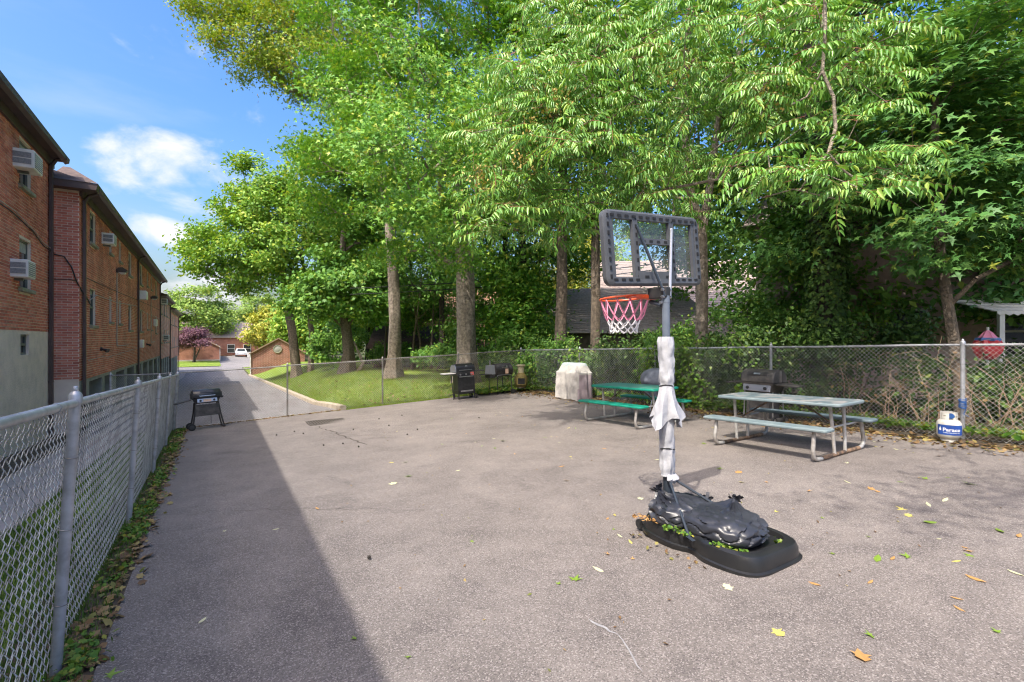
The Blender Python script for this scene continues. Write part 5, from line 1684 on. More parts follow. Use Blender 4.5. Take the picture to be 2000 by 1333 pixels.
bramble('tangle of dry tan canes behind the fence right of the picnic table', 10.7, 3.9, 26, 1.4, 1.3)
bramble('arching dry canes over the fence beside the gas cylinder', 10.6, 2.0, 24, 1.6, 1.6)
bramble('dry canes at the fence behind the green picnic table', 10.6, 9.6, 10, 1.5, 1.0)
# overhead service wires between the trunks
wr = thing('overhead_wires', 'pair of black overhead wires sagging behind the slim trunks', 'wire', (0, 0, 0))
for k in range(2):
    MB().tube([(-8 + 2.4 * i, 24 + .1 * i, 3.6 + .27 * i + .05 * (i - 5) ** 2 * .35 + k * .3 - .2) for i in range(11)], .022, 5).build('wire', 'wire_black', wr, True)

# ---- ground litter and weeds (uncountable)
def litter(name, label, n, fs, size, mat, tmpl=DL, lift=.01, tilt=.35):
    st = np.array([fs() for _ in range(n)])
    pos = np.array([G(s, t, lift) for s, t in st]) + np.stack([0 * st[:, 0], 0 * st[:, 0], rng.random(n) * lift], -1)
    nr = np.array([0, 0, 1.0]) + tilt * rng.normal(size=(n, 3))
    o = scatter(*tmpl, pos, nr, rng.normal(size=(n, 3)) * np.array([1, 1, .2]), size * rng.uniform(.5, 1.3, n), name, (mat,))
    setp(o, label, 'leaf litter' if 'litter' in name else 'weeds', kind='stuff')
def r_edge():
    t = random.uniform(-1, 15)
    s = 9.55 + abs(random.gauss(0, .22)) if random.random() < .55 else 9.6 - abs(random.gauss(0, .35))
    return min(s, 10.9), t
litter('leaf_litter', 'brown fallen leaves drifted along the foot of the right fence', 3600, r_edge, .065, 'litter_leaf', LL, .012)
litter('fence_leaf_litter', 'brown and yellow leaves caught along the foot of the left fence', 1100, lambda: (-.60 + random.gauss(0, .07), random.uniform(1.2, 15)), .07, 'litter_leaf', LL, .012)
def clump():
    t = random.choice(CT) + random.gauss(0, .16)
    return -.62 + random.gauss(0, .055), t
CT = [random.uniform(1.5, 15.2) for _ in range(34)]
litter('fence_weeds', 'low green weeds sprouting along the foot of the left fence', 1500, clump, .04, 'weed_leaf', LL, .03, .6)
litter('bank_weeds', 'yellow-green weeds and ivy at the foot of the right fence', 6000, lambda: (9.95 + abs(random.gauss(0, .35)), random.uniform(-1, 15.4)), .075, 'weed_leaf', LL, .09, .7)
litter('corner_weeds', 'leafy weeds round the barrel grill and chiminea', 2600, lambda: (random.uniform(7.9, 10.2), 15.1 + random.gauss(0, .25)), .085, 'weed_leaf', LL, .10, .7)
def lawn_l():
    t = 15.6 + 18 * random.random() ** 1.4
    return random.uniform(4.2, 12), t
litter('lawn_leaf_litter', 'brown and yellow leaves scattered in the lawn grass', 900, lawn_l, .075, 'litter_leaf', LL, .045, .5)
def farw():
    return random.uniform(-.6, 3.4), 15.35 + abs(random.gauss(0, .04))
litter('driveway_edge_litter', 'brown leaves along the joint under the far fence', 500, farw, .06, 'litter_leaf', LL, .012)
def crumbs():
    return random.uniform(0, 9.6) ** 1.0, random.uniform(1.2, 14.5)
litter('twig_litter', 'tiny leaf crumbs scattered over the asphalt', 520, lambda: (9.6 - 8.5 * random.random() ** 1.6, random.uniform(1.4, 12)), .028, 'litter_leaf', DL, .006, .2)
# ================================================================ THINGS ON THE COURT
from mathutils import noise as mnoise
def ground_rot(s, t, extra=0.0, w=.5):
    """orientation that lies on the sloping court; local x = s, y = t (turned by extra)"""
    dzs = (gz(s + w, t) - gz(s - w, t)) / (2 * w)
    dzt = (gz(s, t + w) - gz(s, t - w)) / (2 * w)
    x = Vector((NX, NY, dzs)).normalized()
    y = Vector((UX, UY, dzt)); y = (y - x * y.dot(x)).normalized()
    z = x.cross(y)
    M = Matrix((x, y, z)).transposed() @ Matrix.Rotation(extra, 3, 'Z')
    return M.to_euler()
def on_ground(name, label, cat, s, t, extra=0.0, group=None, tilt=True):
    return thing(name, label, cat, G(s, t), rot=ground_rot(s, t, extra) if tilt else (0, 0, ANG + extra), group=group)

# ---------------------------------------------------------------- picnic tables
def slab(w, l, th, rad=.06, lip=.012, wave=0.0):
    """rounded plank with rolled edges"""
    m = MB()
    def ring(ins, z):
        pts = []
        for (cx_, cy_, a0) in ((w / 2 - rad, l / 2 - rad, 0), (-w / 2 + rad, l / 2 - rad, 90), (-w / 2 + rad, -l / 2 + rad, 180), (w / 2 - rad, -l / 2 + rad, 270)):
            for k in range(5):
                a = R(a0 + 22.5 * k)
                pts.append((cx_ + (rad - ins) * math.cos(a), cy_ + (rad - ins) * math.sin(a), z))
        return pts
    rings = [ring(lip, -th / 2), ring(0, -th / 2 + lip), ring(0, th / 2 - lip), ring(lip, th / 2)]
    n = len(rings[0])
    V = [p for r_ in rings for p in r_]
    F = [tuple(range(n - 1, -1, -1)), tuple(3 * n + i for i in range(n))]
    for k in range(3):
        for i in range(n):
            j = (i + 1) % n
            F.append((k * n + i, k * n + j, (k + 1) * n + j, (k + 1) * n + i))
    m.add(V, F)
    return m
def shifted(mb, d):
    mb.v = [(p[0] + d[0], p[1] + d[1], p[2] + d[2]) for p in mb.v]
    return mb
def picnic(label, s, t, mtop, medge, mseat, mseat2, rust, extra=0.0):
    e = on_ground('picnic_table', label, 'picnic table', s, t, extra)
    top = shifted(slab(.76, 1.86, .045, .07), (0, 0, .735)).build('tabletop', medge, e, True)
    # worn walking surface, a hair above the rolled edge
    shifted(slab(.70, 1.80, .006, .05, .002), (0, 0, .7595)).build('top_surface', mtop, top, True)
    for sx, mm in ((-1, mseat), (1, mseat2)):
        shifted(slab(.26, 1.86, .042, .05), (sx * .63, 0, .435)).build('bench_seat', mm, e, True)
    for sy in (-.735, .735):
        pts = [(-.66, sy, .415), (-.68, sy, .30), (-.715, sy, .16), (-.70, sy, .075), (-.64, sy, .035), (-.54, sy, .027),
               (0, sy, .027), (.54, sy, .027), (.64, sy, .035), (.70, sy, .075), (.715, sy, .16), (.68, sy, .30), (.66, sy, .415)]
        fr = MB().tube(pts, .027, 10).build('frame', 'tube_grey', e, True)
        MB().tube([(-.5, sy, .0275), (-.1, sy, .0275), (.3, sy, .0275), (.56, sy, .0275)], .0282, 10).build('rusted_foot_tube', rust, fr, True)
        for sx in (-1, 1):
            MB().tube([(sx * .15, sy, .04), (sx * .17, sy * .995, .40), (sx * .19, sy * .98, .715)], .0235, 10).build('leg', 'tube_grey', e, True)
        MB().tube([(-.68, sy, .405), (0, sy * .985, .405), (.68, sy, .405)], .014, 8).build('seat_bar', 'tube_grey', e, True)
        MB().tube([(0, sy * .97, .40), (0, sy * .30, .705)], .012, 8).build('brace', 'tube_rust', e, True)
        MB().box((0, sy * .97, .706), (.62, .05, .012)).build('top_bracket', 'tube_grey', e)
    return e
picnic('blue-grey picnic table with a worn top near the gas cylinder', 7.50, 4.10, 'blue_vinyl_worn', 'blue_vinyl', 'blue_vinyl', 'bench_dark', 'tube_rust')
picnic('green picnic table between the silver-covered grill and the hoop', 7.66, 7.42, 'green_vinyl_worn', 'green_vinyl', 'green_vinyl', 'green_vinyl', 'tube_grey')

# ---------------------------------------------------------------- basketball hoop
HS, HT = 3.43, 2.92
hoop = on_ground('basketball_hoop', 'portable basketball hoop with clear backboard, pink net and weighted black base', 'basketball hoop', HS, HT, tilt=False)
# base: hollow plastic tank with a waist, a rolled rim and a tray on top (local y towards -t is the long side)
def base_ring(k, z, grow_=0.0):
    pts = []
    n = 64
    for i in range(n):
        a = 2 * math.pi * i / n
        ca, sa = math.cos(a), math.sin(a)
        q = 5.0
        rr = (abs(ca) ** q + abs(sa) ** q) ** (-1 / q)
        x = .385 * rr * ca
        y = .57 * rr * sa
        w = 1 - .16 * math.exp(-((y + .02) / .10) ** 2) * (1 if abs(x) > .25 else 0)
        tp_ = 1 - .10 * max(0, y / .545)
        pts.append(((x * w * tp_) * k + math.copysign(grow_, x) * abs(ca), y * k + math.copysign(grow_, y) * abs(sa), z))
    return pts
rings = [base_ring(.96, .0), base_ring(1.0, .02), base_ring(1.0, .05), base_ring(.965, .058), base_ring(.955, .115), base_ring(.925, .152), base_ring(.86, .168), base_ring(.80, .160), base_ring(.775, .125), base_ring(.55, .118), base_ring(.2, .118)]
n = 64
m = MB()
V = [(p[0], p[1] - .43, p[2]) for r_ in rings for p in r_]
F = [tuple(range(n - 1, -1, -1)), tuple((len(rings) - 1) * n + i for i in range(n))]
for k in range(len(rings) - 1):
    for i in range(n):
        j = (i + 1) % n
        F.append((k * n + i, k * n + j, (k + 1) * n + j, (k + 1) * n + i))
V = [(p[0] + .06, p[1], p[2]) for p in V]
m.add(V, F)
base = m.build('base', 'base_plastic', hoop, True)
m = MB()
for x in (-.20, .26):
    m.lathe([(.045, -.02), (.045, .02)], (x, .125, .05), 16, 'X')
m.build('wheel', 'tyre_rubber', base)
MB().tube([(0, 0, .08), (0, 0, .48)], .042, 16).build('lower_pole', 'pole_dark', hoop, True)
MB().tube([(0, 0, .44), (-.01, 0, 1.2), (-.025, .0, 2.06)], .0345, 16).build('pole', 'pole_paint', hoop, True)
MB().tube([(-.024, 0, 2.00), (-.0245, 0, 2.02)], .037, 16).build('pole_collar', 'pole_paint', hoop, True)
for (x, y, nm) in ((-.335, -.50, 0), (.30, -.60, 1)):
    MB().tube([(0.02 * (1 if x > 0 else -1), -.03, .46), (x, y, .15)], .0115, 8).build('strut', 'pole_dark', hoop, True)
    MB().add([(x - .018, y - .035, .160), (x + .018, y - .035, .160), (x + .018, y + .03, .176), (x - .018, y + .03, .176)], [(0, 1, 2, 3)]).build('strut_foot', 'pole_dark', hoop)
# padded grey cloth strapped round the pole
def pad(z0, z1, r, name, seed, flare=None):
    m = MB()
    n_, k_ = 28, 22
    V, F = [], []
    for j in range(k_ + 1):
        f = j / k_
        z = z0 + (z1 - z0) * f
        for i in range(n_):
            a = 2 * math.pi * i / n_
            q = 3.2
            sq = (abs(math.cos(a)) ** q + abs(math.sin(a)) ** q) ** (-1 / q)
            rr = r * (.93 + .09 * sq)
            rr += .016 * mnoise.noise(Vector((math.cos(a) * 2 + seed, math.sin(a) * 2, z * 9))) + .008 * mnoise.noise(Vector((math.cos(a) * 4 + seed, math.sin(a) * 4, z * 30)))
            rr -= .012 * math.exp(-((f - .04) / .05) ** 2) + .008 * math.exp(-((f - .98) / .03) ** 2)
            if flare:
                d = 1 - f
                lobes = .35 + .75 * math.exp(-((((a - .15 + math.pi) % (2 * math.pi)) - math.pi) / .55) ** 2) + .55 * math.exp(-((((a - 3.3 + math.pi) % (2 * math.pi)) - math.pi) / .45) ** 2) + .3 * math.sin(a * 4 + 1.2) + .35 * mnoise.noise(Vector((math.cos(a) * 2.5, math.sin(a) * 2.5, f * 3)))
                rr = .062 + flare * d ** 1.5 * max(.12, lobes) * .62 + .028 * d * math.sin(a * 7 + 2) + .02 * d
            zz = z + ((.05 * math.sin(a * 3 + 1) + .04 * mnoise.noise(Vector((math.cos(a) * 3, math.sin(a) * 3, 7)))) * (1 - f) if flare else 0)
            V.append((rr * math.cos(a) - .012 * z, rr * math.sin(a), zz))
    for j in range(k_):
        for i in range(n_):
            l = (i + 1) % n_
            F.append((j * n_ + i, j * n_ + l, (j + 1) * n_ + l, (j + 1) * n_ + i))
    m.add(V, F)
    return m.build(name, 'pad_fabric', hoop, True)
pad(1.265, 1.70, .066, 'pole_pad', 1.0)
pad(.955, 1.275, .066, 'pad_skirt', 2.0, flare=.17)
pad(.48, 1.04, .062, 'pole_pad', 3.0)
for z in (1.272, .72):
    MB().tube([(.062 * math.cos(a) - .012 * z, .062 * math.sin(a), z + .008 * math.sin(a * 2)) for a in [2 * math.pi * i / 20 for i in range(20)]], .006, 5, closed=True).build('pad_strap', 'cable_black', hoop, True)
# knotted hem
m = MB()
for k in range(5):
    a = -2.2 + k * .55
    m.tube([(.05 * math.cos(a), .05 * math.sin(a), .49), (.075 * math.cos(a), .075 * math.sin(a), .46), (.06 * math.cos(a + .3), .06 * math.sin(a + .3), .425)], [.02, .026, .012], 7)
m.build('pad_hem', 'pad_fabric', hoop, True)
# backboard: frame with windows, acrylic, braces.  bl = local board frame (x across, z up), front faces +y
BWD, BHT = 1.24, .655
brd = bpy.data.objects.new('backboard', None)
def bpt(x, y, z, roll=R(-3.6), pitch=R(-2)):
    v = Matrix.Rotation(roll, 3, 'Y') @ Matrix.Rotation(pitch, 3, 'X') @ Vector((x, y, z))
    return v + Vector((0.0, .16, 2.49))
bpy.data.objects.remove(brd)
def bm_box(m, x, z, w, h, y0, y1):
    V = [bpt(x + sx * w / 2, y, z + sz * h / 2) for y in (y0, y1) for (sx, sz) in ((-1, -1), (1, -1), (1, 1), (-1, 1))]
    m.add(V, [(3, 2, 1, 0), (4, 5, 6, 7), (0, 1, 5, 4), (1, 2, 6, 5), (2, 3, 7, 6), (3, 0, 4, 7)])
def rounded(w, h, rad, n=6):
    pts = []
    for (cx_, cz_, a0) in ((w / 2 - rad, h / 2 - rad, 0), (-w / 2 + rad, h / 2 - rad, 90), (-w / 2 + rad, -h / 2 + rad, 180), (w / 2 - rad, -h / 2 + rad, 270)):
        for k in range(n):
            a = R(a0 + 90 * k / (n - 1))
            pts.append((cx_ + rad * math.cos(a), cz_ + rad * math.sin(a)))
    return pts
outer, inner = rounded(BWD, BHT, .075), rounded(BWD - .15, BHT - .15, .02)
m = MB()
no = len(outer)
prof = []
for (ring_, y) in ((inner, .012), (inner, -.028), ([(p[0] * .965, p[1] * .94) for p in outer], -.034), (outer, -.02), (outer, .022), ([(p[0] * .97, p[1] * .95) for p in outer], .03)):
    prof.append([bpt(p[0], y, p[1]) for p in ring_])
V = [p for r_ in prof for p in r_]
F = []
k = len(prof)
for j in range(k):
    for i in range(no):
        l = (i + 1) % no
        F.append((j * no + i, j * no + l, ((j + 1) % k) * no + l, ((j + 1) % k) * no + i))
m.add(V, F)
bo = m.build('backboard_frame', 'grey_plastic', hoop, True)
m = MB()
p = [bpt(sx * (BWD / 2 - .06), .012, sz * (BHT / 2 - .06)) for (sx, sz) in ((-1, -1), (1, -1), (1, 1), (-1, 1))]
m.quad(*p)
m.build('acrylic_panel', 'board_acrylic', hoop)
# inner ribs
m = MB()
for x in (-.245, .225): bm_box(m, x, 0, .062, BHT - .14, -.027, .010)
bm_box(m, -.01, .07, .41, .05, -.026, .009)
bm_box(m, -.01, -.255, .47, .11, -.030, .009)
for x in (-.545 + .02, .545 - .02): bm_box(m, x, 0, .035, BHT - .14, -.024, .008)
m.build('backboard_rib', 'grey_plastic', hoop)
# dark pockets moulded into the frame and ribs
pock = None
pk = MB(); 
V = [bpt(sx * .5, 0, sz * .5) - bpt(0, 0, 0) for (sx, sz) in ((-1, -1), (1, -1), (1, 1), (-1, 1))]
def pocket(x, z, w, h, y=-.0352):
    m = MB()
    a = [bpt(x + sx * w / 2, y, z + sz * h / 2) for (sx, sz) in ((-1, -1), (1, -1), (1, 1), (-1, 1))]
    b = [bpt(x + sx * w * .36, y + .014, z + sz * h * .30) for (sx, sz) in ((-1, -1), (1, -1), (1, 1), (-1, 1))]
    m.add(a + b, [(0, 1, 5, 4), (1, 2, 6, 5), (2, 3, 7, 6), (3, 0, 4, 7), (4, 5, 6, 7)])
    m.add([q - (bpt(0, .0015, 0) - bpt(0, 0, 0)) for q in a], [(0, 1, 2, 3)])
    m.build('moulded_pocket', 'board_dark', bo)
for i in range(13):
    x = -.52 + 1.04 * i / 12
    pocket(x, BHT / 2 - .048, .044, .020)
    if not (4 <= i <= 8): pocket(x, -BHT / 2 + .052, .044, .020)
for i in range(8):
    z = -.25 + .52 * i / 7
    for x in (-BWD / 2 + .048, BWD / 2 - .048):
        pocket(x, z, .022, .036)
    for x in (-.238, .232): pocket(x, z, .020, .034, -.0282)
for i in range(4): pocket(-.15 + i * .095, .07, .042, .022, -.0272)
for x in (-.14, .13): pocket(x, -.25, .05, .024, -.0312)
# lift arms from the pole to the board
for sx in (-1, 1):
    a = Vector((-.025 + sx * .03, -.02, 2.055))
    MB().tube([a, bpt(sx * .225, -.03, .20)], .0135, 8).build('lift_arm', 'pole_dark' if sx < 0 else 'chrome_panel', hoop, True)
m = MB()
m.box((-.03, .07, 2.09), (.075, .20, .10), bev=.01)
m.build('mount_bracket', 'black_metal', hoop)
m = MB()
for (y, z) in ((.00, 2.11), (.0, 2.05), (.02, 2.0)):
    m.lathe([(.0, -.06), (.014, -.058), (.014, .058), (.0001, .06)], (-.03, y - .01, z), 8, 'X')
m.build('bolt', 'steel', hoop)
MB().tube([(-.02, .05, 1.98), (-.02, .18, 2.02)], .02, 8).build('height_strut', 'pole_dark', hoop, True)
# rim with plate and net
RC = Vector((-.03, .175 + .10 + .228, 2.075)); RR = .228
m = MB()
m.tube([RC + Vector((RR * math.cos(a), RR * math.sin(a), -.012 * math.sin(a) + .01 * math.cos(a))) for a in [2 * math.pi * i / 40 for i in range(40)]], .0095, 8, closed=True)
m.tube([RC + Vector((-.09, -RR - .09, -.02)), RC + Vector((-.13, -RR * .7, -.01)), RC + Vector((-.15, -RR * .72, 0))], .008, 6)
m.tube([RC + Vector((.09, -RR - .09, -.02)), RC + Vector((.13, -RR * .7, -.01)), RC + Vector((.15, -RR * .72, 0))], .008, 6)
m.box(RC + Vector((0, -RR - .07, -.012)), (.20, .10, .035), bev=.006)
m.build('rim', 'rim_orange', hoop, True)
m = MB()
for k in range(12):
    a = 2 * math.pi * k / 12
    c = RC + Vector((RR * math.cos(a), RR * math.sin(a), -.015))
    m.tube([c + Vector((0, 0, .012)), c + Vector((.006, .006, -.012)), c + Vector((0, 0, -.022))], .004, 5)
m.build('net_hook', 'rim_orange', hoop)
NL = 12
def netpt(lev, k):
    rr = (.228, .190, .158, .138, .128, .132)[lev]
    z = (-.02, -.155, -.215, -.262, -.30, -.335)[lev]
    a = 2 * math.pi * (k + (.5 if lev % 2 else 0)) / NL
    return RC + Vector((rr * math.cos(a) + .012 * math.sin(k * 2.3) * lev / 5, rr * math.sin(a), z + .008 * math.sin(k * 1.7 + lev)))
for (l0, l1, mt, nm) in ((0, 2, 'net_pink', 'net_upper'), (2, 5, 'net_white', 'net_lower')):
    m = MB()
    for lev in range(l0, l1):
        for k in range(NL):
            a = netpt(lev, k)
            for b in ((netpt(lev + 1, k), netpt(lev + 1, k - 1)) if lev % 2 == 0 else (netpt(lev + 1, k), netpt(lev + 1, k + 1))):
                mid = (a + b) / 2 + Vector((0, 0, -.008))
                m.tube([a, mid, b], .0055 if lev else .006, 5)
    m.build(nm, mt, hoop, True)

# black rubbish bags weighing the base down
def bag(label, c, size, knot, seed, folds=15):
    e = thing('garbage_bag', label, 'garbage bag', hoop_world(c), ANG)
    kd = Vector(knot).normalized()
    x, y, z = frame(kd, (1, 0, 0))
    m = MB()
    nt_, npn = 46, 96
    V, F = [], []
    for j in range(nt_ + 1):
        th = .06 + (math.pi - .06) * j / nt_
        for i in range(npn):
            ph = 2 * math.pi * i / npn
            d = kd * math.cos(th) + (x * math.cos(ph) + y * math.sin(ph)) * math.sin(th)
            q = 2.6
            nrm = (abs(d.x) ** q + abs(d.y) ** q + abs(d.z) ** q) ** (-1 / q)
            p = Vector((d.x * size[0], d.y * size[1], d.z * size[2])) * nrm
            w = math.exp(-th * 1.05)
            wob = mnoise.noise(Vector((math.cos(ph) * 1.1 + seed, math.sin(ph) * 1.1, th * 1.1))) * 1.8
            fold = abs(math.sin(folds * ph * .5 + wob * 2.2 + 1.3 * th)) * min(1, max(0, (2.3 - th) / 1.2))
            fine = mnoise.noise(Vector((d.x * 9 + seed, d.y * 9, d.z * 9)))
            rid = abs(mnoise.noise(Vector((d.x * 2.2 + seed, d.y * 2.2, d.z * 2.2))))
            rid2 = abs(mnoise.noise(Vector((d.x * 4.0 - seed, d.y * 4.0 + 3, d.z * 4.0))))
            s_ = 1 - .27 * w * fold - .05 * fold * math.exp(-th * .5) + .004 * fine - .42 * max(0, .15 - rid) - .05 * max(0, .10 - rid2)
            s_ *= 1 - .75 * math.exp(-(th / .16) ** 2) * 0
            p = p * s_ + kd * (.06 * math.exp(-(th / .22) ** 2))
            p.z = max(p.z, -size[2] * .78 + .004 * fine)
            V.append(p)
    for j in range(nt_):
        for i in range(npn):
            l = (i + 1) % npn
            F.append((j * npn + i, j * npn + l, (j + 1) * npn + l, (j + 1) * npn + i))
    F.append(tuple(range(npn - 1, -1, -1)))
    m.add(V, F)
    m.build('bag_body', 'bag_plastic', e, True)
    # gathered neck
    tipc = Vector((kd.x * size[0], kd.y * size[1], kd.z * size[2])) * ((abs(kd.x) ** 2.6 + abs(kd.y) ** 2.6 + abs(kd.z) ** 2.6) ** (-1 / 2.6))
    m = MB()
    rs = random.Random(seed)
    m.tube([tipc, tipc + kd * .045], [.035, .022], 9)
    for i in range(22):
        a = rs.uniform(0, 6.28); r_ = rs.uniform(.4, 1)
        o = (x * math.cos(a) + y * math.sin(a)) * r_
        b0_ = tipc + kd * .03 + o * .012
        b1_ = b0_ + kd * rs.uniform(.02, .055) + o * .038
        b2_ = b1_ + kd * rs.uniform(-.01, .02) + o * .02
        sd = kd.cross(o).normalized() * rs.uniform(.010, .022)
        m.add([b0_ - sd * .4, b0_ + sd * .4, b1_ + sd, b1_ - sd, b2_ + sd * .7, b2_ - sd * .7], [(0, 1, 2, 3), (3, 2, 4, 5)])
    m.build('knot', 'bag_plastic', e, fix=False)
    return e
def hoop_world(c):
    v = Matrix.Rotation(ANG, 3, 'Z') @ Vector(c)
    return Vector(hoop.location) + v
bag('crumpled black garbage bag tied at the foot of the hoop pole', (-.02, -.16, .22), (.29, .23, .125), (-.15, .42, .55), 3, 13)
bag('full black garbage bag with fanned pleats on the outer end of the hoop base', (.03, -.52, .215), (.28, .33, .125), (.55, .10, .60), 9, 21)
bag('flattened black garbage bag between the others on the hoop base', (.10, -.30, .195), (.24, .24, .105), (.75, .5, .25), 5, 17)

# fallen leaves caught on the base
def pile(name, label, pts, n, size, mat, spread):
    pos = np.array([hoop_world(random.choice(pts)) + Vector((random.gauss(0, spread), random.gauss(0, spread), random.uniform(0, .025))) for _ in range(n)])
    o = scatter(LOBED, LOBED_F, pos, np.array([0, 0, 1.0]) + .55 * rng.normal(size=(n, 3)), rng.normal(size=(n, 3)), size * rng.uniform(.6, 1.3, n), name, (mat,))
    setp(o, label, 'leaf litter', kind='stuff')
pile('leaf_pile', 'yellow-green leaves lying along the edge of the hoop base', [(-.31, -.28, .165), (-.30, -.36, .168), (-.31, -.42, .165), (-.25, -.66, .15), (-.22, -.72, .15), (-.20, -.78, .14), (-.16, -.83, .14), (.20, -.88, .14)], 130, .034, 'weed_leaf', .026)
pile('dry_leaf_pile', 'rust-brown dry leaves at the pole end of the hoop base', [(-.30, -.02, .16), (-.32, .06, .15), (-.28, -.10, .165)], 60, .026, 'fallen_brown', .025)
pile('base_edge_litter', 'leaves caught on the asphalt round the hoop base', [(.40, -.8, .01), (.38, -.95, .01), (.30, -1.0, .01), (-.42, -.2, .01), (-.40, -.45, .01), (-.38, 0, .01), (-.40, -.6, .01)], 50, .038, 'litter_leaf', .05)

# ---------------------------------------------------------------- grills
def wheel(parent, c, r, w, axis='X', rim='steel'):
    g = MB().lathe([(r * .72, -w / 2), (r, -w * .42), (r, w * .42), (r * .72, w / 2)], c, 20, axis).build('wheel', 'tyre_rubber', parent, True)
    MB().lathe([(.012, -w * .56), (r * .62, -w * .5), (r * .72, -w * .3), (r * .72, w * .3), (r * .62, w * .5), (.012, w * .56)], c, 16, axis).build('hub', rim, g, True)
def lid(w, d, h, z0, y0=0.0, n=12, flat=.35):
    """arched lid, x across, opening below"""
    prof = []
    for i in range(n + 1):
        a = math.pi * i / n
        q = 2.6
        ca, sa = math.cos(a), math.sin(a)
        rr = (abs(ca) ** q + abs(sa) ** q) ** (-1 / q)
        prof.append((y0 - d / 2 * ca * rr, z0 + h * sa * rr))
    m = MB()
    b = []
    for (x, k) in ((-w / 2, .93), (-w / 2 + .02, 1.0), (w / 2 - .02, 1.0), (w / 2, .93)):
        b.append([(x, y0 + (p[0] - y0) * k, z0 + (p[1] - z0) * k) for p in prof])
    nn = len(prof)
    V = [p for r_ in b for p in r_]
    F = []
    for j in range(3):
        for i in range(nn - 1):
            F.append((j * nn + i, j * nn + i + 1, (j + 1) * nn + i + 1, (j + 1) * nn + i))
        F.append((j * nn + nn - 1, j * nn, (j + 1) * nn, (j + 1) * nn + nn - 1))
    F.append(tuple(range(nn))); F.append(tuple(range(4 * nn - 1, 3 * nn - 1, -1)))
    return m.add(V, F)
# portable gas grill on a folding stand, left corner
g = on_ground('gas_grill', 'black portable gas grill on a splayed folding stand by the corner post', 'grill', -.05, 14.85, R(8))
b = MB().add([(-.30, -.19, .80), (.30, -.19, .80), (.30, .19, .80), (-.30, .19, .80), (-.24, -.15, .66), (.24, -.15, .66), (.24, .15, .66), (-.24, .15, .66)],
             [(0, 1, 5, 4), (1, 2, 6, 5), (2, 3, 7, 6), (3, 0, 4, 7), (4, 5, 6, 7), (3, 2, 1, 0)]).build('firebox', 'black_metal', g)
MB().box((0, -.185, .735), (.44, .03, .10), rx=R(-12), bev=.006).build('control_panel', 'chrome_panel', g)
for x in (-.15, .15):
    MB().lathe([(.026, 0), (.026, -.03), (.018, -.04), (.0001, -.041)], (x, -.20, .735), 12, 'Y').build('knob', 'black_metal', g, True)
MB().box((0, -.203, .735), (.17, .006, .07), rx=R(-12)).build('label_plate', 'tag_paper', g)
lo = lid(.62, .42, .20, .81).build('lid', 'black_enamel', g, True)
MB().tube([(-.17, -.19, .86), (-.17, -.25, .85), (.17, -.25, .85), (.17, -.19, .86)], .012, 8).build('lid_handle', 'steel', lo, True)
MB().box((0, -.155, .955), (.30, .02, .09), rx=R(-48), bev=.004).build('lid_badge_panel', 'black_enamel', lo)
for x in (-.32, .32): MB().box((x, 0, .86), (.03, .36, .14), bev=.01).build('lid_end', 'black_metal', lo)
MB().box((-.50, 0, .735), (.40, .30, .025), ry=R(-13), bev=.008).build('side_shelf', 'black_metal', g)
MB().box((.335, 0, .79), (.06, .34, .05), bev=.008).build('side_handle', 'black_metal', g)
for (sx, sy) in ((-1, -1), (1, -1), (-1, 1), (1, 1)):
    MB().tube([(sx * .25, sy * .13, .67), (sx * .28, sy * .16, .40), (sx * .345, sy * .20, .05)], .019, 8).build('leg', 'black_metal', g, True)
MB().add([(-.262, -.155, .63), (.262, -.155, .63), (.285, -.172, .34), (-.285, -.172, .34), (-.262, -.149, .63), (.262, -.149, .63), (.285, -.166, .34), (-.285, -.166, .34)],
         [(0, 1, 2, 3), (7, 6, 5, 4), (0, 3, 7, 4), (1, 5, 6, 2), (0, 4, 5, 1), (3, 2, 6, 7)]).build('front_panel', 'dusty_black', g)
MB().box((.345, 0, .035), (.05, .46, .05), bev=.008).build('foot_bar', 'black_metal', g)
for sy in (-1, 1): wheel(g, (-.36, sy * .20, .085), .085, .05, 'Y', 'black_metal')
MB().tube([(-.36, -.2, .085), (-.36, .2, .085)], .01, 6).build('axle', 'steel', g)
MB().tube([(.08, .0, .66), (.09, .0, .3), (.085, .0, .12)], .006, 5).build('gas_hose', 'cable_black', g)

# cart gas grill with a black cabinet
g = on_ground('gas_grill', 'black cart gas grill with cabinet and pale side shelf before the thickest trunk', 'grill', 7.25, 14.72, R(-4))
MB().box((0.02, 0, .48), (.60, .46, .62), bev=.012).build('cabinet', 'black_enamel', g)
MB().box((.02, -.236, .52), (.55, .016, .50), bev=.004).build('cabinet_door', 'black_enamel', g)
MB().box((.02, -.25, .27), (.44, .012, .045)).build('door_trim', 'steel', g)
MB().box((.02, -.255, .745), (.50, .015, .03)).build('towel_bar', 'steel', g)
MB().box((0.0, -.02, .84), (.64, .50, .12), bev=.012).build('firebox', 'black_metal', g)
MB().box((0.0, -.262, .815), (.60, .03, .10), rx=R(-14), bev=.006).build('control_panel', 'black_enamel', g)
for x in (-.20, 0.0, .19):
    kb = MB().lathe([(.03, 0), (.03, -.02), (.02, -.035), (.0001, -.036)], (x, -.276, .82), 12, 'Y').build('knob', 'steel', g, True)
MB().box((.22, -.285, .835), (.12, .008, .10), rx=R(-14)).build('warning_tag', 'tag_red', g)
lo = lid(.64, .50, .27, .90).build('lid', 'black_enamel', g, True)
MB().tube([(-.22, -.235, .97), (-.22, -.29, .965), (.22, -.29, .965), (.22, -.235, .97)], .012, 8).build('lid_handle', 'steel', lo, True)
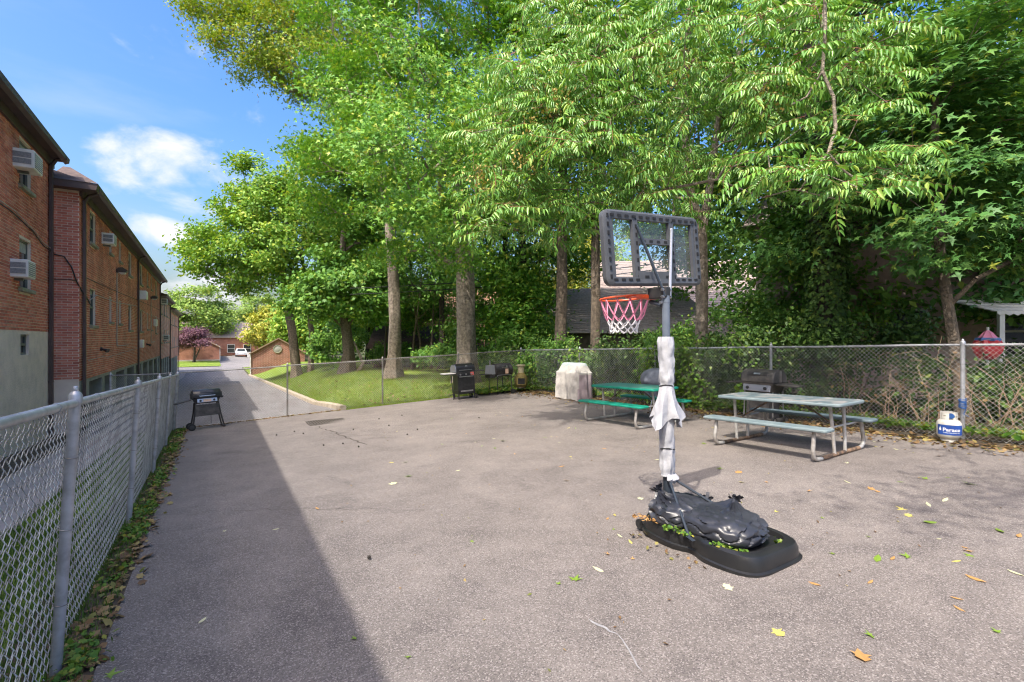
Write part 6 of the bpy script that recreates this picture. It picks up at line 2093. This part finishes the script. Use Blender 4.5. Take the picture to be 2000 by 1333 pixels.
for x in (-.335, .335): MB().prism([(-.24, .90), (.24, .90), (.235, 1.02), (.16, 1.13), (-.16, 1.13), (-.235, 1.02)], x - .015, x + .015, 'X').build('lid_end', 'chrome_panel' if x < 0 else 'black_metal', lo)
MB().lathe([(.045, 0), (.045, -.01), (.0001, -.012)], (.05, -.20, 1.075), 16, 'Y').build('thermometer', 'steel', lo, True)
MB().box((-.53, -.02, .865), (.40, .42, .035), bev=.012).build('side_shelf', 'ac_white', g)
MB().box((-.53, -.02, .842), (.42, .44, .02), bev=.008).build('shelf_rim', 'black_metal', g)
MB().box((.52, -.02, .90), (.36, .40, .03), bev=.012).build('side_shelf', 'dusty_black', g)
for (sx, sy) in ((-1, -1), (1, -1), (-1, 1), (1, 1)):
    MB().box((sx * .28 + .02, sy * .2, .10), (.035, .035, .22)).build('leg', 'black_metal', g)
MB().tube([(-.47, -.12, .83), (-.45, -.15, .40), (-.43, -.17, .0)], .019, 8).build('shelf_leg', 'black_metal', g, True)
MB().tube([(-.44, -.16, .20), (-.62, -.22, .14)], .010, 6).build('shelf_brace', 'black_metal', g, True)
MB().tube([(-.445, -.16, .30), (-.28, -.2, .30)], .008, 6).build('cross_bar', 'black_metal', g, True)
wheel(g, (.36, -.20, .075), .075, .04, 'X'); wheel(g, (.36, .20, .075), .075, .04, 'X')

# barrel charcoal smoker on tube legs
g = on_ground('barrel_grill', 'sooty barrel charcoal grill with offset firebox on tube legs', 'grill', 8.68, 14.75, R(-2))
b = MB().lathe([(.0001, -.36), (.19, -.355), (.225, -.33), (.225, .33), (.19, .355), (.0001, .36)], (.10, 0, .84), 24, 'X').build('barrel', 'sooty_metal', g, True)
MB().lathe([(.232, -.325), (.232, .325)], (.10, 0, .84), 24, 'X', fn=lambda r, z, a: r if math.sin(a) > -.02 else r - .015).build('lid', 'sooty_metal', b, True)
MB().box((.10, -.236, .84), (.66, .012, .02)).build('lid_seam', 'black_metal', b)
MB().tube([(.0, -.22, .93), (.0, -.275, .93), (.2, -.275, .93), (.2, -.22, .93)], .011, 8).build('lid_handle', 'steel', b, True)
MB().box((.17, -.247, .80), (.12, .008, .17), rx=R(4)).build('paper_tag', 'tag_paper', b)
MB().lathe([(.035, 0), (.035, -.01), (.0001, -.011)], (.20, -.20, .965), 14, 'Y').build('thermometer', 'steel', b, True)
MB().add([(-.48, -.18, .72), (-.25, -.18, .72), (-.25, .18, .72), (-.48, .18, .72), (-.44, -.16, 1.03), (-.26, -.16, 1.03), (-.26, .16, 1.03), (-.44, .16, 1.03)],
         [(0, 1, 5, 4), (1, 2, 6, 5), (2, 3, 7, 6), (3, 0, 4, 7), (4, 5, 6, 7), (3, 2, 1, 0)]).build('firebox', 'chrome_panel', g)
MB().box((-.365, 0, .66), (.22, .34, .12), bev=.01).build('ash_box', 'sooty_metal', g)
MB().tube([(-.30, .1, 1.0), (-.30, .1, 1.19)], .026, 10).build('chimney', 'steel', g, True)
MB().box((-.56, -.02, .735), (.34, .38, .02), bev=.006).build('side_shelf', 'dusty_black', g)
for (x, y) in ((-.20, -.2), (.36, -.2), (-.42, .0), (.22, .2)):
    MB().tube([(x, y, .64), (x, y, .0 if x < .3 else .08)], .015, 8).build('leg', 'black_metal', g, True)
MB().tube([(-.20, -.2, .62), (-.19, -.2, .655), (-.15, -.2, .675), (.32, -.2, .675), (.36, -.2, .65)], .015, 8).build('front_rail', 'steel', g, True)
for (x, y) in ((.38, -.24), (.22, .22)): wheel(g, (x, y, .085), .085, .04, 'Y', 'black_metal')

# clay chiminea
g = on_ground('chiminea', 'mustard-yellow clay chiminea with a square mouth beside the barrel grill', 'chiminea', 9.46, 14.62, R(-30), tilt=False)
b = MB().lathe([(.0001, .14), (.12, .14), (.17, .19), (.225, .30), (.24, .42), (.22, .54), (.17, .62), (.125, .66), (.10, .70)], (0, 0, 0), 28).build('body', 'chiminea_paint', g, True)
MB().lathe([(.105, .68), (.11, .78), (.12, .90), (.155, .925), (.16, .96), (.13, .985), (.09, .98), (.09, .8)], (0, 0, 0), 24).build('neck', 'chiminea_neck', g, True)
MB().box((0, -.215, .40), (.30, .07, .27), bev=.012).build('mouth_surround', 'chiminea_paint', b)
MB().box((0, -.2525, .405), (.24, .008, .205)).build('mouth', 'deep_shade', b)
MB().tube([(.19 * math.cos(a), .19 * math.sin(a), .16) for a in [2 * math.pi * i / 20 for i in range(20)]], .012, 6, closed=True).build('stand_ring', 'black_metal', g, True)
for k in range(3):
    a = R(90 + 120 * k)
    MB().tube([(.185 * math.cos(a), .185 * math.sin(a), .17), (.22 * math.cos(a), .22 * math.sin(a), .0)], .012, 6).build('stand_leg', 'black_metal', g, True)

# covered grill: cloth over a boxy grill
def cover(g, w, d, h, shoulder, mats, seed, top_w=.55, folds=.018):
    m = MB()
    n_, k_ = 72, 26
    V, F, Mi = [], [], []
    for j in range(k_ + 1):
        f = j / k_
        for i in range(n_):
            a = 2 * math.pi * i / n_
            q = 4.5
            ca, sa = math.cos(a), math.sin(a)
            sq = (abs(ca) ** q + abs(sa) ** q) ** (-1 / q)
            if f < .62:                       # hanging skirt
                z = h * shoulder * f / .62
                k = 1.0 - .02 * math.sin(f * 5)
            else:
                u = (f - .62) / .38
                z = h * (shoulder + (1 - shoulder) * math.sin(u * math.pi / 2))
                k = 1 - (1 - top_w) * u ** .8 if u < .75 else (1 - (1 - top_w) * .75 ** .8) * (1 - ((u - .75) / .25) ** 1.5)
            x, y = w / 2 * sq * ca * k, d / 2 * sq * sa * k
            if f < .62:
                o = folds * (1.15 - f) * (math.sin(a * 6 + seed + f * 1.5 + 2 * mnoise.noise(Vector((ca, sa, seed)))) + .7 * abs(math.sin(a * 8 + 2 * seed + f * 1.2))) * (.75 + .8 * mnoise.noise(Vector((ca * 2, sa * 2, f + seed))))
                o += .018 * mnoise.noise(Vector((ca * 3 + seed, sa * 3, z * 5)))
                z += .035 * (1 - f / .62) * max(0, math.sin(a * 6 + seed))
            else:
                o = .02 * mnoise.noise(Vector((x * 6 + seed, y * 6, z * 6)))
                z += .025 * mnoise.noise(Vector((x * 4, y * 4 + seed, 2)))
            V.append((x + o * ca, y + o * sa, max(z, .006)))
    for j in range(k_):
        for i in range(n_):
            l = (i + 1) % n_
            F.append((j * n_ + i, j * n_ + l, (j + 1) * n_ + l, (j + 1) * n_ + i))
    m.add(V, F)
    o = m.build('cover', mats, g, True)
    return o
g = on_ground('covered_grill', 'grill under a stained silver-grey cloth cover behind the green table', 'grill', 9.40, 11.55, R(-90), tilt=False)
co = cover(g, 1.12, .62, 1.10, .74, ('cover_fabric', 'cover_pinkish', 'cover_teal'), 2.0, top_w=.58, folds=.042)
for p in co.data.polygons:
    c = p.center
    if c.z < .74 and c.x > .50: p.material_index = 1
    elif c.z > 1.0: p.material_index = 2
for (x, y) in ((-.3, -.22), (.2, -.22), (.3, .22), (-.3, .22)):
    wheel(g, (x, y, .03), .03, .02, 'X', 'black_metal')
MB().box((.05, -.318, .33), (.008, .012, .6)).build('side_seam', 'kettle_cover', g)

# kettle grill in a slack bag
g = on_ground('kettle_grill', 'kettle grill under a slack dark grey cover behind the hoop pole', 'grill', 9.30, 8.22, R(-90), tilt=False)
m = MB()
V, F = [], []
n_, k_ = 48, 20
for j in range(k_ + 1):
    f = j / k_
    for i in range(n_):
        a = 2 * math.pi * i / n_
        if f < .45: z, r_ = .30 + f / .45 * .30, .24 + .05 * math.sin(f * 7) + .13 * (f / .45) ** 3
        elif f < .62: z, r_ = .60 + (f - .45) / .17 * .10, .37 + .05 * (f - .45) / .17
        else:
            u = (f - .62) / .38
            z, r_ = .70 + .32 * math.sin(u * math.pi / 2), .42 * max(.0, math.cos(u * math.pi / 2)) ** .75
        r_ += .035 * math.sin(a * 5 + f * 4) * (1 - f) + .02 * mnoise.noise(Vector((math.cos(a) * 3, math.sin(a) * 3, z * 6)))
        if .4 < f < .66: r_ += .06 * max(0, math.cos(a * 2 + .3)) ** 3
        V.append((r_ * math.cos(a), r_ * math.sin(a), z))
for j in range(k_):
    for i in range(n_):
        l = (i + 1) % n_
        F.append((j * n_ + i, j * n_ + l, (j + 1) * n_ + l, (j + 1) * n_ + i))
m.add(V, F).build('cover', 'kettle_cover', g, True)
for k in range(3):
    a = R(30 + 120 * k)
    MB().tube([(.15 * math.cos(a), .15 * math.sin(a), .5), (.27 * math.cos(a), .27 * math.sin(a), .0)], .013, 6).build('leg', 'steel', g, True)
MB().lathe([(.0001, .20), (.14, .205), (.15, .215), (.0001, .21)], (0, 0, 0), 20).build('ash_pan', 'steel', g, True)

# old gas grill behind the blue table
g = on_ground('gas_grill', 'old dusty gas grill with drooping side shelves behind the blue-grey table', 'grill', 9.42, 5.62, R(-90), tilt=False)
MB().add([(-.33, -.24, .80), (.33, -.24, .80), (.33, .24, .80), (-.33, .24, .80), (-.26, -.19, .60), (.26, -.19, .60), (.26, .19, .60), (-.26, .19, .60)],
         [(0, 1, 5, 4), (1, 2, 6, 5), (2, 3, 7, 6), (3, 0, 4, 7), (4, 5, 6, 7), (3, 2, 1, 0)]).build('firebox', 'dusty_black', g)
lo = lid(.68, .50, .24, .81).build('lid', 'dusty_black', g, True)
MB().box((0, -.20, .965), (.42, .03, .10), rx=R(-38), bev=.008).build('lid_handle_panel', 'sooty_metal', lo)
MB().box((.0, -.222, .972), (.13, .008, .035), rx=R(-38)).build('name_plate', 'steel', lo)
MB().box((.345, -.0, .92), (.02, .06, .22)).build('lid_strap', 'steel', lo)
MB().box((0, -.235, .69), (.56, .03, .13), rx=R(-10), bev=.008).build('control_panel', 'chrome_panel', g)
for x in (-.18, .18): MB().lathe([(.032, 0), (.032, -.02), (.02, -.04), (.0001, -.041)], (x, -.25, .69), 12, 'Y').build('knob', 'black_metal', g, True)
for sx in (-1, 1):
    sh = MB()
    for q in range(4): sh.box((sx * .53, -.15 + q * .10, .765), (.36, .085, .03), ry=R(4 * sx), bev=.006)
    sh.build('side_shelf', 'dusty_black', g)
MB().box((0, 0, .34), (.44, .36, .50), bev=.01).build('pedestal', 'dusty_black', g)
MB().box((0, -.02, .06), (.62, .44, .08), bev=.015).build('base_tray', 'dusty_black', g)
for (sx, sy) in ((-1, -1), (1, -1), (-1, 1), (1, 1)):
    MB().tube([(sx * .29, sy * .17, .62), (sx * .30, sy * .19, .03)], .014, 8).build('leg', 'steel', g, True)
for sy in (-1, 1): wheel(g, (.33, sy * .2, .07), .07, .04, 'X')

# ---------------------------------------------------------------- propane cylinder with its printed label
tank = thing('propane_cylinder', 'white propane cylinder with a blue printed wrap label at the fence post', 'gas cylinder', G(9.66, 2.81), 0)
px_, py_ = tank.location.x, tank.location.y
tank.rotation_euler = (0, 0, math.atan2(-py_, -px_) + R(90) + R(9))   # print faces the open court
TR = .152
MB().lathe([(.0001, .035), (.06, .035), (.11, .05), (.14, .085), (TR, .12), (TR, .265), (.146, .295), (.125, .325), (.09, .345), (.03, .352), (.0001, .353)], (0, 0, 0), 36).build('vessel', 'tank_paint', tank, True)
MB().lathe([(.10, 0), (.104, .002), (.104, .045), (.10, .05)], (0, 0, 0), 28).build('foot_ring', 'tank_paint', tank, True)
m = MB()   # collar with hand holes
def collar(a0, a1, z0, z1):
    k = max(2, int((a1 - a0) / 9))
    V, F = [], []
    for i in range(k + 1):
        a = R(a0 + (a1 - a0) * i / k)
        for (r_, z) in ((.098, z0), (.098, z1), (.103, z1), (.103, z0)):
            V.append((r_ * math.cos(a), r_ * math.sin(a), z))
    for i in range(k):
        for q in range(4):
            l = (q + 1) % 4
            F.append((i * 4 + q, i * 4 + l, i * 4 + 4 + l, i * 4 + 4 + q))
    F += [(0, 1, 2, 3), (4 * k + 3, 4 * k + 2, 4 * k + 1, 4 * k)]
    m.add(V, F)
for (a0, a1) in ((195, 262), (290, 345), (15, 165)):
    collar(a0, a1, .325, .375); collar(a0, a1, .405, .455)
    w_ = (a1 - a0)
    collar(a0, a0 + w_ * .28, .3752, .4048); collar(a1 - w_ * .28, a1, .3752, .4048)
m.build('collar', 'tank_paint', tank)
MB().lathe([(.025, .34), (.025, .39), (.016, .40), (.016, .42)], (0, 0, 0), 14).build('valve', 'steel', tank, True)
MB().lathe([(.034, -.05), (.040, -.045), (.040, .0), (.02, .012), (.0001, .012)], (.012, -.05, .40), 16, 'Y').build('valve_cap', 'cable_blue', tank, True)
m = MB()
V, F = [], []
k = 40
for i in range(k + 1):
    a = R(-90 - 66 + 132 * i / k)
    for z in (.118, .268):
        V.append(((TR + .0012) * math.cos(a), (TR + .0012) * math.sin(a), z))
F = [(2 * i, 2 * i + 2, 2 * i + 3, 2 * i + 1) for i in range(k)]
m.add(V, F).build('label', 'label_blue', tank, True)
def wrap_text(txt, size, a_center, z, bold=0.0, sx=1.0, name='lettering', mat='print_white'):
    cu = bpy.data.curves.new(name, 'FONT')
    cu.body = txt
    cu.size = size
    cu.align_x = 'CENTER'
    cu.align_y = 'CENTER'
    cu.offset = bold
    cu.resolution_u = 3
    tmp = bpy.data.objects.new(name, cu)
    col.objects.link(tmp)
    dg = bpy.context.evaluated_depsgraph_get()
    me = bpy.data.meshes.new_from_object(tmp.evaluated_get(dg))
    bpy.data.objects.remove(tmp)
    rr = TR + .0026
    for v in me.vertices:
        a = R(a_center) + v.co.x * sx / rr
        v.co = Vector((rr * math.cos(a), rr * math.sin(a), z + v.co.y))
    me.materials.clear()
    return link(name, me, tank, (mat,))
wrap_text('Paraco', .072, -86, .196, .0016, 1.12)
wrap_text('Fueling Your Every Day', .022, -86, .152, .0003, .98, 'tagline')
m = MB()
V = []
for (x, z) in ((-.012, -.022), (-.018, -.006), (-.008, .016), (0.0, .042), (.010, .014), (.017, -.008), (.010, -.022), (0, -.027)):
    a = R(-90 - 50) + x / TR
    V.append(((TR + .0026) * math.cos(a), (TR + .0026) * math.sin(a), .205 + z))
m.add(V, [tuple(range(8))]).build('drop_emblem', 'print_white', tank)
m = MB()
for k in range(9):
    z = .50 + k * .016
    m.tube([(.045 * math.cos(a) * (1 + .1 * math.sin(k)), .045 * math.sin(a), z + .012 * math.sin(a + k)) for a in [2 * math.pi * i / 14 for i in range(14)]], .006, 5, closed=True)
m.tube([(.045, 0, .5), (.02, -.03, .46), (.0, -.02, .40), (.012, -.09, .37)], .006, 5)
ck = thing('chain_lock', 'blue-sheathed chain lock wound round the fence post over the gas cylinder', 'lock', G(9.98, 2.74), 0)
m.build('chain', 'cable_blue', ck, True)

# ---------------------------------------------------------------- beyond the fence and down the drive
um = thing('patio_umbrella', 'red folded patio umbrella behind the fence under the porch awning', 'umbrella', (8.95, 9.15, GXY(8.95, 9.15)), 0)
MB().tube([(0, 0, -.1), (0, 0, 1.76)], .02, 8).build('pole', 'siding_white', um, True)
MB().lathe([(.02, 1.70), (.06, 1.66), (.10, 1.60), (.13, 1.55)], (0, 0, 0), 20, fn=lambda r, z, a: r * (1 + .18 * math.sin(a * 6))).build('canopy_top', 'net_pink', um, True)
MB().lathe([(.15, 1.56), (.17, 1.53), (.16, 1.50)], (0, 0, 0), 20, fn=lambda r, z, a: r * (1 + .18 * math.sin(a * 6))).build('canopy_band', 'toy_blue', um, True)
MB().lathe([(.16, 1.51), (.20, 1.40), (.18, 1.28), (.12, 1.18), (.03, 1.14)], (0, 0, 0), 24, fn=lambda r, z, a: r * (1 + .2 * math.sin(a * 6 + z * 3))).build('canopy', 'toy_red', um, True)

def car(label, s, t, rz):
    e = thing('parked_car', label, 'car', G(s, t, -.02), ANG + rz)
    prof = [(-2.1, .35), (-2.15, .62), (-2.0, .80), (-1.2, .92), (-.55, 1.36), (.75, 1.40), (1.5, .98), (2.05, .90), (2.15, .6), (2.1, .32)]
    m = MB()
    V, F = [], []
    for (y, k) in ((-.86, .96), (-.80, 1.0), (.80, 1.0), (.86, .96)):
        for (x, z) in prof:
            tuck = .16 if z > 1.0 else 0
            V.append((x, math.copysign(abs(y) - tuck, y), z))
    n_ = len(prof)
    for j in range(3):
        for i in range(n_):
            l = (i + 1) % n_
            F.append((j * n_ + i, j * n_ + l, (j + 1) * n_ + l, (j + 1) * n_ + i))
    F += [tuple(range(n_)), tuple(range(4 * n_ - 1, 3 * n_ - 1, -1))]
    m.add(V, F).build('body', 'car_white', e, True)
    for sy in (-1, 1):
        MB().add([(-1.05, sy * .745, .98), (1.3, sy * .745, 1.0), (.70, sy * .705, 1.33), (-.50, sy * .705, 1.30)], [(0, 1, 2, 3)]).build('side_window', 'car_glass', e)
    MB().add([(-1.22, -.62, .95), (-1.22, .62, .95), (-.62, .56, 1.345), (-.62, -.56, 1.345)], [(0, 1, 2, 3)]).build('windscreen', 'car_glass', e)
    MB().add([(1.50, -.6, 1.0), (1.50, .6, 1.0), (.84, .56, 1.385), (.84, -.56, 1.385)], [(0, 1, 2, 3)]).build('rear_window', 'car_glass', e)
    for sx in (-1.3, 1.3):
        for sy in (-.80, .80): wheel(e, (sx, sy, .33), .33, .2, 'Y')
    for sy in (-.6, .6):
        MB().box((-2.12, sy, .66), (.08, .32, .14)).build('headlight', 'lamp_glass', e)
    return e
car('white car parked beyond the sunlit garage', 4.7, 99.0, R(88))
e = thing('wheeled_bin', 'white wheeled bin at the end of the driveway', 'bin', G(5.7, 95), ANG)
MB().add([(-.25, -.28, .04), (.25, -.28, .04), (.25, .28, .04), (-.25, .28, .04), (-.3, -.34, .95), (.3, -.34, .95), (.3, .34, .95), (-.3, .34, .95)],
         [(0, 1, 5, 4), (1, 2, 6, 5), (2, 3, 7, 6), (3, 0, 4, 7), (3, 2, 1, 0), (4, 5, 6, 7)]).build('body', 'siding_white', e)
MB().box((0, 0, .99), (.66, .74, .07), bev=.02).build('lid', 'dusty_black', e)
for sx in (-1, 1): wheel(e, (sx * .27, .25, .1), .1, .05, 'X')

# ---------------------------------------------------------------- single fallen leaves on the asphalt
def leaf_mesh(name, tv, tf, mat, curl):
    me = bpy.data.meshes.new(name)
    V = []
    for (x, y, z) in tv:
        V.append((x, y, abs(z) * .2 + curl * (x * x * .8 + y * y * 1.2) + .004))
    me.from_pydata(V, [], tf)
    me.materials.append(MATS[mat])
    return me
BL = [(-.5, 0, 0), (-.2, -.13, 0), (.15, -.15, 0), (.5, 0, 0), (.15, .15, 0), (-.2, .13, 0)]
BL_F = [(0, 1, 2, 3), (0, 3, 4, 5)]
LEAFM = {}
def fallen(kind, mat, s, t, size, label, cat='leaf', curl=.25):
    key = (kind, mat, curl)
    if key not in LEAFM:
        tv, tf = {'star': (STAR, STAR_F), 'lobed': (LOBED, LOBED_F), 'blade': (BL, BL_F)}[kind]
        LEAFM[key] = leaf_mesh('leaf', tv, tf, mat, curl)
    o = link('fallen_leaf', LEAFM[key])
    o.location = G(s, t, .003)
    o.rotation_euler = (random.uniform(-.15, .15), random.uniform(-.15, .15), random.uniform(0, 6.28))
    o.scale = (size, size, size)
    setp(o, label, cat, 'fallen leaves on the open asphalt')
    return o
FC = {'fallen_green': 'green', 'fallen_yellow': 'yellow', 'fallen_pale': 'pale cream', 'fallen_brown': 'brown'}
FS = {'star': 'pointed star-shaped', 'blade': 'narrow blade-shaped', 'lobed': 'curled lobed'}
def FL(k, m): return 'single %s %s fallen leaf on the open asphalt' % (FC[m], FS[k])
for (k, mt, s, t, sz) in [
        ('star', 'fallen_green', 2.15, 2.65, 0.130), ('blade', 'fallen_pale', 2.41, 2.68, 0.110), ('blade', 'fallen_pale', 2.99, 3.06, 0.080), ('star', 'fallen_brown', 2.66, 2.83, 0.070), ('star', 'fallen_brown', 3.75, 4.75, 0.100), ('star', 'fallen_green', 4.51, 7.56, 0.220), ('star', 'fallen_green', 2.27, 6.30, 0.140), ('lobed', 'fallen_pale', 1.98, 6.04, 0.110), ('star', 'fallen_green', 2.53, 7.14, 0.110), ('blade', 'fallen_yellow', 2.35, 7.26, 0.090), ('blade', 'fallen_pale', 2.91, 6.10, 0.080), ('blade', 'fallen_brown', 0.99, 5.60, 0.080), ('star', 'fallen_green', 0.72, 2.85, 0.060), ('star', 'fallen_green', 0.91, 2.51, 0.055), ('blade', 'fallen_pale', -0.04, 3.62, 0.085), ('blade', 'fallen_pale', 0.54, 5.17, 0.070), ('star', 'fallen_pale', -0.51, 6.80, 0.120), ('star', 'fallen_green', -0.47, 3.28, 0.120), ('lobed', 'fallen_brown', 2.81, 1.16, 0.100), ('star', 'fallen_green', 3.07, 1.21, 0.080), ('lobed', 'fallen_yellow', 2.68, 1.51, 0.080), ('star', 'fallen_green', 3.63, 0.84, 0.070), ('blade', 'fallen_green', 5.35, 1.68, 0.170), ('blade', 'fallen_green', 4.17, 1.62, 0.150), ('star', 'fallen_green', 4.39, 1.49, 0.110), ('blade', 'fallen_pale', 4.64, 1.00, 0.110), ('blade', 'fallen_brown', 4.32, 1.12, 0.130), ('blade', 'fallen_brown', 4.26, 1.56, 0.080), ('star', 'fallen_green', 7.09, 1.89, 0.160), ('star', 'fallen_green', 6.95, 2.20, 0.120), ('blade', 'fallen_pale', 5.90, 1.87, 0.120), ('blade', 'fallen_pale', 6.19, 1.83, 0.130), ('star', 'fallen_yellow', 5.60, 1.95, 0.140), ('lobed', 'fallen_yellow', 5.41, 1.86, 0.080), ('blade', 'fallen_green', 5.55, 1.29, 0.150), ('blade', 'fallen_brown', 5.52, 1.17, 0.110), ('star', 'fallen_brown', 4.86, 1.32, 0.100), ('star', 'fallen_green', 4.78, 1.26, 0.090), ('star', 'fallen_green', 5.58, 3.96, 0.140), ('lobed', 'fallen_brown', 5.62, 3.67, 0.100), ('star', 'fallen_yellow', 5.27, 3.40, 0.100), ('lobed', 'fallen_pale', 2.92, 1.99, 0.080), ('blade', 'fallen_pale', 6.15, 2.68, 0.100), ('star', 'fallen_brown', 5.47, 2.78, 0.080), ('blade', 'fallen_brown', 3.77, 1.05, 0.070), ('blade', 'fallen_brown', 3.91, 1.10, 0.070), ('blade', 'fallen_brown', 3.73, 1.49, 0.070), ('star', 'fallen_green', 4.59, 1.85, 0.060), ('star', 'fallen_green', 4.74, 2.29, 0.060), ('star', 'fallen_yellow', 4.58, 2.63, 0.070), ('star', 'fallen_pale', 0.11, 5.43, 0.050), ('star', 'fallen_brown', 2.73, 2.66, 0.050), ('star', 'fallen_green', 2.03, 2.68, 0.060), ('star', 'fallen_green', 1.93, 3.73, 0.060)]:
    fallen(k, mt, s, t, sz, FL(k, mt), curl=.3 if 'brown' in mt else .15)
SEEDS = [(1.73, 11.40), (2.11, 12.93), (2.71, 11.05), (3.49, 10.97), (3.38, 9.44), (3.76, 9.88), (1.80, 9.55), (2.27, 8.88), (1.62, 11.91), (3.65, 12.28), (2.12, 9.42), (1.23, 11.70), (1.08, 3.90), (4.30, 12.42), (5.49, 10.34)]
for i in range(115):
    s = 9.3 - 6.6 * random.random() ** 1.25
    t = random.uniform(-.5, 11)
    mt = random.choice(('fallen_yellow', 'fallen_yellow', 'fallen_pale', 'fallen_brown', 'fallen_brown', 'fallen_green'))
    kd = random.choice(('star', 'blade', 'lobed', 'blade'))
    fallen(kd, mt, s, t, random.uniform(.035, .10), FL(kd, mt), curl=random.choice((.12, .3)))
# spiky sweetgum balls on the asphalt
sbm = MB()
ico = [Vector(p).normalized() for p in ((0, 1, 1.618), (0, -1, 1.618), (0, 1, -1.618), (0, -1, -1.618), (1, 1.618, 0), (-1, 1.618, 0), (1, -1.618, 0), (-1, -1.618, 0), (1.618, 0, 1), (-1.618, 0, 1), (1.618, 0, -1), (-1.618, 0, -1))]
sbm.lathe([(.0001, -.011), (.008, -.008), (.011, 0), (.008, .008), (.0001, .011)], (0, 0, 0), 8)
for d in ico:
    x, y, z = frame(d)
    sbm.add([d * .009 + x * .003, d * .009 - x * .0015 + y * .0026, d * .009 - x * .0015 - y * .0026, d * .018], [(0, 1, 3), (1, 2, 3), (2, 0, 3)])
sb_me = sbm.mesh('seed_ball'); sb_me.materials.append(MATS['bark_dark'])
for (s, t) in SEEDS:
    o = link('seed_ball', sb_me)
    o.location = G(s, t, .022)
    o.scale = (1.3, 1.3, 1.3)
    o.rotation_euler = (random.random() * 3, random.random() * 3, random.random() * 3)
    setp(o, 'dark spiky sweetgum seed ball lying on the asphalt', 'seed ball', 'sweetgum seed balls on the court')
